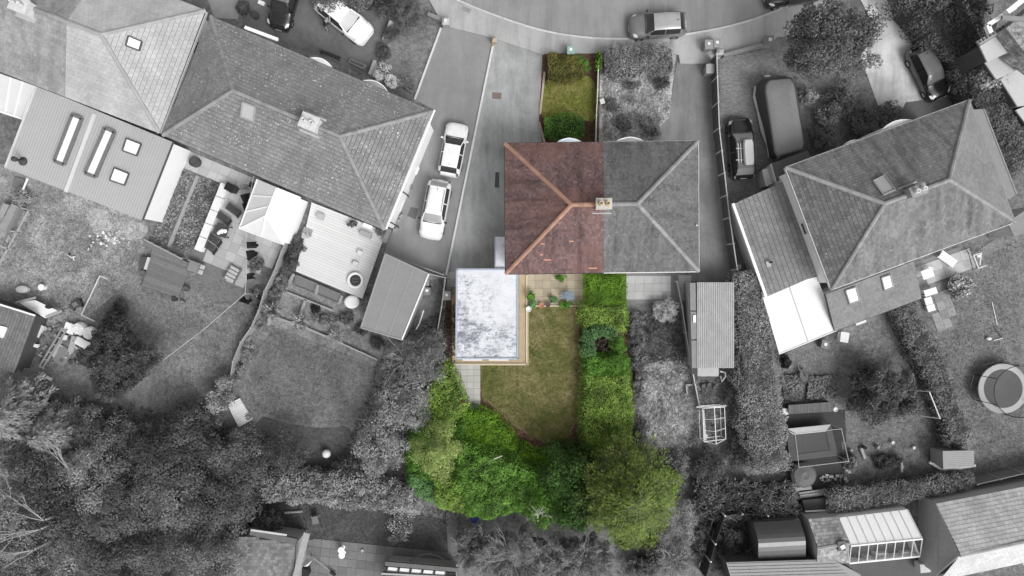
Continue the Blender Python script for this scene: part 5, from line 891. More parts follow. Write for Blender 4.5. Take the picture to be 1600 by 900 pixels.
barrel('plant_pot', 'dark planted tub at the top of the planted strip', 302, 252, .4, .6, plain('tub', g(.07)), 'pot')
# washing line with dark clothes
X = root('washing_line', 'washing line running down the left garden with its prop post', 'washing line', W(385, 430))
ln = [W(396,276,1.9), W(386,330,1.75), W(384,380,1.7), W(385,430,1.75), W(383,459,1.9)]; MB().tube(ln, .02, 4).build('line', plain('line_pale', g(.5)), X); MB().tube([W(383,459,1.9), W(318,515,1.5), W(252,565,1.2)], .022, 4).build('line', plain('line_pale', g(.5)), X)
for p in (ln[0], ln[-1]): MB().tube([(p.x, p.y, 0), (p.x, p.y, p.z)], .04, 6).build('post', plain('post_grey', g(.4)), X)
for i, (x0, y0, x1, y1, w, lab) in enumerate(((374,289,376,297,.25,'grey garment near the black box on the washing line'), (375,305,381,318,.35,'long black garment highest on the washing line'), (378,318,382,330,.28,'narrow black garment below the long black one on the line'), (385,378,386,388,.4,'black garment at the middle of the washing line'), (384,392,386,402,.36,'square black garment on the lower washing line'), (385,404,389,408,.5,'short black garment beneath the square one on the line'), (384,428,386,437,.25,'small black garment nearest the lower washing line post'), (372,470,388,476,.2,'curved black strap hung on the washing line below its post'))):
    a, b = W(x0, y0, 1.7), W(x1, y1, 1.7); d = (b-a).normalized(); nrm = Vector((-d.y, d.x, 0)); m_ = MB(); n = 5
    for k in range(n+1):
        p = a.lerp(b, k/n); sw = .1*math.sin(k*1.7+i)
        for z, o in ((1.72, 0), (1.55, w*.7+sw*.3), (1.3, w*1.2+sw), (1.15, w*1.5+sw*1.3)): m_.v.append(tuple(Vector((p.x, p.y, z))+nrm*o))
    m_.f = [(k*4+j, k*4+j+1, (k+1)*4+j+1, (k+1)*4+j) for k in range(n) for j in range(3)]; o = one('hung_garment', m_, plain('cloth_black' if i else 'cloth_grey', g(.012) if i else g(.14), .2, 5, .9), lab, 'garment', 'clothes on the washing line'); s = o.modifiers.new('s', 'SOLIDIFY'); s.thickness = .03
for i in range(4):                                                     # reclining bench of pale cushions
    pass
X = root('garden_lounger', 'pale cushioned lounger at the bottom of the left patio', 'lounger', W(365, 428, .02), rz=-.5)
for k in range(4): MB().box((-.1*0, .45-k*.3, .3), (.75-.0*k, .26, .12)).build('cushion', plain('cushion_pale', g(.42), .1, 4), X, local=True, bevel=.05)
for s in (-.42, .42): MB().box((s, 0, .18), (.06, 1.3, .3)).build('side_frame', m_wood, X, local=True)
X = root('padded_bench', 'square padded garden seat with two cushions above the timber deck', 'seat', W(309, 418, .02), rz=-.35); MB().box((-.15, 0, .2), (.95, .8, .4)).build('seat', plain('seat_grey', g(.22), .2, 5), X, local=True, bevel=.06); MB().box((-.15, .38, .55), (.95, .14, .35)).build('backrest', plain('seat_grey', g(.22), .2, 5), X, local=True, bevel=.05)
for y in (-.2, .22): MB().box((.52, y, .45), (.36, .36, .16)).build('cushion', plain('cushion_pale', g(.42), .1, 4), X, local=True, bevel=.06)
X = root('trellis_planter', 'long wooden trellis planter along the top of the timber deck', 'planter', W(262, 388))
MB().bar(W(225,374,.9), W(285,405,.9), .1, .1).build('top_rail', m_woodl, X); MB().bar(W(227,379,.3), W(285,409,.3), .35, .6).build('trough', m_wood, X)
for i in range(5): p = W(232+i*12, 378+i*6.2, .9); MB().bar((p.x, p.y, 0), p, .07, .07).build('post', m_woodl, X)
X = root('raised_box', 'dark raised bed with one pale plank edge left of the timber deck', 'planter', W(224, 408)); MB().prism(PW([(219,401),(231,402),(226,420),(216,417)], .4), 0, .4).build('bed', plain('bed_dark', g(.08)), X); MB().bar(W(233,402,.45), W(227,421,.45), .2, .12).build('plank', plain('plank_pale', g(.5)), X)
for i, (x, y, r_, mt, lab) in enumerate(((290,451,.22,.1,'round pot with pale rim at the lower right of the timber deck'), (271,467,.2,.05,'dark tub at the lower edge of the timber deck'), (284,473,.18,.2,'small grey pot at the lower corner of the timber deck'), (222,427,.25,.12,'round bushy pot left of the timber deck'))): barrel('plant_pot', lab, x, y, r_, .4, plain('pot_%d' % (mt*100), g(mt), .2, 6), 'pot')
# deck things
X = root('fire_pit', 'round fire pit with white stone ring on the pale deck', 'fire pit', W(555, 438, .35)); c = W(555, 438, .6); MB().lathe((c.x, c.y, .35), [(.42, 0), (.62, .0), (.64, .25), (.6, .3), (.46, .3), (.44, .18)], 24).build('ring', plain('ring_white', g(.78), .06, 4), X, True); MB().lathe((c.x, c.y, .36), [(.44, 0), (.44, .2), (.3, .22)], 20).build('bowl', plain('bowl_dark', g(.05)), X)
for k in (-.12, .12): MB().bar((c.x-.25, c.y+k, .62), (c.x+.25, c.y+k*.8, .62), .06, .05).build('grate_bar', plain('bowl_grey', g(.15)), X)
barrel('covered_tub', 'white round cover at the lower right corner of the pale deck', 549, 472, .52, .6, plain('cover_white', g(.8), .05, 3, .5), 'cover', [(.5, 0), (.54, .4), (.52, .52), (.4, .6), (.1, .62)], sx=1.1, sy=.95)
for i, (x, y, s, v, lab) in enumerate(((480,362,(.75,.55,.03),.27,'grey door mat at the left edge of the pale deck'), (500,338,(.55,.45,.38),.4,'low grey footstool near the top of the pale deck'), (571,366,(.95,.4,.4),.33,'low slatted bench at the top right of the pale deck'), (574,353,(.72,.28,.5),.82,'long white planter box at the top right of the pale deck'), (562,395,(.4,.35,.3),.62,'pale side table upper on the right of the pale deck'), (555,412,(.42,.36,.3),.55,'pale side table lower on the right of the pale deck'))):
    c = W(x, y, .35+s[2]); m_ = MB(); m_.box((0, 0, s[2]-.015), (s[0], s[1], .03)); 
    if s[2] > .1:
        for a in (-1, 1): m_.box((a*(s[0]/2-.04), 0, (s[2]-.03)/2), (.06, s[1]*.9, s[2]-.03))
    o = m_.build(('door_mat', 'footstool', 'slatted_bench', 'planter_box', 'side_table', 'side_table')[i], plain('deckthing_%d' % i, g(v), .08, 4), None, local=True, bevel=.01); o.location = (c.x, c.y, .35); o.rotation_euler = (0, 0, -.39); tag(o, lab, ('mat', 'footstool', 'bench', 'planter', 'table', 'table')[i])
# terrace timbers
for i, (a, b, w_, lab) in enumerate((((460,428),(425,490),.22,'long pale timber edging left of the terrace beds'), ((445,455),(520,485),.14,'timber edging across the gravel terrace'), ((478,468),(468,495),.2,'short upright sleeper between the terrace beds'), ((498,445),(494,460),.2,'sleeper between the two upper terrace troughs'), ((535,462),(530,475),.2,'sleeper at the right end of the upper terrace troughs'), ((425,490),(420,508),.22,'short sleeper beside the left spiky palm'), ((432,496),(460,506),.15,'sleeper between the two spiky palms'), ((478,512),(520,530),.16,'pale sleeper right of the right hand spiky palm'), ((520,530),(590,562),.1,'thin edging along the top of the square lawn'))):
    one('timber_sleeper', MB().bar(W(*a, .2), W(*b, .2), w_, .24), m_woodl, lab, 'sleeper', 'terrace sleepers')
for i, (q, lab) in enumerate((([(463,430),(496,444),(490,458),(460,446)], 'left raised trough below the pale deck'), ([(500,446),(534,460),(530,474),(496,460)], 'right raised trough below the pale deck'))): P = PW(q, .25); X = root('raised_trough', lab, 'trough', sum(P, Vector((0, 0, 0)))/4-Vector((0, 0, .25))); MB().prism(P, 0, .2).build('bed', plain('trough_soil', g(.17), .2, 3), X); [MB().bar(P[k], P[(k+1) % 4], .08, .12).build('edge_board', m_wood, X) for k in range(4)]
# fences and walls
def fence(name, label, path, h, mt, post=None, bay_=1.8, boards=9, cat='fence', ptop=.08, hor=False, pw_=.11):
    """posts with panels of upright (or lying) boards; the path is read along its top"""
    P = [W(a, b, h) for a, b in path]; r = root(name, label, cat, Vector((sum(p.x for p in P)/len(P), sum(p.y for p in P)/len(P), 0))); pp = [P[0]]
    for i in range(len(P)-1):
        n = max(1, round((P[i+1]-P[i]).length/bay_)); pp += [P[i].lerp(P[i+1], (k+1)/n) for k in range(n)]
    for i, p in enumerate(pp):
        MB().box((p.x, p.y, (h+ptop)/2), (pw_, pw_, h+ptop)).build('post', post or mt, r)
        if i:
            a, b = pp[i-1], p; m_ = MB(); d = b-a
            if hor:
                nb = max(3, int(h/.2))
                for k in range(nb): z = .06+(h-.08)*(k+.5)/nb; m2 = MB().bar(Vector((a.x, a.y, z)), Vector((b.x, b.y, z)), .03, (h-.08)/nb*.88); m2.build('board', mt, r)
            else:
                for k in range(boards):
                    c = a.lerp(b, (k+.5)/boards); m_.box((c.x, c.y, h/2), (d.length/boards*.94, .025+.012*(k % 2), h-.06), math.atan2(d.y, d.x))
                m_.build('panel', mt, r); MB().bar(a-Vector((0, 0, .0)), b-Vector((0, 0, .0)), .07, .05).build('cap_rail', post or mt, r)
    return r
fence('panel_fence', 'long fence of dark panels with white concrete posts between the two right hand driveways', [(1120,84),(1121,120),(1124,200),(1132,270),(1140,340),(1152,421)], 1.5, plain('fence_dark', g(.11), .25, 4), plain('post_white', g(.5)), 1.9)
fence('rail_fence', 'white capped fence between the green front lawn and the grey front garden', [(935,98),(934,140),(932,180),(931,222)], .9, plain('fence_brown', (.3,.24,.19), .2, 4), plain('post_offwhite', (.62,.58,.54)), 1.4)
fence('curved_panel_fence', 'double railed pale fence winding down beside the dark shrubs', [(452,362),(440,392),(428,425),(413,455),(404,485),(392,512),(376,535),(364,565),(360,590)], 1.2, plain('fence_pale', g(.3), .2, 4), m_woodl, 1.5)
fence('board_fence', 'dark lying board fence with white top rail at the bottom of the picture', [(1133,806),(1118,850),(1103,905)], 1.9, plain('fence_black', g(.035), .3, 4), plain('rail_white', g(.6)), 1.6, hor=True)
fence('board_fence', 'short dark fence joining the white rail at the hedge above the narrow garden', [(1133,806),(1160,803),(1200,806)], 1.7, plain('fence_black', g(.035), .3, 4), plain('rail_mid', g(.35)), 1.8, hor=True)
fence('wire_fence', 'low broken fence with pale posts left of the corrugated shed', [(1058,440),(1066,480),(1072,520),(1078,560),(1086,600),(1094,640)], .8, plain('fence_worn', g(.3), .3, 4), plain('post_white', g(.5)), 1.6)
fence('panel_fence', 'fence between the garage passage and the concrete path', [(671,428),(696,434),(690,480),(683,520)], 1.4, plain('fence_dark', g(.11), .25, 4), plain('rail_mid', g(.35)), 1.6)
fence('wall_fence', 'boundary fence right of the bottom right hedge', [(1527,757),(1600,740),(1650,730)], 1.6, plain('fence_mid', g(.2), .25, 4), plain('rail_mid', g(.35)), 1.8)
X = root('goal_frame', 'long pale goal bar lying above the scrap heap', 'goal', W(140, 465)); 
for a, b in (((156,431),(127,492)), ((156,431),(168,436)), ((127,492),(148,502))): MB().tube([W(*a, .5), W(*b, .5)], .05, 6).build('bar', plain('goal_white', g(.6)), X); MB().tube([W(*a, .5), W(a[0], a[1], 0)], .04, 6).build('foot', plain('goal_white', g(.6)), X)
def wall_line(name, label, a, b, h, w_, mt, cap=None, cat='wall'):
    r = root(name, label, cat, (W(*a)+W(*b))/2); p, q = W(*a, h), W(*b, h); n = max(1, round((q-p).length/.9))
    MB().bar(Vector((p.x, p.y, h/2-.03)), Vector((q.x, q.y, h/2-.03)), w_, h-.06).build('wall_body', mt, r)
    for i in range(n): MB().bar(p.lerp(q, (i+.01)/n)-Vector((0, 0, .03)), p.lerp(q, (i+.99)/n)-Vector((0, 0, .03)), w_+.06, .06).build('coping_stone', cap or mt, r)
pw_ = plain('coping_white', g(.62), .12, 4)
wall_line('kerb_edging', 'thin white edging along the right side of the dark driveway', (770,72), (697,430), .14, .09, pw_); wall_line('kerb_edging', 'thin white edging along the left side of the dark driveway', (689,43), (648,155), .14, .09, pw_)
wall_line('garden_wall', 'low wall with gatepost across the front of the block paved driveway', (1131,86), (1194,69), .6, .2, plain('wall_grey', g(.24), .2, 3)); wall_line('garden_wall', 'short stub of garden wall between van and verge', (611,32), (599,62), .5, .2, plain('wall_pale', g(.4))); wall_line('garden_wall', 'low pale wall behind the pale round shrubs by the bay window', (586,94), (578,116), .5, .22, plain('wall_pale', g(.4))); wall_line('garden_wall', 'short grey wall running from the gatepost to the clipped round bush', (668,21), (690,30), .6, .22, plain('wall_grey', g(.24), .2, 3))
wall_line('garden_edging', 'edging stones down the left side of the green front lawn', (851,112), (844,178), .12, .1, plain('edging_buff', (.45,.38,.3), .2, 4)); wall_line('garden_edging', 'edging stones beside the lower clipped hedge of the front lawn', (842,190), (851,223), .12, .12, plain('edging_buff', (.45,.38,.3), .2, 4))
def pier(label, px, py, s, h, mt, capm, ball=None):
    c = W(px, py, h); r = root('gate_pier', label, 'gate pier', Vector((c.x, c.y, 0)), 'gate piers'); MB().box((c.x, c.y, (h-.1)/2), (s, s, h-.1)).build('pillar', mt, r); MB().hexa([(c.x-s*.58, c.y-s*.58, h-.1), (c.x+s*.58, c.y-s*.58, h-.1), (c.x+s*.58, c.y+s*.58, h-.1), (c.x-s*.58, c.y+s*.58, h-.1)], [(c.x-s*.2, c.y-s*.2, h+.05), (c.x+s*.2, c.y-s*.2, h+.05), (c.x+s*.2, c.y+s*.2, h+.05), (c.x-s*.2, c.y+s*.2, h+.05)]).build('cap', capm, r)
    if ball: MB().box((c.x, c.y, h+.08), (ball, ball, .06)).build('cap_top', plain('cap_white', g(.84), .04), r)
gm = plain('pier_grey', g(.3), .2, 4); 
pier('grey gate pier at the top left corner of the dark driveway', 696, 32, .5, 1.0, gm, plain('pier_cap', g(.42)), .22); pier('sandy stone gate pier at the top right of the dark driveway', 772, 61, .32, .8, plain('pier_sand', (.40,.31,.22), .2, 4), plain('pier_cap_sand', (.46,.37,.28), .25, 8)); pier('grey gate pier against the big tree at the end of the low front wall', 1203, 62, .6, 1.1, gm, plain('pier_cap_d', g(.2)), .24); pier('small stone pier where the low front wall meets the panel fence', 1126, 80, .45, .8, gm, plain('pier_cap', g(.42)))
for i, (x, y, lab, mt, s) in enumerate(((1108,69,'grey wheelie bin with white lid sticker, left of the two at the pavement','bin_grey',.6), (1121,67,'grey wheelie bin with white lid sticker, right of the two at the pavement','bin_grey',.55), (1110,107,'pale square bin standing alone against the panel fence','bin_pale',.62), (892,78,'green recycling bin with white lid sticker above the reddish hedge','bin_green',.55), (664,440,'square grey bin at the top of the garage passage','bin_grey',.55), (667,455,'grey bin with white sticker in the garage passage','bin_dark',.5), (698,462,'grey bin with white sticker on the concrete path side','bin_grey',.6))):
    col = {'bin_grey': g(.28), 'bin_pale': g(.34), 'bin_green': (.26,.38,.34), 'bin_dark': g(.2)}[mt]; r = crate('wheelie_bin', lab, x, y, (s, s*1.08, 1.05), 0, plain(mt, col, .1, 4, .5), 'bin')
    if i in (0, 1, 3, 5, 6): MB().box((0, .05, 1.058), (.2, .2, .012)).build('sticker', m_wp, r, local=True)
    for sx in (-.2, .2): MB().tube([(sx-.03, s*.55, .12), (sx+.03, s*.55, .12)], .11, 10).build('wheel', m_dark, r, local=True)
    MB().bar((-.2, s*.6, .98), (.2, s*.6, .98), .04, .04).build('handle', plain(mt, col), r, local=True)
def cover(name, label, q, mt, z): one(name, MB().prism(PW(q, z), 0., z), mt, label, 'cover', bevel=.008)
cover('manhole_cover', 'brown manhole cover in the concrete drive', [(769,144),(784,145),(783,155),(769,154)], plain('cover_brown', (.2,.15,.14), .2, 6), .016); cover('manhole_cover', 'grey manhole cover in the pavement', [(722,9),(737,14),(734,21),(721,15)], plain('cover_grey', g(.25), .2, 6), .106); cover('drain_cover', 'long dark drain cover beside the red roofed house', [(774,269),(780,269),(780,293),(773,293)], plain('cover_dark', g(.08), .2, 6), .016); cover('drain_cover', 'square grey cover beside the white estate car on the dark driveway', [(642,323),(654,326),(649,343),(636,337)], plain('cover_grey2', g(.13), .2, 6), .018); cover('ramp_plate', 'pale plate beside the square cover on the dark driveway', [(632,317),(642,321),(635,338),(625,332)], plain('plate_mid', g(.24), .2, 6), .018)
for i, (x, y) in enumerate(((628,339), (623,347), (618,361))): barrel('plant_pot', ('top', 'middle', 'bottom')[i]+' of the three white rimmed pots beside the lichen spotted house', x, y, .2, .38, plain('pot_rimmed', g(.3), .3, 8), 'pot', [(.14, 0), (.2, .36), (.22, .38), (.17, .38), (.15, .3)], group='rimmed pots')
for i, (x, y, s, v, lab) in enumerate(((650,266,(.3,.6,.5),.75,'white box against the side of the lichen spotted house'), (624,320,(.45,.9,.6),.72,'long white cabinet against the side of the lichen spotted house'), (640,291,(.35,.35,.4),.2,'grey box between the two white boxes at the house side'), (604,368,(.35,1.1,.9),.2,'narrow dark store at the lower corner of the lichen spotted house'))): crate('storage_box', lab, x, y, s, -.38, plain('store_%d' % i, g(v), .1, 4), 'box')
X = root('downpipe', 'black pipes with elbow on the side wall of the lichen spotted house', 'pipe', W(625, 300))
for a, b in (((622,294),(638,306)), ((606,345),(622,354))): MB().tube([W(*a, 4.6), W(*b, 2.5), W(b[0]+1, b[1]+2, .2)], .05, 6).build('pipe', m_gut, X)
# front garden ornaments
crate('hedgehog_box', 'small yellow and white ornament beside the white capped fence', 941, 158, (.35, .4, .35), .3, plain('orn_yellow', (.6,.55,.15), .2, 6), 'ornament', plain('orn_white', g(.7)))
# planters and pots, coloured patio
for i, (x, y, r_, c_, lab) in enumerate(((826,483,.2,(.7,.72,.75),'white and blue pot at the corner of the lawn edging'), (846,477,.2,(.42,.2,.13),'terracotta pot in the middle of the patio edge'), (830,464,.26,(.25,.22,.2),'dark pot of the tall leafy plant on the beige patio'), (856,476,.18,(.14,.08,.1),'small plum pot beside the terracotta pot'))): barrel('plant_pot', lab, x, y, r_, .38, plain('cpot_%d' % i, c_, .2, 8), 'pot', [(r_*.7, 0), (r_, .36), (r_*1.08, .38), (r_*.85, .38), (r_*.8, .3)])
X = root('garden_chair', 'blue grey metal garden chair tipped beside the hedge on the beige patio', 'chair', W(890, 464, .06), rz=.35); cb = plain('chair_blue', (.20,.26,.33), .2, 5, .5)
for k in range(6): MB().box((-.22+k*.09, 0, .45), (.07, .46, .02)).build('seat_slat', cb, X, local=True)
for k in range(5): MB().bar((-.2+k*.1, .22, .46), (-.2+k*.1, .5, .85), .06, .02).build('back_slat', cb, X, local=True)
for sx in (-.24, .24):
    MB().tube([(sx, -.24, 0), (sx, -.2, .46), (sx, .22, .46), (sx, .52, .88)], .018, 5).build('frame', cb, X, local=True); MB().tube([(sx, .3, 0), (sx, .1, .46)], .018, 5).build('leg', cb, X, local=True); MB().bar((sx*1.25, -.25, .64), (sx*1.25, .3, .66), .05, .03).build('armrest', cb, X, local=True)
X = root('garden_chair', 'second blue grey chair lying against the tipped one on the beige patio', 'chair', W(883, 462, .06), rz=1.4)
for k in range(5): MB().box((-.2+k*.1, 0, .38), (.07, .4, .02)).build('seat_slat', cb, X, local=True)
for k in range(4): MB().bar((-.18+k*.12, .2, .4), (-.18+k*.12, .42, .75), .05, .02).build('back_slat', cb, X, local=True)
for sx in (-.22, .22): MB().tube([(sx, -.2, 0), (sx, -.18, .38), (sx, .2, .38), (sx, .44, .78)], .016, 5).build('frame', cb, X, local=True); MB().tube([(sx, .26, 0), (sx, .1, .38)], .016, 5).build('leg', cb, X, local=True)
X = root('barrow', 'dark grey cart with red handle at the lower end of the pale garden path', 'barrow', W(741, 636)); c = W(741, 636, .4); MB().box((c.x, c.y, .35), (.5, .28, .25), .1).build('tray', plain('barrow_grey', (.16,.19,.2), .2, 5), X, bevel=.04); MB().tube([W(728,635,.5), W(723,624,.5)], .03, 6).build('handle', plain('barrow_red', (.45,.05,.06), .2, 5), X); MB().tube([(c.x+.3, c.y-.04, .14), (c.x+.3, c.y+.04, .14)], .14, 12).build('wheel', m_dark, X)
X = root('bicycle', 'old bicycle leaning at the corner of the flaking white roof', 'bicycle', W(702, 555))
for (x, y) in ((702,556), (706,544)):
    c = W(x, y, .35); m_ = MB(); d = Vector((.3, .7, 0)).normalized(); up = Vector((.5, -.2, .8)).normalized(); m_.tube([c+(d*math.cos(6.2832*k/16)+up*math.sin(6.2832*k/16))*.32 for k in range(17)], .022, 5); m_.build('wheel', m_dark, X)
MB().tube([W(702,556,.35), W(705,552,.7), W(706,544,.35)], .02, 5).build('frame', plain('bike_frame', (.12,.08,.06)), X); MB().tube([W(705,552,.7), W(708,550,.8)], .02, 5).build('handlebar', m_dark, X)
# left scrap heap and clutter
X = root('white_table', 'white board table with dark opening beside the small tiled shed', 'table', W(55, 486)); q = PW([(28,472),(55,469),(95,488),(70,497)], .8); MB().prism(q, .74, .8).build('top', m_wp, X); c = W(76, 479, .82); MB().lathe((c.x, c.y, .8), [(.3, 0), (.3, .015), (.1, .016)], 16, 1, .6).build('hole_lid', m_dark, X)
for p in inset(q, .1): MB().box((p.x, p.y, .37), (.07, .07, .74)).build('leg', m_wood, X)
for a, b in (((24,473),(56,465)), ((72,496),(97,486))): MB().bar(W(*a, .86), W(*b, .86), .16, .1).build('rail', m_woodl, X)
rr = random.Random(5); SL = ['white board leaning at the top of the scrap heap', 'large white sack in the middle of the scrap heap', 'crumpled white sheet right of the scrap heap middle', 'white board nearest the round dark tree on the scrap heap', 'small white box at the upper end of the scrap heap', 'pale plank slanting across the scrap heap', 'grey board lying flat on the scrap heap', 'long pale batten at the left of the scrap heap', 'white panel beside the shed below the white table', 'white window panel lowest beside the small tiled shed', 'white strip panel between the two panels beside the shed', 'short white offcut lying below the scrap heap']
SC = [(108,513,.8,.8,.5,.8), (121,514,1.0,1.0,.6,.85), (138,521,1.0,1.0,.6,.85), (128,536,1.1,.6,.5,.8), (100,527,.4,.4,.3,.72), (113,538,.45,1.3,.2,.4), (97,556,1.1,1.4,.12,.22), (90,540,.2,1.9,.25,.45), (55,514,1.1,1.0,.5,.6), (33,562,.8,1.3,.6,.62), (48,538,1.2,.25,.5,.75), (76,591,.5,.22,.2,.72)]
for (x, y, sx, sy, z, v), lab in zip(SC, SL):
    c = W(x, y, z); m_ = MB()
    if 'sack' in lab or 'crumpled' in lab:
        m_.lathe((0, 0, -z), [(sx*.45, 0), (sx*.52, z*.5), (sx*.45, z*.9), (sx*.2, z*1.05), (.02, z)], 9); m_.v = [(a+rr.uniform(-.07, .07), b_+rr.uniform(-.07, .07), c2+rr.uniform(-.03, .05)) for a, b_, c2 in m_.v]
    else: m_.box((0, 0, -.03), (sx, sy, .05)); m_.box((sx*.3, 0, -z/2-.02), (.08, sy*.8, z-.06)); m_.box((-sx*.3, 0, -z/2-.02), (.08, sy*.8, z-.06))
    o = m_.build('scrap_sheet' if 'sack' not in lab else 'sack', plain('scrap_%d' % (v*100), g(v), .12, 3), None, local=True); o.location = c; o.rotation_euler = (0, 0, rr.uniform(-.6, -.2)); tag(o, lab, 'sack' if 'sack' in lab else 'scrap', 'scrap heap')
m_ = MB()
for i in range(45): x = rr.uniform(58, 135); y = 520+(x-58)*.1+rr.uniform(-18, 45)*(1 if x < 115 else .4); c = W(x, y, .2); m_.box((c.x, c.y, rr.uniform(.05, .25)), (rr.uniform(.1, .5), rr.uniform(.05, .3), rr.uniform(.03, .1)), rr.uniform(0, 3), rr.uniform(-.3, .3))
a = N('rubble'); tag(m_.build('rubble', a.fin(a.ramp(a.pos.outputs['Random Per Island'], [g(.05), g(.2), g(.55)], 0, 1), .9)), 'loose planks and rubble scattered through the scrap heap', 'rubble', kind='stuff')
X = root('pallet_rack', 'open slatted wooden rack standing in the scrap heap', 'rack', W(82, 545))
for a, b in (((98,512),(62,572)), ((104,515),(67,575))): MB().bar(W(*a, .6), W(*b, .6), .09, .12).build('rail', m_woodl, X)
for i in range(6): a = W(97-i*7, 515+i*11.5, .6); b_ = W(104-i*7, 518+i*11.5, .6); MB().bar(a, b_, .1, .06).build('rung', m_woodl, X); MB().bar((a.x, a.y, 0), a, .06, .06).build('leg', m_wood, X)
barrel('gas_bottle', 'pale oval tank lying near the top of the scrap heap', 33, 452, .28, .45, plain('tank_pale', g(.45), .08, 4), 'tank', [(.2, 0), (.3, .15), (.28, .38), (.1, .45)], sx=1.7); barrel('stool', 'small round white stool beside the pale tank', 64, 449, .24, .45, m_wp, 'stool', [(.2, 0), (.16, .4), (.25, .41), (.25, .45), (.02, .46)])
X = root('mower', 'dark garden machine left of the goal bar', 'machine', W(117, 476)); c = W(117, 476, .4); MB().box((c.x, c.y, .3), (.9, .5, .28), .5).build('deck', plain('mower_dark', g(.07), .3, 6), X, bevel=.08); MB().box((c.x+.1, c.y+.05, .52), (.4, .34, .2), .5).build('engine', plain('mower_mid', g(.18), .3, 6), X, bevel=.05); MB().tube([c+Vector((-.4, -.2, 0)), c+Vector((-.9, -.5, .5))], .025, 5).build('handle', m_dark, X)
for sx, sy in ((.3, .35), (-.35, .05), (.42, -.05), (-.2, -.35)): MB().tube([(c.x+sx-.04, c.y+sy, .14), (c.x+sx+.04, c.y+sy, .14)], .14, 10).build('wheel', m_dark, X)
X = root('timber_pile', 'stacked boards in the bay at the left edge below the leafy bush', 'timber', W(15, 360)); 
for i, (q, v) in enumerate((([(18,318),(27,322),(8,362),(-2,355)], .27), ([(27,322),(30,324),(11,364),(8,362)], .2), ([(3,317),(13,320),(2,342),(-6,338)], .3))): MB().prism(PW(q, .9), 0, .9-.05*i).build('board_stack', plain('boards_%d' % i, g(v), .2, 3), X)
X = root('log_bay', 'open framed bay full of pale odds and ends at the left edge', 'bay', W(20, 365))
for a, b in (((45,328),(-10,430)), ((30,324),(45,328)), ((27,363),(12,360)), ((18,390),(0,385))): MB().bar(W(*a, .7), W(*b, .7), .1, .1).build('rail', m_woodl, X)
MB().prism(PW([(33,328),(42,331),(27,362),(15,360)], .4), 0, .3).build('contents', ground_mat('odds', [g(.06), g(.3), g(.6)], 4, 9, .1), X); MB().prism(PW([(14,362),(25,364),(0,420),(-8,410)], .4), 0, .32).build('contents', ground_mat('odds', [g(.06), g(.3), g(.6)], 4, 9, .1), X)
m_ = MB()
for i in range(70):
    c = W(rr.gauss(172, 12), rr.gauss(374, 6), 0); m_.box((c.x, c.y, rr.uniform(.03, .14)), (rr.uniform(.06, .25), rr.uniform(.06, .2), rr.uniform(.05, .12)), rr.uniform(0, 3), rr.uniform(-.4, .4))
a = N('white_rubble'); tag(m_.build('rubble', a.fin(a.ramp(a.pos.outputs['Random Per Island'], [g(.2), g(.5), g(.8)], 0, 1), .9)), 'small pile of white rubble on the bare patch', 'rubble', kind='stuff')
X = root('garden_toy', 'small white toy frame lying on the left garden grass', 'toy', W(112, 401)); MB().tube([W(105,398,.2), W(111,402,.2), W(118,401,.2)], .04, 5).build('bar', m_wp, X); MB().tube([W(106,400,.1), W(109,397,.25)], .07, 5).build('seat', m_dark, X); MB().tube([W(114,402,.2), W(116,407,.05)], .03, 5).build('leg', m_wp, X)
X = root('side_deck', 'grey boards with white bar under the lower edge of the ribbed roof', 'deck', W(28, 285)); MB().prism(PW([(22,276),(38,280),(33,296),(18,292)], .15), 0, .15).build('platform', m_wood, X); MB().tube([W(43,279,.9), W(36,296,.9)], .07, 6).build('bar', m_wp, X)
X = root('paling_board', 'pale ribbed board lying on the small lawn left of the rear shrubs', 'board', W(374, 644)); q = PW([(355,632),(374,622),(394,655),(373,668)], .3); 
for i in range(12): MB().prism([q[0].lerp(q[3], (i+.05)/12), q[1].lerp(q[2], (i+.05)/12), q[1].lerp(q[2], (i+.95)/12), q[0].lerp(q[3], (i+.95)/12)], .05, .3).build('board', plain('board_cream', g(.72), .08, 3, rnd=.1), X)
barrel('plant_pot', 'round dark pot on the corner of the pale ribbed board', 387, 653, .2, .3, plain('pot_20', g(.14), .2, 6), 'pot', z0=.3)
X = root('garden_globe', 'white globe lamp on a short stem in the shaded garden', 'lamp', W(510, 709)); c = W(510, 709, .5); MB().ball((c.x, c.y, .5), .33, 14).build('globe', plain('globe_white', g(.75)), X, True); MB().tube([(c.x, c.y, 0), (c.x, c.y, .3)], .06, 8).build('stem', m_dark, X)
X = root('garden_cart', 'small weathered garden seat on the dark strip lawn', 'seat', W(492, 812)); c = W(492, 812, .4); MB().box((c.x, c.y, .38), (.5, .7, .06), .2).build('seat', m_wood, X); MB().box((c.x+.05, c.y+.35, .6), (.5, .06, .45), .2).build('backrest', m_wood, X)
for sx in (-.2, .2):
    for sy in (-.28, .28): MB().box((c.x+sx, c.y+sy, .18), (.06, .06, .36)).build('leg', m_wood, X)
one('fallen_post', MB().tube([W(445,801,.1), W(472,799,.12)], .09, 7), plain('post_pale', g(.4), .2, 4), 'pale post lying across the dark strip lawn', 'post')
X = root('garden_table', 'round white two part table on the dark terrace', 'table', W(533, 863))
for (x, y) in ((533, 860), (534, 868)): c = W(x, y, .7); MB().lathe((c.x, c.y, 0.06), [(.16, 0), (.05, .04), (.05, .6), (.24, .62), (.25, .66), (.02, .67)], 16).build('top', m_wp, X)
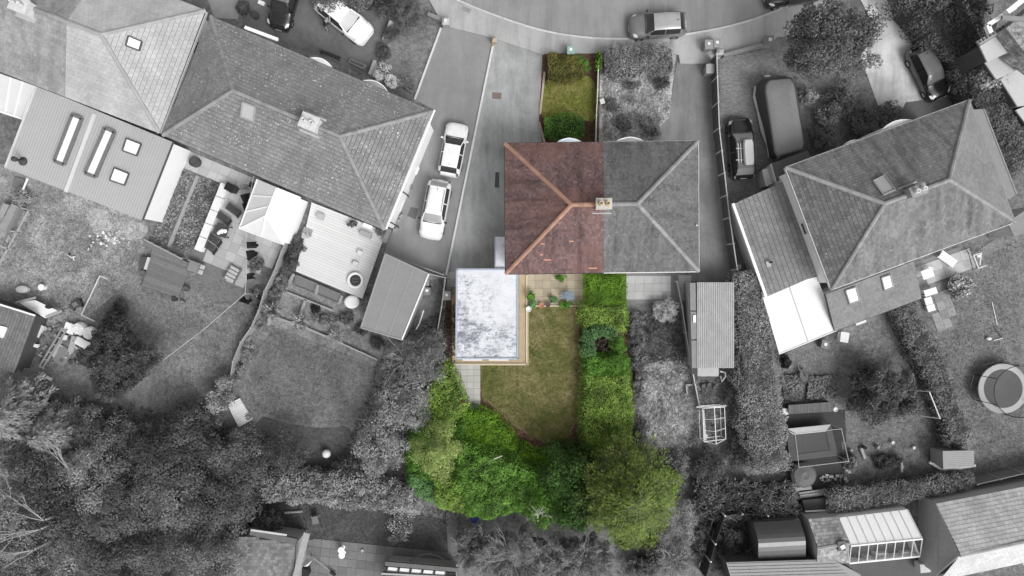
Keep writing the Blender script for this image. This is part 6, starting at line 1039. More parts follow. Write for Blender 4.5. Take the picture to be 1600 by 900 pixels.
one('parasol', MB().lathe(tuple(W(488, 868, 0)), [(.04, 0), (.04, 1.6), (.35, 1.3), (.3, 1.5), (.02, 2.1)], 4, 1.2, .8, .4), plain('canvas_pale', g(.6)), 'pale folded canvas cover at the left end of the dark terrace', 'cover'); barrel('stepping_pot', 'tiny pale pot on the dark terrace right of the round white table', 566, 861, .12, .2, plain('pot_pale', g(.5)), 'pot')
X = root('terrace_pole', 'thin pale pole lying across the dark terrace', 'pole', W(505, 882)); MB().tube([W(490,872,.3), W(519,895,.3)], .03, 6).build('shaft', plain('pole_pale', g(.4)), X); MB().tube([W(516,893,.3), W(524,899,.3)], .13, 8).build('head', m_dark, X)
barrel('dark_urn', 'large dark round urn at the bottom edge beside the stone parapet', 473, 896, .5, .9, plain('urn', g(.02), .2, 5), 'urn', [(.3, 0), (.5, .4), (.5, .6), (.3, .85), (.4, .9), (.25, .9)])
# front yard of the left pair
X = root('low_bench', 'dark flower box on legs in front of the left bay window', 'planter', W(515, 85)); q = PW([(502,77),(530,88),(528,92),(500,81)], .5); MB().prism(q, .3, .5).build('box', m_dark, X); [MB().box((p.x, p.y, .15), (.06, .06, .3)).build('leg', m_dark, X) for p in q]
X = root('low_bench', 'grey wooden planter against the front wall between the bay windows', 'planter', W(560, 97)); q = PW([(547,91),(572,101),(568,108),(544,97)], .5); MB().prism(q, 0, .45).build('box', m_wood, X); MB().prism(inset(q, .1), .45, .47).build('soil', plain('bed_dark', g(.08)), X)
barrel('plant_pot', 'dark tub behind the black car at the top left', 397, 22, .26, .5, plain('tub', g(.07)), 'pot'); crate('letter_box', 'small white box on the ledge at the top left', 408, 4, (.5, .3, .3), -.4, m_wp)
X = root('person', 'person in dark top bending at the open side of the white van', 'person', W(512, 47))
def person(X, px, py, rz, skin, top, trou, hairc):
    """standing figure leaning forward, one skinned body with clothes and hair"""
    j = {'pel': (0, 0, .92), 'wst': (.06, 0, 1.1), 'chs': (.22, 0, 1.3), 'nck': (.36, 0, 1.43), 'hd0': (.43, 0, 1.5), 'hd': (.47, 0, 1.62),
         'shl': (.24, .19, 1.36), 'ell': (.4, .24, 1.12), 'wrl': (.6, .16, 1.02), 'hnl': (.68, .14, 1.0), 'shr': (.24, -.19, 1.36), 'elr': (.42, -.22, 1.14), 'wrr': (.63, -.1, 1.06), 'hnr': (.71, -.08, 1.05),
         'hpl': (0, .1, .9), 'knl': (.04, .12, .5), 'anl': (-.04, .12, .09), 'tol': (.14, .14, .03), 'hpr': (0, -.1, .9), 'knr': (.02, -.12, .5), 'anr': (-.08, -.12, .09), 'tor': (.1, -.14, .03)}
    rad = {'pel': .15, 'wst': .13, 'chs': .16, 'nck': .06, 'hd0': .075, 'hd': .1, 'shl': .075, 'ell': .045, 'wrl': .032, 'hnl': .04, 'hpl': .09, 'knl': .065, 'anl': .045, 'tol': .035}
    ed = [('pel','wst'),('wst','chs'),('chs','nck'),('nck','hd0'),('hd0','hd'),('chs','shl'),('shl','ell'),('ell','wrl'),('wrl','hnl'),('chs','shr'),('shr','elr'),('elr','wrr'),('wrr','hnr'),('pel','hpl'),('hpl','knl'),('knl','anl'),('anl','tol'),('pel','hpr'),('hpr','knr'),('knr','anr'),('anr','tor')]
    for s in ('l', 'r'):                                    # five fingers a hand
        h_ = Vector(j['hn'+s])
        for k in range(5):
            a = 'f%d%s' % (k, s); y = (-.035+.0175*k) if k < 4 else (.05 if s == 'r' else -.05); ln = (.06, .075, .07, .055, .03)[k]; j[a] = tuple(h_+Vector((ln, y, -.03))); rad[a] = .009; ed.append(('hn'+s, a))
    nm = list(j); me = bpy.data.meshes.new('body'); me.from_pydata([j[n] for n in nm], [(nm.index(a), nm.index(b)) for a, b in ed], []); o = bpy.data.objects.new('body', me); COL.objects.link(o); o.parent = X
    X.rotation_euler = (0, 0, rz); sk = o.modifiers.new('skin', 'SKIN'); me.skin_vertices.new() if not me.skin_vertices else None
    for i, n in enumerate(nm):
        r_ = rad.get(n, rad.get(n[:-1]+'l', .05)); v = me.skin_vertices[0].data[i]; v.radius = (r_, r_); v.use_root = n == 'pel'
    sb = o.modifiers.new('sub', 'SUBSURF'); sb.levels = sb.render_levels = 2
    a = N('person_'+X.name); tc = a.n('ShaderNodeTexCoord'); sp = a.n('ShaderNodeSeparateXYZ'); a.l(tc.outputs['Object'], sp.inputs[0]); z = sp.outputs[2]
    c = a.mix(a.math('GREATER_THAN', z, .95), trou, top); c = a.mix(a.math('GREATER_THAN', z, 1.43), c, skin); c = a.mix(a.math('GREATER_THAN', .09, z), c, g(.03)); hnd = a.math('MULTIPLY', a.math('GREATER_THAN', sp.outputs[0], .5), a.math('GREATER_THAN', 1.3, z)); c = a.mix(hnd, c, skin); me.materials.append(a.fin(c, .8))
    m_ = MB(); m_.ball((.455, 0, 1.66), .115, 12, (1, .95, .85), .03); m_.build('hair', plain('hair_'+X.name, hairc, .2, 8, .7), X, True, True)
    f = MB(); f.ball((.575, 0, 1.6), .018, 6, (1.2, .8, 1.3)); f.build('nose', plain('skin_grey', skin), X, True, True)
    for s in (-1, 1): MB().ball((.555, s*.035, 1.635), .013, 6).build('eye', m_dark, X, local=True); MB().ball((.47, s*.1, 1.61), .022, 6, (1, .5, 1.3)).build('ear', plain('skin_grey', skin), X, local=True)
    MB().box((.565, 0, 1.565), (.012, .045, .01)).build('mouth', plain('lips', g(.2)), X, local=True)
person(X, 512, 47, .55, g(.45), g(.03), g(.3), g(.3))
# right side gardens
X = root('trampoline', 'round trampoline with pale padded rim and net at the right edge', 'trampoline', W(1565, 607)); c = W(1567, 607, .85); n = 40
MB().lathe((c.x, c.y, .8), [(1.5, .05), (1.5, .07), (.001, .065)], n).build('jumping_mat', plain('mat_dark', g(.11), .15, 1.5, .8), X); MB().lathe((c.x, c.y, .8), [(1.5, .04), (1.9, .03), (1.93, .06), (1.9, .1), (1.5, .09), (1.48, .06)], n).build('rim_pad', plain('pad_pale', g(.45), .08, 2, .6), X)
MB().tube([(c.x+1.92*math.cos(6.2832*k/n), c.y+1.92*math.sin(6.2832*k/n), 2.6) for k in range(n+1)], .03, 5).build('net_ring', m_dark, X)
for k in range(6): t = 6.2832*(k+.5)/6; p = (c.x+1.95*math.cos(t), c.y+1.95*math.sin(t)); MB().tube([(*p, 0), (*p, 2.62)], .03, 6).build('net_pole', m_dark, X); MB().tube([(p[0], p[1], .04), (p[0]+.0, p[1], .05), (c.x+1.95*math.cos(t+.5), c.y+1.95*math.sin(t+.5), .05)], .03, 5).build('foot', plain('pole_steel', g(.4), .1, 4, .4), X)
a = N('safety_net'); tr = a.n('ShaderNodeBsdfTransparent'); ms = a.n('ShaderNodeMixShader'); ms.inputs[0].default_value = .16; a.fin(g(.03), .8); a.l(tr.outputs[0], ms.inputs[1]); a.l(a.b.outputs[0], ms.inputs[2]); a.l(ms.outputs[0], a.out.inputs[0]); NET = a.m
m_ = MB(); vs = [(c.x+1.92*math.cos(6.2832*k/n), c.y+1.92*math.sin(6.2832*k/n), z) for z in (.9, 2.6) for k in range(n)]; m_.add(vs, [(k, (k+1) % n, n+(k+1) % n, n+k) for k in range(n)]); m_.build('safety_net', NET, X)
X = root('swing_frame', 'white metal swing frame standing beside the slanting hedge', 'swing', W(1462, 635)); a, b = W(1452,612,1.7), W(1469,654,1.7); MB().tube([a, b], .045, 6).build('top_bar', m_wp, X)
for p in (a, b):
    for s in (-1, 1): MB().tube([p, (p.x+s*.6, p.y-s*.2*0+.1*s, 0)], .035, 6).build('leg', m_wp, X)
for t in (.3, .7): p = a.lerp(b, t); MB().tube([p, (p.x, p.y, .5)], .012, 4).build('rope', m_wp, X); MB().box((p.x, p.y, .5), (.2, .45, .04), .3).build('seat', m_dark, X)
X = root('garden_shed', 'small flat roofed wooden shed on pale beams near the lower right', 'shed', W(1487, 712)); z = 1.9; q = [W(1473,705,z), W(1522,704,z), W(1522,729,z), W(1474,733,z)]
MB().prism(inset(q, .1), .15, z-.08).build('wall', plain('shed_pale', g(.3), .12, 3), X); MB().prism(q, z-.08, z).build('flat_roof', plain('shed_roof_pale', g(.34), .12, 3), X); MB().bar(W(1470,735,.12), W(1524,727,.12), .2, .16).build('beam', m_fascia, X); MB().bar(W(1452,722,.12), W(1472,734,.12), .2, .16).build('beam', m_fascia, X)
for i in range(1, 9): MB().bar(q[0].lerp(q[3], i/9)+Vector((0, 0, .006)), q[1].lerp(q[2], i/9)+Vector((0, 0, .006)), .02, .014).build('roof_batten', plain('batten_grey', g(.22)), X)
X = root('rectangular_trampoline', 'rectangular netted trampoline with pale rim in the dark terrace', 'trampoline', W(1265, 695)); z = .8; q = PW([(1228,670),(1298,663),(1309,712),(1234,721)], z); i4 = inset(q, .5)
MB().prism(i4, z-.04, z-.01).build('jumping_mat', plain('mat_mid', g(.085), .15, 1, .8), X)
for k in range(4): MB().prism([q[k], q[(k+1) % 4], i4[(k+1) % 4], i4[k]], z-.03, z+.03).build('rim_pad', plain('pad_white', g(.55), .08, 2) if k in (0,) else plain('pad_dark', g(.10)), X)
tp = [Vector((p.x, p.y, 2.5)) for p in q]
for k in range(4): MB().tube([(q[k].x, q[k].y, 0), tp[k]], .035, 6).build('net_pole', plain('pole_steel', g(.4), .1, 4, .4), X); MB().tube([tp[k], tp[(k+1) % 4]], .025, 5).build('net_rail', plain('pole_steel', g(.4), .1, 4, .4), X); m_ = MB(); m_.face(q[k], q[(k+1) % 4], tp[(k+1) % 4], tp[k]); m_.build('safety_net', NET, X)
X = root('ribbed_bench_store', 'low dark store with ribbed lid above the rectangular trampoline', 'store', W(1266, 637)); z = .8; q = PW([(1232,633),(1301,628),(1302,643),(1232,647)], z); MB().prism(inset(q, .05), 0, z-.05).build('case', plain('store_dark', g(.08)), X)
for i in range(30): MB().prism([q[0].lerp(q[1], (i+.08)/30), q[0].lerp(q[1], (i+.92)/30), q[3].lerp(q[2], (i+.92)/30), q[3].lerp(q[2], (i+.08)/30)], z-.05, z).build('lid_slat', plain('lid_grey', g(.17), .15, 3, rnd=.2), X)
for x, y, l_ in ((1228,643,'white box at the left end of the ribbed store'), (1306,640,'round white pot at the right end of the ribbed store')):
    if 'box' in l_: crate('storage_box', l_, x, y, (.42, .45, .55), 0, m_wp)
    else: barrel('plant_pot', l_, x, y, .19, .5, m_wp, 'pot')
barrel('water_tank', 'round tank under a grey cover at the lower end of the long hedge', 1258, 744, .95, 1.2, plain('tank_cover', g(.11), .25, 2.5, .6), 'tank', [(.8, 0), (.92, .5), (.98, .95), (.8, 1.12), (.3, 1.25), (.05, 1.2)])
for i, (a, b) in enumerate((((1238,765),(1268,762)), ((1248,772),(1290,766)), ((1250,776),(1288,771)))): one('stacked_plank', MB().bar(W(*a, .3+.1*i), W(*b, .3+.1*i), .25, .08), plain('plank_pale2', g(.38)), ('upper', 'middle', 'lower')[i]+' pale plank of the stack between the hedges', 'plank', 'planks between the hedges')
X = root('coal_bunker', 'dark flat topped bunker between the two lower hedges', 'bunker', W(1276, 788)); q = PW([(1254,782),(1292,778),(1296,796),(1258,799)], .9); MB().prism(q, 0, .9).build('case', plain('bunker_dark', g(.06), .3, 2), X); MB().bar(W(1258,799,.95), W(1297,797,.95), .1, .1).build('edge_bar', m_fascia, X)
for i, (q, lab) in enumerate((([(1222,586),(1254,586),(1252,626),(1224,628)], 'left square leafy vegetable bed above the ribbed store'), ([(1264,588),(1310,587),(1306,622),(1260,624)], 'right square leafy vegetable bed above the ribbed store'))):
    X = root('vegetable_bed', lab, 'bed', sum(PW(q), Vector((0, 0, 0)))/4); MB().prism(PW(q, .2), 0, .2).build('bed', plain('bed_soil', g(.06), .3, 3), X); P2 = [(p.x, p.y) for p in PW(q, .3)]; Q = []
    xs, ys = [p[0] for p in P2], [p[1] for p in P2]
    while len(Q) < 900:
        x, y = RNG.uniform(min(xs), max(xs)), RNG.uniform(min(ys), max(ys))
        if inside(x, y, P2): Q.append((x, y, RNG.uniform(.2, .42)))
    np_mesh('leaves', leaves(np.array(Q), np.tile([0, 0, 1.], (len(Q), 1)), .14, .6, .9), 4, leaf_mat('veg_grey', [g(.08), g(.15), g(.22)]), X)
X = root('wheelbarrow', 'upturned wheelbarrow above the gap between the vegetable beds', 'wheelbarrow', W(1255, 580)); c = W(1256, 588, .4); MB().lathe((c.x, c.y, .25), [(.2, 0), (.36, .25), (.38, .27), (.3, .2)], 8, 1, 1.5, .3).build('tray', plain('tray_grey', g(.12), .2, 4), X); cc = W(1252, 573, .4); MB().tube([cc+Vector((.25*math.cos(t/2), .3*math.sin(t/2), .1*math.sin(t))) for t in range(13)], .03, 5).build('wheel', plain('tyre_pale', g(.35)), X); MB().tube([c+Vector((.1, 0, .1)), cc], .03, 5).build('fork', m_dark, X)
for i, (x, y, s, v, rz, lab) in enumerate(((1290,538,(.6,.6,.7),.2,-.2,'grey pier box with white top below the white canopy'), (1320,527,(.62,.75,.7),.7,-.15,'pale box beside the rear extension wall'), (1345,502,(.8,.4,.5),.66,.36,'white planter against the rear extension'), (1154,417,(.42,.32,.5),.6,0,'small pale box at the top of the long hedge'), (1446,888,(.75,.65,.9),.5,.1,'pale top bin in the courtyard beside the gable wall'))):
    r = crate('storage_box', lab, x, y, s, rz, plain('sbox_%d' % i, g(v), .1, 4), 'box')
    if i == 0: MB().box((0, 0, s[2]+.02), (.22, .22, .03)).build('white_top', m_wp, r, local=True)
# patio furniture of the right house
X = root('patio_lounger', 'white slatted sun lounger standing aslant on the right patio', 'lounger', W(1476, 405, .05), rz=-.62)
for k in range(14): MB().box((-.65+k*.1, 0, .4), (.075, .55, .03)).build('slat', m_wp, X, local=True)
for s in (-.3, .3): MB().box((0, s, .36), (1.45, .05, .06)).build('side_rail', m_wp, X, local=True)
for sx in (-.6, .6):
    for s in (-.26, .26): MB().box((sx, s, .17), (.05, .05, .34)).build('leg', m_wp, X, local=True)
table('patio_table', 'white table with cloth beside the rear wall of the right house', 1441, 428, .9, .7, .72, .35, m_wp); table('patio_table', 'white side table nearest the top of the slanting hedge', 1447, 456, 1.0, .5, .6, .3, m_wp)
barrel('garden_stool', 'round white moulded seat right of the white patio table', 1452, 423, .36, .55, m_wp, 'seat', [(.22, 0), (.3, .3), (.38, .5), (.36, .55), (.28, .42), (.02, .4)], sx=1.2, sy=.85); barrel('garden_stool', 'grey round seat left of the white patio table', 1427, 428, .28, .5, plain('seat_lt', g(.42)), 'seat', [(.2, 0), (.28, .4), (.26, .5), (.2, .42), (.02, .4)]); crate('storage_box', 'grey and white box chair along the slabs by the slanting hedge', 1451, 470, (.55, .55, .5), .3, plain('seat_lt', g(.42)), 'box', m_wp); crate('storage_box', 'bright white cushion box at the end of the row by the slanting hedge', 1455, 481, (.6, .5, .45), .3, m_wp)
X = root('clothes_airer', 'white open frame clothes airer on the grass by the right patio', 'airer', W(1530, 408))
for a, b in (((1521,399),(1534,395)), ((1521,399),(1529,419)), ((1529,419),(1541,415)), ((1533,396),(1531,414))): MB().tube([W(*a, .7), W(*b, .7)], .04, 5).build('bar', m_wp, X); MB().tube([W(*a, .7), W(a[0], a[1], 0)], .03, 5).build('leg', m_wp, X)
MB().box(W(1530,400,.74), (.3, .2, .06), .3).build('seat', m_wp, X)
X = root('ladder_rail', 'thin dark handrail at the right end of the right patio', 'rail', W(1513, 400)); MB().tube([W(1505,382,.9), W(1513,395,.9), W(1520,420,.9)], .03, 5).build('rail', plain('rail_dark', g(.08)), X); [MB().tube([W(x, y, .9), W(x, y, 0)], .03, 5).build('post', plain('rail_dark', g(.08)), X) for x, y in ((1505,382), (1513,395), (1520,420))]
X = root('badminton_line', 'thin white rod lying on the far right lawn', 'rod', W(1552, 490)); MB().tube([W(1550,472,.05), W(1558,508,.05)], .03, 5).build('rod', m_wp, X)
X = root('toy_goal', 'small white toy with net on the far right lawn', 'toy', W(1553, 527)); MB().ball(tuple(W(1545,529,.15)), .16, 8, (1.4, .9, .9)).build('ball', m_wp, X, True); MB().tube([W(1553,532,.1), W(1567,528,.1)], .03, 5).build('bar', m_wp, X); MB().tube([W(1552,510,.1), W(1566,528,.1)], .02, 5).build('bar', m_dark, X)
for i, (x, y, r_, h_, v, lab) in enumerate(((1374,700,.16,.4,.3,'small pot on the plot path beside the log'), (1353,700,.12,.5,.05,'dark stake pot at the top of the plot'), (1410,730,.14,.4,.7,'white pot on the plot beside the post'), (1331,705,.12,.3,.5,'pale pot by the trampoline edge'), (1429,700,.13,.25,.7,'white stone pot at the top right of the plot'), (1396,692,.14,.3,.7,'white pot at the upper edge of the plot'))): barrel('plant_pot', lab, x, y, r_, h_, plain('ppot_%d' % (v*100), g(v)), 'pot')
one('log', MB().tube([W(1345,700,.2), W(1351,716,.15)], .13, 7), plain('log_pale', g(.35), .2, 5), 'short pale log leaning on the plot', 'log'); one('plot_post', MB().bar(W(1407,718,.3), W(1408,737,.3), .16, .3), m_woodl, 'thick post standing on the plot left of the small shed', 'post')
m_ = MB(); rr = random.Random(9)
for i in range(60): c = W(rr.uniform(1280,1325), rr.uniform(742,752), 0) if i < 30 else W(rr.uniform(1318,1334), rr.uniform(718,738), 0); m_.box((c.x, c.y, rr.uniform(.04, .12)), (rr.uniform(.1, .35), rr.uniform(.08, .25), rr.uniform(.05, .15)), rr.uniform(0, 3), rr.uniform(-.3, .3))
a = N('rubble_r'); tag(m_.build('rubble', a.fin(a.ramp(a.pos.outputs['Random Per Island'], [g(.1), g(.3), g(.6)], 0, 1), .9)), 'loose pale stones along the lower edge of the rectangular trampoline terrace', 'rubble', kind='stuff')
X = root('wire_rack', 'dark folding rack leaning left of the curved roof shed', 'rack', W(1176, 866)); q = PW([(1166,862),(1174,858),(1186,872),(1177,878)], .8)
for k in range(4): MB().tube([q[k], q[(k+1) % 4]], .03, 5).build('bar', plain('rack_grey', g(.2)), X); MB().tube([q[k], (q[k].x, q[k].y, 0)], .03, 5).build('leg', plain('rack_grey', g(.2)), X)
MB().tube([q[0].lerp(q[1], .5), q[3].lerp(q[2], .5)], .02, 5).build('bar', plain('rack_grey', g(.2)), X)
X = root('bent_frame', 'white bent frame at the lower right of the corrugated shed', 'frame', W(1130, 585)); MB().tube([W(1125,580,.5), W(1133,582,.5), W(1134,588,.5), W(1128,596,.5), W(1126,588,.3)], .06, 6).build('tube', m_wp, X)
barrel('plant_pot', 'round white pot inside the bare greenhouse frame', 1103, 682, .16, .3, m_wp, 'pot'); barrel('plant_pot', 'small white pot on the meadow left of the bare greenhouse', 1023, 681, .13, .3, m_wp, 'pot')
X = root('cold_frame', 'small pale wooden frame above the bare greenhouse', 'frame', W(1080, 606)); [MB().bar(W(*a, .25), W(*b, .25), .12, .3).build('edge_board', m_woodl, X) for a, b in (((1071,601),(1085,601)), ((1072,601),(1073,616)), ((1086,604),(1090,604)))]
for i, (x, y) in enumerate(((1100,604), (1109,602), (1118,606))): barrel('square_pot', ('left', 'middle', 'right')[i]+' dark square pot in the row above the bare greenhouse', x, y, .2, .3, plain('sq_pot', g(.12), .2, 5), 'pot', group='pots above the greenhouse')
X = root('blue_barrel', 'blue barrel half hidden at the lower edge of the green shrubs', 'barrel', W(740, 812)); c = W(741, 812, .9); MB().lathe((c.x, c.y, 0), [(.28, 0), (.32, .2), (.32, .8), (.28, .95), (.02, .96)], 16).build('drum', plain('barrel_blue', (.03,.05,.22), .2, 4, .4), X)
one('gas_hood', MB().tube([W(662,485,1.2), W(655,506,1.0), W(650,515,.8)], .05, 6), m_wp, 'white downpipe along the right edge of the garage', 'pipe')
# ================================================================== vegetation
def GL(name, a, b, c, **k): return leaf_mat(name, [g(a), g(b), g(c)], **k)
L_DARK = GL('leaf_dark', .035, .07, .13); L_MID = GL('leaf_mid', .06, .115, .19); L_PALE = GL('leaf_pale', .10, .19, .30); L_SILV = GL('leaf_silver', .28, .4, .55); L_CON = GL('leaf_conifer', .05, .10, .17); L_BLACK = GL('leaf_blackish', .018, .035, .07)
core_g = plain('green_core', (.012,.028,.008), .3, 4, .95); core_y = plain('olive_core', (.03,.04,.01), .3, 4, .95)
C_RED = leaf_mat('leaf_redbrown', [(.05,.08,.015), (.10,.10,.025), (.19,.10,.05)], .9); C_GRN = leaf_mat('leaf_green', [(.03,.085,.012), (.07,.15,.022), (.14,.24,.05)], .7, tight=.85); C_LIME = leaf_mat('leaf_lime', [(.04,.10,.006), (.085,.17,.012), (.15,.24,.035)], .6)
C_YEL = leaf_mat('leaf_yellowgreen', [(.04,.10,.015), (.10,.175,.03), (.26,.29,.075)], .7, tight=.85); C_TEAL = leaf_mat('leaf_teal', [(.04,.09,.03), (.075,.15,.055), (.12,.21,.085)], .8); C_DEEP = leaf_mat('leaf_deep', [(.012,.032,.007), (.028,.062,.012), (.05,.10,.022)], .7)
C_OLIVE = leaf_mat('leaf_olive', [(.045,.075,.014), (.095,.135,.028), (.165,.20,.055)], .8, k=1.55); C_PALEG = leaf_mat('leaf_palegreen', [(.10,.15,.04), (.19,.24,.08), (.33,.36,.15)], .7); C_MID = leaf_mat('leaf_midgreen', [(.032,.085,.012), (.065,.145,.02), (.12,.23,.04)], .7)
# ---- coloured plot
hedge('front_hedge', 'reddish brown and green clipped hedge at the top of the green front lawn', [(857,104),(884,104),(912,106)], [44, 42, 34], 1.3, C_RED, size=.1, dens=330, core=core_y)
shrub('round_bush', 'bright green round bush at the right end of the reddish hedge', 908, 98, 17, 1.5, C_GRN, size=.1, per=110, core=core_g, ry=15)
hedge('front_hedge', 'clipped oval green hedge in front of the red roofed house', [(852,197),(882,197),(912,196)], [30, 44, 30], 1.15, C_GRN, size=.09, dens=420, core=core_g, bump=.05)
hedge('ivy_strip', 'narrow green ivy at the top end of the white capped fence', [(937,80),(936,108)], 8, 1.1, C_LIME, size=.1, dens=260, core=core_g)
hedge('ring_shrub', 'bluish green clipped shrub curled around a bare hollow', [(962,524),(945,513),(925,518),(917,537),(920,556)], [18, 22, 26, 26, 22], 1.5, C_TEAL, size=.08, dens=420, core=core_g, bump=.04)
shrub('green_shrub', 'dark green rounded shrub closing the right side of the hollow', 966, 541, 15, 1.5, C_MID, ry=18, nclump=20, per=80, size=.1, core=core_g)
sheet('hollow_floor', [(924,522),(960,522),(964,556),(926,558)], .012, plain('hollow_dark', (.02,.017,.012), .3, 3))  # near-black sheet over the brown soil of the hollow
X = root('dead_branches', 'bare brown branches in the hollow of the bluish green shrub', 'branches', W(945, 540)); m_ = MB(); rr = random.Random(2)
for i in range(16): c = W(945+rr.uniform(-16, 16), 540+rr.uniform(-13, 13), 0); twigs(m_, c, (rr.uniform(-.6, .6), rr.uniform(-.6, .6), 1), .8, .04, 2, rr)
m_.build('twig_mass', plain('dead_wood', (.16,.12,.10), .3, 6), X)
TH = thicket
TH('clipped_hedge', 'bright lime clipped hedge block against the rear of the house', [(914,428),(978,428),(980,450),(978,477),(945,480),(914,477)], 1.7, C_LIME, 'hedge', .22, .09, 520, .085, core=core_g, rag=.1, grow=1.01)
TH('leafy_hedge', 'green and yellow leafy hedge just below the lime clipped block', [(909,474),(940,477),(976,474),(979,495),(974,518),(955,514),(935,507),(915,512),(908,495)], 1.6, C_YEL, 'hedge', .36, .22, 430, .11, core=core_g)
TH('leafy_hedge', 'dark green leafy hedge below the bluish green ring shrub', [(914,554),(940,557),(968,552),(980,562),(982,588),(946,592),(913,588)], 1.5, C_MID, 'hedge', .4, .25, 430, .11, core=core_g)
TH('variegated_hedge', 'yellow flecked green hedge along the lower right of the lawn', [(913,584),(945,588),(981,584),(986,615),(988,650),(984,682),(962,694),(935,700),(915,700),(909,665),(912,620)], 1.7, C_YEL, 'hedge', .34, .2, 430, .11, core=core_g)
TH('yellow_green_shrub', 'yellow green shrub between the pale path and the grey neighbouring trees', [(694,566),(711,590),(728,636),(716,656),(690,668),(654,668),(660,632),(676,596)], 2.0, C_YEL, r=.42, amp=.35, core=core_g)
TH('blue_green_shrub', 'bluish green shrub at the lower left edge of the coloured plot', [(636,735),(660,742),(678,760),(676,788),(650,775),(637,758)], 1.9, C_TEAL, r=.4, amp=.3, core=core_g)
TH('green_underplanting', 'green shrub under the pale feathery tree', [(645,668),(690,662),(725,660),(728,740),(690,752),(640,745),(634,710)], 1.6, C_MID, r=.45, amp=.35, core=core_g)
TH('ivy_carpet', 'bright green ivy sweeping along the lower left edge of the lawn', [(722,642),(748,640),(775,652),(796,672),(808,692),(835,704),(862,706),(868,724),(840,735),(800,722),(760,712),(728,694)], 1.2, C_LIME, r=.3, amp=.2, dens=430, size=.11, core=core_g)
TH('green_shrub', 'mid green shrub mass in the middle of the lower planting', [(726,690),(760,706),(800,716),(824,730),(820,770),(800,800),(762,808),(728,800),(716,760),(714,720)], 2.5, C_GRN, r=.55, amp=.75, core=core_g)
TH('green_shrub', 'darker green shrub mass around the bare birch', [(820,728),(850,730),(872,724),(884,760),(870,806),(836,806),(800,802),(812,770)], 2.4, C_MID, r=.55, amp=.7, core=core_g)
TH('yellow_green_shrub', 'yellowish shrub at the bottom left corner of the coloured plot', [(676,745),(705,742),(726,752),(732,800),(705,800),(682,790)], 2.3, C_YEL, r=.48, amp=.4, core=core_g)
TH('dark_green_shrub', 'very dark green shrub mass left of the olive conifer', [(862,706),(890,700),(912,698),(940,702),(935,750),(922,812),(890,822),(868,806),(874,760)], 2.3, C_DEEP, r=.55, amp=.7, core=core_g)
tree('feathery_tree', 'pale straw green feathery tree at the left of the coloured plot', 685, 703, 42, 4.2, C_PALEG, nclump=110, cr=.5, per=80, size=.13, asp=.35, depth=1.5)
tree('deep_green_tree', 'very dark green tree directly below the tip of the lawn', 872, 735, 38, 4.5, C_DEEP, nclump=46, cr=.6, per=70, size=.17, ry=42)
tree('deep_green_tree', 'dark green tree tucked against the olive conifer', 895, 790, 38, 4.2, C_DEEP, nclump=44, cr=.6, per=70, size=.17, ry=42)
tree('deep_green_tree', 'dark green tree behind the bare birch at the lower edge', 845, 790, 34, 3.6, C_MID, nclump=40, cr=.55, per=70, size=.15, ry=34)
plume('olive_conifer', 'large olive green conifer at the lower right of the coloured plot', 985, 775, 88, 7.0, C_OLIVE, nb=150, per=210, size=.17, droop=.8, asp=.5)
shrub('olive_shrub', 'olive shrub filling below the big conifer', 990, 838, 40, 2.8, C_OLIVE, ry=22, nclump=30, per=75, size=.15, core=core_y, cr=.6)
shrub('olive_shrub', 'yellow olive shrub at the right tip of the coloured plot', 1042, 752, 22, 3.0, C_YEL, ry=20, nclump=20, per=70, size=.13, core=core_y)
X = root('bare_birch', 'slender pale bare birch standing over the green shrubs', 'tree', W(840, 790)); m_ = MB(); rr = random.Random(4); b_ = W(838, 800, 0); MB().tube([b_, b_+Vector((0, .5, 3.5))], [.06, .04], 6).build('trunk', plain('birch_bark', (.5,.48,.42), .2, 5), X)
for i in range(8): twigs(m_, b_+Vector((0, .3+.05*i, 2.2+.17*i)), (rr.uniform(-.6, .6), rr.uniform(.1, 1), .6), 1.0, .026, 2, rr)
m_.build('limbs', plain('birch_bark', (.5,.48,.42), .2, 5), X)
one('fallen_branch', MB().tube([W(757,726,2.3), W(770,718,2.6), W(785,712,2.5)], [.05, .06, .03], 6), plain('birch_bark', (.5,.48,.42), .2, 5), 'pale dead branch lying on top of the green shrubs', 'branch')
for a in (('patio_plant', 'tall leafy plant at the corner of the beige patio', 829, 462, 7, 1.1, C_MID, 8), ('patio_plant', 'low leafy plant against the house wall on the beige patio', 876, 434, 9, .6, C_GRN, 7), ('patio_plant', 'grey green plant at the front edge of the beige patio', 864, 468, 6, .6, C_TEAL, 6), ('patio_plant', 'bushy plant where the lawn meets the patio chairs', 884, 477, 10, .7, C_MID, 6), ('patio_plant', 'weedy plant at the left end of the patio edge', 832, 475, 6, .7, C_TEAL, 6)):
    shrub(a[0], a[1], a[2], a[3], a[4], a[5], a[6], ry=a[7], nclump=10, per=26, size=.13, core=core_g, cat='plant')
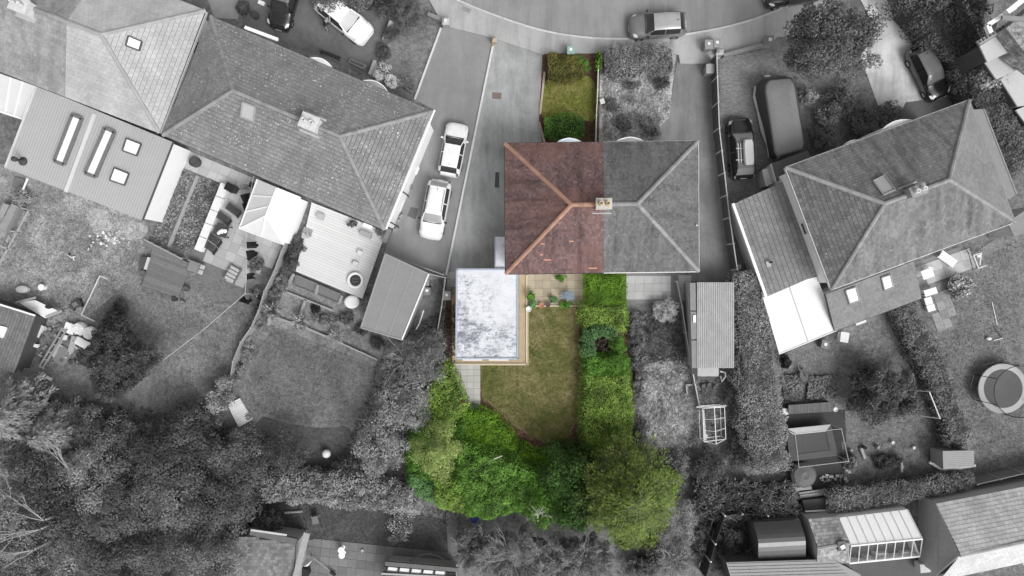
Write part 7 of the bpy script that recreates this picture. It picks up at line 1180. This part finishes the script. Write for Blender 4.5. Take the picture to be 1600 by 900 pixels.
# ---- grey front gardens
hedge('front_hedge', 'overgrown grey leafed hedge across the top of the grey front garden', [(946,93),(1000,92),(1052,88)], [52, 54, 50], 1.5, L_PALE, size=.15, dens=230, asp=.3, bump=.2)
for a in ((1022, 205, 14, .9, 'small dark shrub at the corner of the grey front garden drive', L_MID), (1035, 128, 14, .9, 'low dark shrub beneath the right end of the overgrown hedge', L_DARK), (955, 165, 12, .7, 'low dark shrub beside the yellow ornament', L_MID), (1010, 190, 18, .6, 'grassy mound in the lower grey front garden', L_PALE), (975, 195, 20, .5, 'pale grassy mound against the right half of the house', L_PALE), (985, 130, 16, .5, 'dark grassy mound under the overgrown hedge', L_MID)): shrub('garden_shrub', a[4], a[0], a[1], a[2], a[3], a[5], nclump=12, per=40, size=.14, asp=.3)
shrub('clipped_round_bush', 'large clipped round bush beside the pavement at the top', 640, 22, 26, 2.2, L_MID, nclump=60, cr=.35, per=90, size=.08)
tree('street_tree', 'leafy tree overhanging the back of the white van', 514, -12, 30, 4.5, L_MID, nclump=34, cr=.55, per=60, size=.16)
for a in ((568, -6, 26, 'bushy tree at the top edge right of the white van', L_MID, 3.2), (602, 6, 22, 'dark bush at the top edge left of the round clipped bush', L_DARK, 2.6), (380, 12, 10, 'small hedge plant at the top between house pair and black car', L_DARK, 1.4)): shrub('garden_shrub', a[3], a[0], a[1], a[2], a[5], a[4], nclump=26, per=60, size=.14)
shrub('garden_shrub', 'dark low shrub on the verge near the round bay', 598, 80, 14, .8, L_DARK, nclump=16, per=50, size=.1)
for a in ((596, 112, 17, 'pale flowering round shrub, upper of two by the right bay', L_SILV), (612, 128, 12, 'pale flowering round shrub, lower of two by the right bay', L_SILV), (636, 134, 15, 'grey feathery shrub next to the pale round shrubs', L_PALE), (610, 52, 14, 'leafy shrub on the verge near the wall stub', L_MID)): shrub('garden_shrub', a[3], a[0], a[1], a[2], 1.2, a[4], nclump=20, per=50, size=.1)
tree('front_garden_tree', 'large dark spreading tree over the pavement at the top right', 1288, 68, 70, 7.0, GL('leaf_tree_tr', .04, .085, .16), nclump=210, cr=.62, per=90, size=.18, ry=64, depth=2.6)
for a in ((1318, 150, 28, 'dark leafy shrub below the big spreading tree', L_MID), (1300, 178, 22, 'pale leafed shrub beside the covered vehicle', L_PALE), (1350, 186, 26, 'dark shrub below the pale forecourt', L_MID), (1390, 176, 20, 'dark shrub at the lower end of the pale forecourt', L_MID), (1290, 215, 22, 'dark shrub at the left bay of the right hand house', L_MID), (1262, 150, 14, 'small pale shrub at the covered vehicle front', L_PALE), (1360, 205, 16, 'low dark shrub between the two bays', L_MID)): shrub('garden_shrub', a[3], a[0], a[1], a[2], 1.6, a[4], nclump=24, per=60, size=.14)
hedge('boundary_hedge', 'tall dense hedge between the black hatchback and the stepped pale roofs', [(1455,-30),(1488,30),(1530,90),(1550,140),(1568,195),(1602,262)], [108, 92, 66, 66, 60, 56], 2.6, GL('leaf_bound', .04, .085, .16), size=.15, dens=150, bump=.3)
for a in ((1450, -8, 32, 'bushy tree in the boundary hedge at the top edge', L_MID), (1508, 26, 38, 'wide bushy tree filling the boundary hedge near the white frame', L_DARK), (1540, 116, 24, 'rounded tree in the middle of the boundary hedge', L_PALE)): tree('hedge_tree', a[3], a[0], a[1], a[2], 3.8, a[4], nclump=44, cr=.5, per=60, size=.16)
# ---- left gardens
shrub('garden_shrub', 'pale leafy bush below the white bar at the left edge', 33, 308, 17, 1.1, L_PALE, nclump=22, per=40, size=.15)
tree('round_dark_tree', 'dense round dark tree beside the scrap heap', 182, 560, 62, 4.4, GL('leaf_round', .028, .048, .085, rough=.4), nclump=330, cr=.38, per=85, size=.16, ry=56, depth=2.)
L_PL = GL('leaf_plume', .11, .2, .3)
for a in ((14, 650, 58, 5.5, 'feathery pale conifer at the left edge below the small shed'), (14, 722, 52, 5.5, 'feathery pale conifer at the left edge above the bare limbs'), (78, 678, 46, 5, 'feathery conifer second from the left edge')): plume('feathery_conifer', a[4], a[0], a[1], a[2], a[3], L_PL, nb=46, per=170, size=.26, droop=1.0, group='feathery conifers', asp=.3)
for a in ((136, 672, 36, 3.6, 'soft grey tree below the scrap heap and left of the round dark tree'), (186, 690, 36, 3.6, 'soft grey tree just below the round dark tree'), (246, 700, 34, 3.4, 'soft grey tree at the foot of the long lawn')): tree('soft_tree', a[4], a[0], a[1], a[2], a[3], GL('leaf_soft', .07, .12, .18), nclump=60, cr=.6, per=130, size=.16, asp=.35)
WD = 'broadleaf tree among the dense dark wood in the bottom left corner'
for i, (x, y, r_, h_) in enumerate(((85,735,52,9), (160,735,54,9.5), (245,725,48,8.5), (320,720,46,8), (60,800,54,10), (130,800,52,9.5), (205,790,54,9.5), (285,785,52,9), (355,775,44,8), (30,870,54,10), (105,870,52,9.5), (185,868,54,9), (265,865,54,9), (345,860,52,8.5), (300,668,34,6), (385,740,34,6), (385,700,26,4.5))):
    tree('wood_tree', WD, x, y, r_, h_*.58, (GL('leaf_wood_a', .06, .10, .15, hue=.35), GL('leaf_wood_b', .10, .155, .22, hue=.35), GL('leaf_wood_c', .05, .08, .12, hue=.35))[i % 3], group='trees of the dense wood', nclump=64, cr=.82, per=170, size=.15, depth=2.3)
pb = plain('pale_bark', g(.34), .2, 5)
for i, (x, y, dx, dy, L, lab) in enumerate(((72, 812, -.8, .55, 3.2, 'pale bare limb tree pointing to the upper left from the dark wood'), (65, 826, -1, -.05, 3.6, 'fan of pale bare limbs at the left edge of the dark wood'), (55, 858, -1, -.25, 2.6, 'thin pale bare limbs low at the left edge'), (116, 738, -.6, .8, 2.2, 'single pale bare branch above the dark wood'))):
    c = W(x, y, 5.6); X = root('bare_limb_tree', lab, 'tree', Vector((c.x, c.y, 0))); MB().tube([(c.x, c.y, 0), (c.x, c.y, 5.6)], [.16, .07], 7).build('trunk', pb, X); m_ = MB(); rr = random.Random(20+i)
    for k in range(3): twigs(m_, c+Vector((0, 0, .2)), (dx+rr.uniform(-.2, .2), dy+rr.uniform(-.3, .3), .25), L*rr.uniform(.5, 1), .034, 3, rr, .02)
    m_.build('limbs', pb, X)
for a in ((352, 598, 16, 2, 'leafy shrub at the lower end of the curved pale fence', L_PALE), (342, 628, 22, 2.2, 'pale shrub between the long lawn and the ribbed board', L_PALE), (322, 660, 24, 2.2, 'pale shrub nearest the wood at the foot of the long lawn', L_MID), (300, 690, 24, 2, 'dark shrub below the long lawn', L_DARK), (188, 480, 12, 1, 'dark low shrub by the edge of the long lawn', L_DARK), (175, 495, 12, 1, 'low shrub above the round dark tree', L_MID)): shrub('garden_shrub', a[4], a[0], a[1], a[2], a[3], a[5], nclump=26, per=60, size=.14)
for a in ((462, 385, 14, 18, 'dark clipped shrub at the top of the curved fence', L_DARK), (452, 410, 13, 15, 'dark shrub second along the curved fence', L_DARK), (440, 440, 12, 16, 'dark shrub third along the curved fence', L_MID), (430, 462, 11, 14, 'dark shrub just above the left spiky palm', L_MID), (405, 500, 11, 16, 'low shrub below the left spiky palm', L_MID), (400, 415, 14, 12, 'leafy shrub left of the curved fence by the washing line', L_MID), (398, 470, 10, 22, 'low shrub between the washing line and curved fence', L_MID), (385, 545, 10, 20, 'low shrub beside the lower curved fence', L_PALE), (372, 580, 10, 14, 'small shrub at the end of the curved fence', L_PALE)): shrub('garden_shrub', a[4], a[0], a[1], a[2], .9, a[5], ry=a[3], nclump=18, per=50, size=.12)
def spiky(label, px, py, rpx, h, mt, name='spiky_palm', n=46):
    c = W(px, py, h); X = root(name, label, 'palm', Vector((c.x, c.y, 0))); MB().tube([(c.x, c.y, 0), (c.x, c.y, h)], [.1, .08], 7).build('trunk', plain('bark', g(.16), .3, 4, .9), X); R_ = rpx*.05; V = []
    for i in range(n):
        a = i*2.39996; el = .9*((i+.5)/n)**.7; L = R_*random.uniform(.75, 1.1); d = np.array((math.cos(a)*math.sin(1.5*el+.15), math.sin(a)*math.sin(1.5*el+.15), math.cos(1.5*el+.15)*.8)); s = np.array((-math.sin(a), math.cos(a), 0))*.055; o = np.array((c.x, c.y, h)); md = o+d*L*.55; e = o+d*L-np.array((0, 0, .15*L)); V += [[o-s, md-s*1.2, md+s*1.2, o+s], [md-s*1.2, e, e, md+s*1.2]]
    np_mesh('fronds', np.array(V), 4, mt, X)
spiky('spiky dark palm, left of the two above the square lawn', 425, 486, 19, 1., GL('palm_leaf', .04, .12, .34, tight=1.)); spiky('spiky dark palm, right of the two above the square lawn', 470, 503, 17, 1., GL('palm_leaf', .04, .12, .34, tight=1.)); spiky('flat spiky plant on the edge of the square lawn', 526, 525, 17, .5, L_PALE, n=30)
for a in ((505, 500, 20, 'mixed low plants on the gravel terrace beside the palm', L_PALE, 12), (538, 498, 18, 'dark low plants at the right of the gravel terrace', L_DARK, 12), (565, 515, 16, 'low dark plants below the garage corner', L_DARK, 10), (590, 535, 18, 'low dark plants along the lower garage wall', L_DARK, 10), (492, 483, 8, 'small dark ball shrub on the gravel terrace', L_BLACK, 8), (552, 350, 8, 'leafy pot plant at the top of the pale deck', L_MID, 6), (595, 362, 9, 'leafy pot plant at the top right corner of the pale deck', L_PALE, 7), (478, 368, 9, 'pale flowers at the top of the curved fence shrubs', L_SILV, 5)): shrub('garden_plant', a[3], a[0], a[1], a[2], .6, a[4], ry=a[5], nclump=16, per=36, size=.12, cat='plant', z0=.35 if 'pale deck' in a[3] else 0.)
def twig_tree(name, label, px, py, rpx, h, leafm, seed, n=16, bark=None, leaf_n=3000, ry=None, lsize=.1):
    """thin-leaved tree: fine pale twigs over a loose veil of small leaves"""
    c = W(px, py, h*.6); k = .05*(H-h*.6)/H; rx, ryy = rpx*k, (ry or rpx)*k; X = root(name, label, 'tree', Vector((c.x, c.y, 0))); bk = bark or plain('twig_bark', g(.36), .2, 5); rr = random.Random(seed)
    MB().tube([(c.x, c.y, 0), (c.x, c.y, h*.5)], [.14, .08], 7).build('trunk', plain('bark', g(.16), .3, 4, .9), X); m_ = MB()
    for i in range(n): a = 6.283*i/n+rr.uniform(-.3, .3); f = rr.uniform(.35, 1); twigs(m_, (c.x+math.cos(a)*rx*.25*f, c.y+math.sin(a)*ryy*.25*f, h*rr.uniform(.55, .85)), (math.cos(a)*rx*f, math.sin(a)*ryy*f, h*.15), max(rx, ryy)*.55*f, .02, 3, rr, .08)
    m_.build('limbs', bk, X); L = crown_leaves((c.x, c.y, h*.5), (rx*.85, ryy*.85, h*.42), 60, .5, leaf_n//60, lsize, .5, .8, -.1); np_mesh('crown', L, 4, leafm, X); return X
twig_tree('twiggy_tree', 'pale twiggy tree between the garage and the coloured plot', 636, 562, 48, 3.2, L_MID, 1, 18, leaf_n=6000, ry=40); tree('garden_tree', 'dark leafy tree beside the bicycle and flaking roof', 676, 555, 26, 3.4, L_MID, nclump=46, cr=.5, per=60, size=.14, ry=34); tree('garden_tree', 'pale leafed tree on the right of the square lawn', 625, 640, 44, 3.4, L_PALE, nclump=70, cr=.5, per=60, size=.14, ry=42); tree('garden_tree', 'pale leafed tree below the square lawn corner', 590, 700, 46, 3.4, L_PALE, nclump=70, cr=.5, per=60, size=.14, ry=40); tree('garden_tree', 'grey leafed tree against the left tip of the coloured plot', 645, 610, 28, 2.8, L_PALE, nclump=40, cr=.5, per=60, size=.14, ry=40)
tree('garden_tree', 'dark leafed tree left of the white globe lamp', 447, 706, 36, 3.2, L_DARK, nclump=70, cr=.45, per=60, size=.13, ry=30); shrub('garden_shrub', 'dark shrub in the gap below the white globe lamp', 545, 730, 26, 1.8, L_DARK, nclump=26, per=60, size=.14, ry=20); shrub('garden_shrub', 'dark bush at the left end of the dark strip lawn', 420, 815, 26, 1.8, L_DARK, nclump=26, per=60, size=.14, ry=18)
hedge('garden_hedge', 'loose pale leaved hedge above the dark strip lawn', [(410,765),(480,762),(560,770),(640,782)], [46, 50, 54, 40], 1.9, L_PALE, size=.15, dens=170, bump=.3); shrub('garden_shrub', 'white flowered shrub on the dark strip lawn', 625, 820, 24, 1.4, GL('leaf_flower', .07, .15, .55), nclump=24, per=40, size=.12, ry=32); shrub('garden_shrub', 'pale leafed shrub under the lower left edge of the coloured plot', 640, 785, 24, 1.8, L_PALE, nclump=26, per=50, size=.14)
twig_tree('twiggy_tree', 'wide bare twiggy tree at the bottom centre, left part', 800, 865, 66, 4.4, L_MID, 7, 40, leaf_n=24000, ry=44, lsize=.13); twig_tree('twiggy_tree', 'wide bare twiggy tree at the bottom centre, right part', 900, 872, 66, 4.4, L_MID, 8, 40, leaf_n=24000, ry=38, lsize=.13); twig_tree('twiggy_tree', 'bare twiggy tree right of the dark terrace', 742, 850, 36, 3., L_MID, 9, 24, leaf_n=9000, lsize=.13); twig_tree('twiggy_tree', 'pale dry twiggy bush right of the olive conifer', 1058, 815, 34, 2.6, L_PALE, 10, 34, leaf_n=8000, ry=44); twig_tree('twiggy_tree', 'pile of pale dry twigs at the bottom right of the olive conifer', 1050, 875, 38, 2.2, L_MID, 11, 40, leaf_n=5000, ry=26, bark=plain('twig_white', g(.5)))
shrub('garden_shrub', 'dark undergrowth at the bottom edge left of the board fence', 1010, 885, 40, 1.6, L_DARK, nclump=30, per=60, size=.14, ry=20); shrub('garden_shrub', 'dark undergrowth against the board fence', 1095, 840, 22, 1.4, L_DARK, nclump=24, per=50, size=.14, ry=40); shrub('garden_shrub', 'dark garden growth right of the board fence', 1140, 850, 20, 1., L_DARK, nclump=24, per=50, size=.14, ry=36)
# ---- right gardens
hedge('long_hedge', 'long dense hedge running down from the white canopy', [(1176,428),(1180,500),(1188,580),(1194,660),(1205,735)], [48, 62, 68, 72, 66], 2.4, GL('leaf_longhedge', .10, .185, .30), size=.11, dens=210, bump=.15)
hedge('slanting_hedge', 'slanting hedge between the feathery bush and the trampoline lawn', [(1412,472),(1436,520),(1462,570),(1482,620),(1505,690)], [36, 42, 42, 36, 40], 1.8, GL('leaf_slant', .06, .12, .24), size=.14, dens=190, bump=.34)
hedge('lower_hedge', 'curving hedge with white flecks below the plot and small shed', [(1298,788),(1350,780),(1420,770),(1520,752)], [36, 38, 34, 26], 1.7, GL('leaf_lowhedge', .07, .13, .28), size=.12, dens=210, bump=.15)
tree('feathery_bush', 'large feathery dark bush in the middle of the right lawn', 1370, 614, 58, 3.0, GL('leaf_feather', .04, .075, .13), cat='bush', nclump=120, cr=.5, per=150, size=.2, asp=.42, ry=52, depth=1.5)
shrub('flowering_bush', 'round pale flowered bush on the right patio edge', 1498, 446, 21, 1.1, GL('leaf_flowerbush', .08, .2, .5, tight=1.), nclump=46, cr=.26, per=30, size=.15, asp=.7)
shrub('silver_bush', 'silvery tufted round bush left of the corrugated shed', 1042, 486, 21, 1.3, L_SILV, nclump=40, cr=.3, per=50, size=.2, asp=.25)
for a in ((1110, 732, 46, 2.4, 'dark dense shrub below the bare greenhouse', L_DARK, 28), (1058, 730, 24, 1.6, 'grey shrub at the foot of the pale meadow', L_MID, 30), (1160, 700, 22, 1.8, 'dark shrub between the greenhouse and the long hedge', L_DARK, 34), (1150, 620, 20, 1., 'low dark growth right of the pots above the greenhouse', L_DARK, 24), (996, 600, 12, 1., 'dark fringe shrub at the left of the pale meadow', L_MID, 50), (994, 520, 14, .8, 'dark fringe shrub by the grey patio', L_MID, 36), (1002, 690, 16, 1.2, 'dark fringe shrub at the lower left of the meadow', L_MID, 40), (1495, 685, 18, 1.5, 'dark shrub behind the small flat roofed shed', L_DARK, 16), (1475, 675, 14, 1.1, 'dark low shrub at the foot of the swing frame', L_BLACK, 12), (1330, 722, 12, .6, 'low stony plants beside the trampoline terrace', L_MID, 14), (1385, 722, 22, .7, 'low plants in the middle of the plot', L_DARK, 12), (1228, 566, 8, 1., 'dark slim shrub at the top of the vegetable beds', L_BLACK, 10)): shrub('garden_shrub', a[4], a[0], a[1], a[2], a[3], a[5], ry=a[6], nclump=28, per=55, size=.14)
X = root('tall_grasses', 'tall pale ornamental grasses at the lower end of the long hedge', 'grass', W(1150, 780)); Q = []; T_ = []
for i in range(420):
    x, y = RNG.uniform(1085, 1240), RNG.uniform(752, 808); c = W(x, y, .4); 
    for k in range(14): Q.append((c.x+RNG.normal()*.12, c.y+RNG.normal()*.12, RNG.uniform(.3, .9))); T_.append((RNG.normal()*.25, RNG.normal()*.25+.25, .9))
np_mesh('blades', leaves(np.array(Q), np.tile([0, 0, 1.], (len(Q), 1)), .7, .09, .2, unit(np.array(T_))), 4, GL('leaf_tallgrass', .08, .17, .34), X); MB().prism(PW([(1088,758),(1238,750),(1240,800),(1090,806)]), 0, .5).build('root_mass', plain('hedge_core', g(.035), .3, 4, .95), X)
scatter('bed_plants', [(286,264),(305,272),(260,382),(240,370)], 2600, .08, .15, GL('leaf_strip', .05, .14, .45), 'low flowering plants of the planted strip left of its path', 'plants', .6, .12); scatter('bed_plants', [(314,278),(343,287),(300,393),(270,386)], 3200, .08, .15, GL('leaf_strip', .05, .14, .45), 'low flowering plants of the planted strip right of its path', 'plants', .6, .12)
scatter('ground_weeds', [(1072,480),(1150,590),(1165,690),(1100,715),(1085,600)], 2500, .02, .16, L_MID, 'weeds over the vegetable plot around the corrugated shed', 'weeds', .5, .12); scatter('ground_weeds', [(975,700),(1100,700),(1090,800),(1060,900),(960,900),(1060,780)], 3000, .02, .2, L_MID, 'weeds under the twiggy bushes right of the conifer', 'weeds', .4, .15); scatter('ground_weeds', [(395,740),(640,790),(720,800),(720,830),(640,800),(400,790)], 2000, .02, .16, L_MID, 'leafy weeds along the top of the dark strip lawn', 'weeds', .5, .12); scatter('ground_weeds', [(600,540),(712,470),(712,570),(640,700),(560,780),(540,700)], 4500, .02, .2, L_DARK, 'undergrowth between the square lawn and the coloured plot', 'weeds', .5, .15)
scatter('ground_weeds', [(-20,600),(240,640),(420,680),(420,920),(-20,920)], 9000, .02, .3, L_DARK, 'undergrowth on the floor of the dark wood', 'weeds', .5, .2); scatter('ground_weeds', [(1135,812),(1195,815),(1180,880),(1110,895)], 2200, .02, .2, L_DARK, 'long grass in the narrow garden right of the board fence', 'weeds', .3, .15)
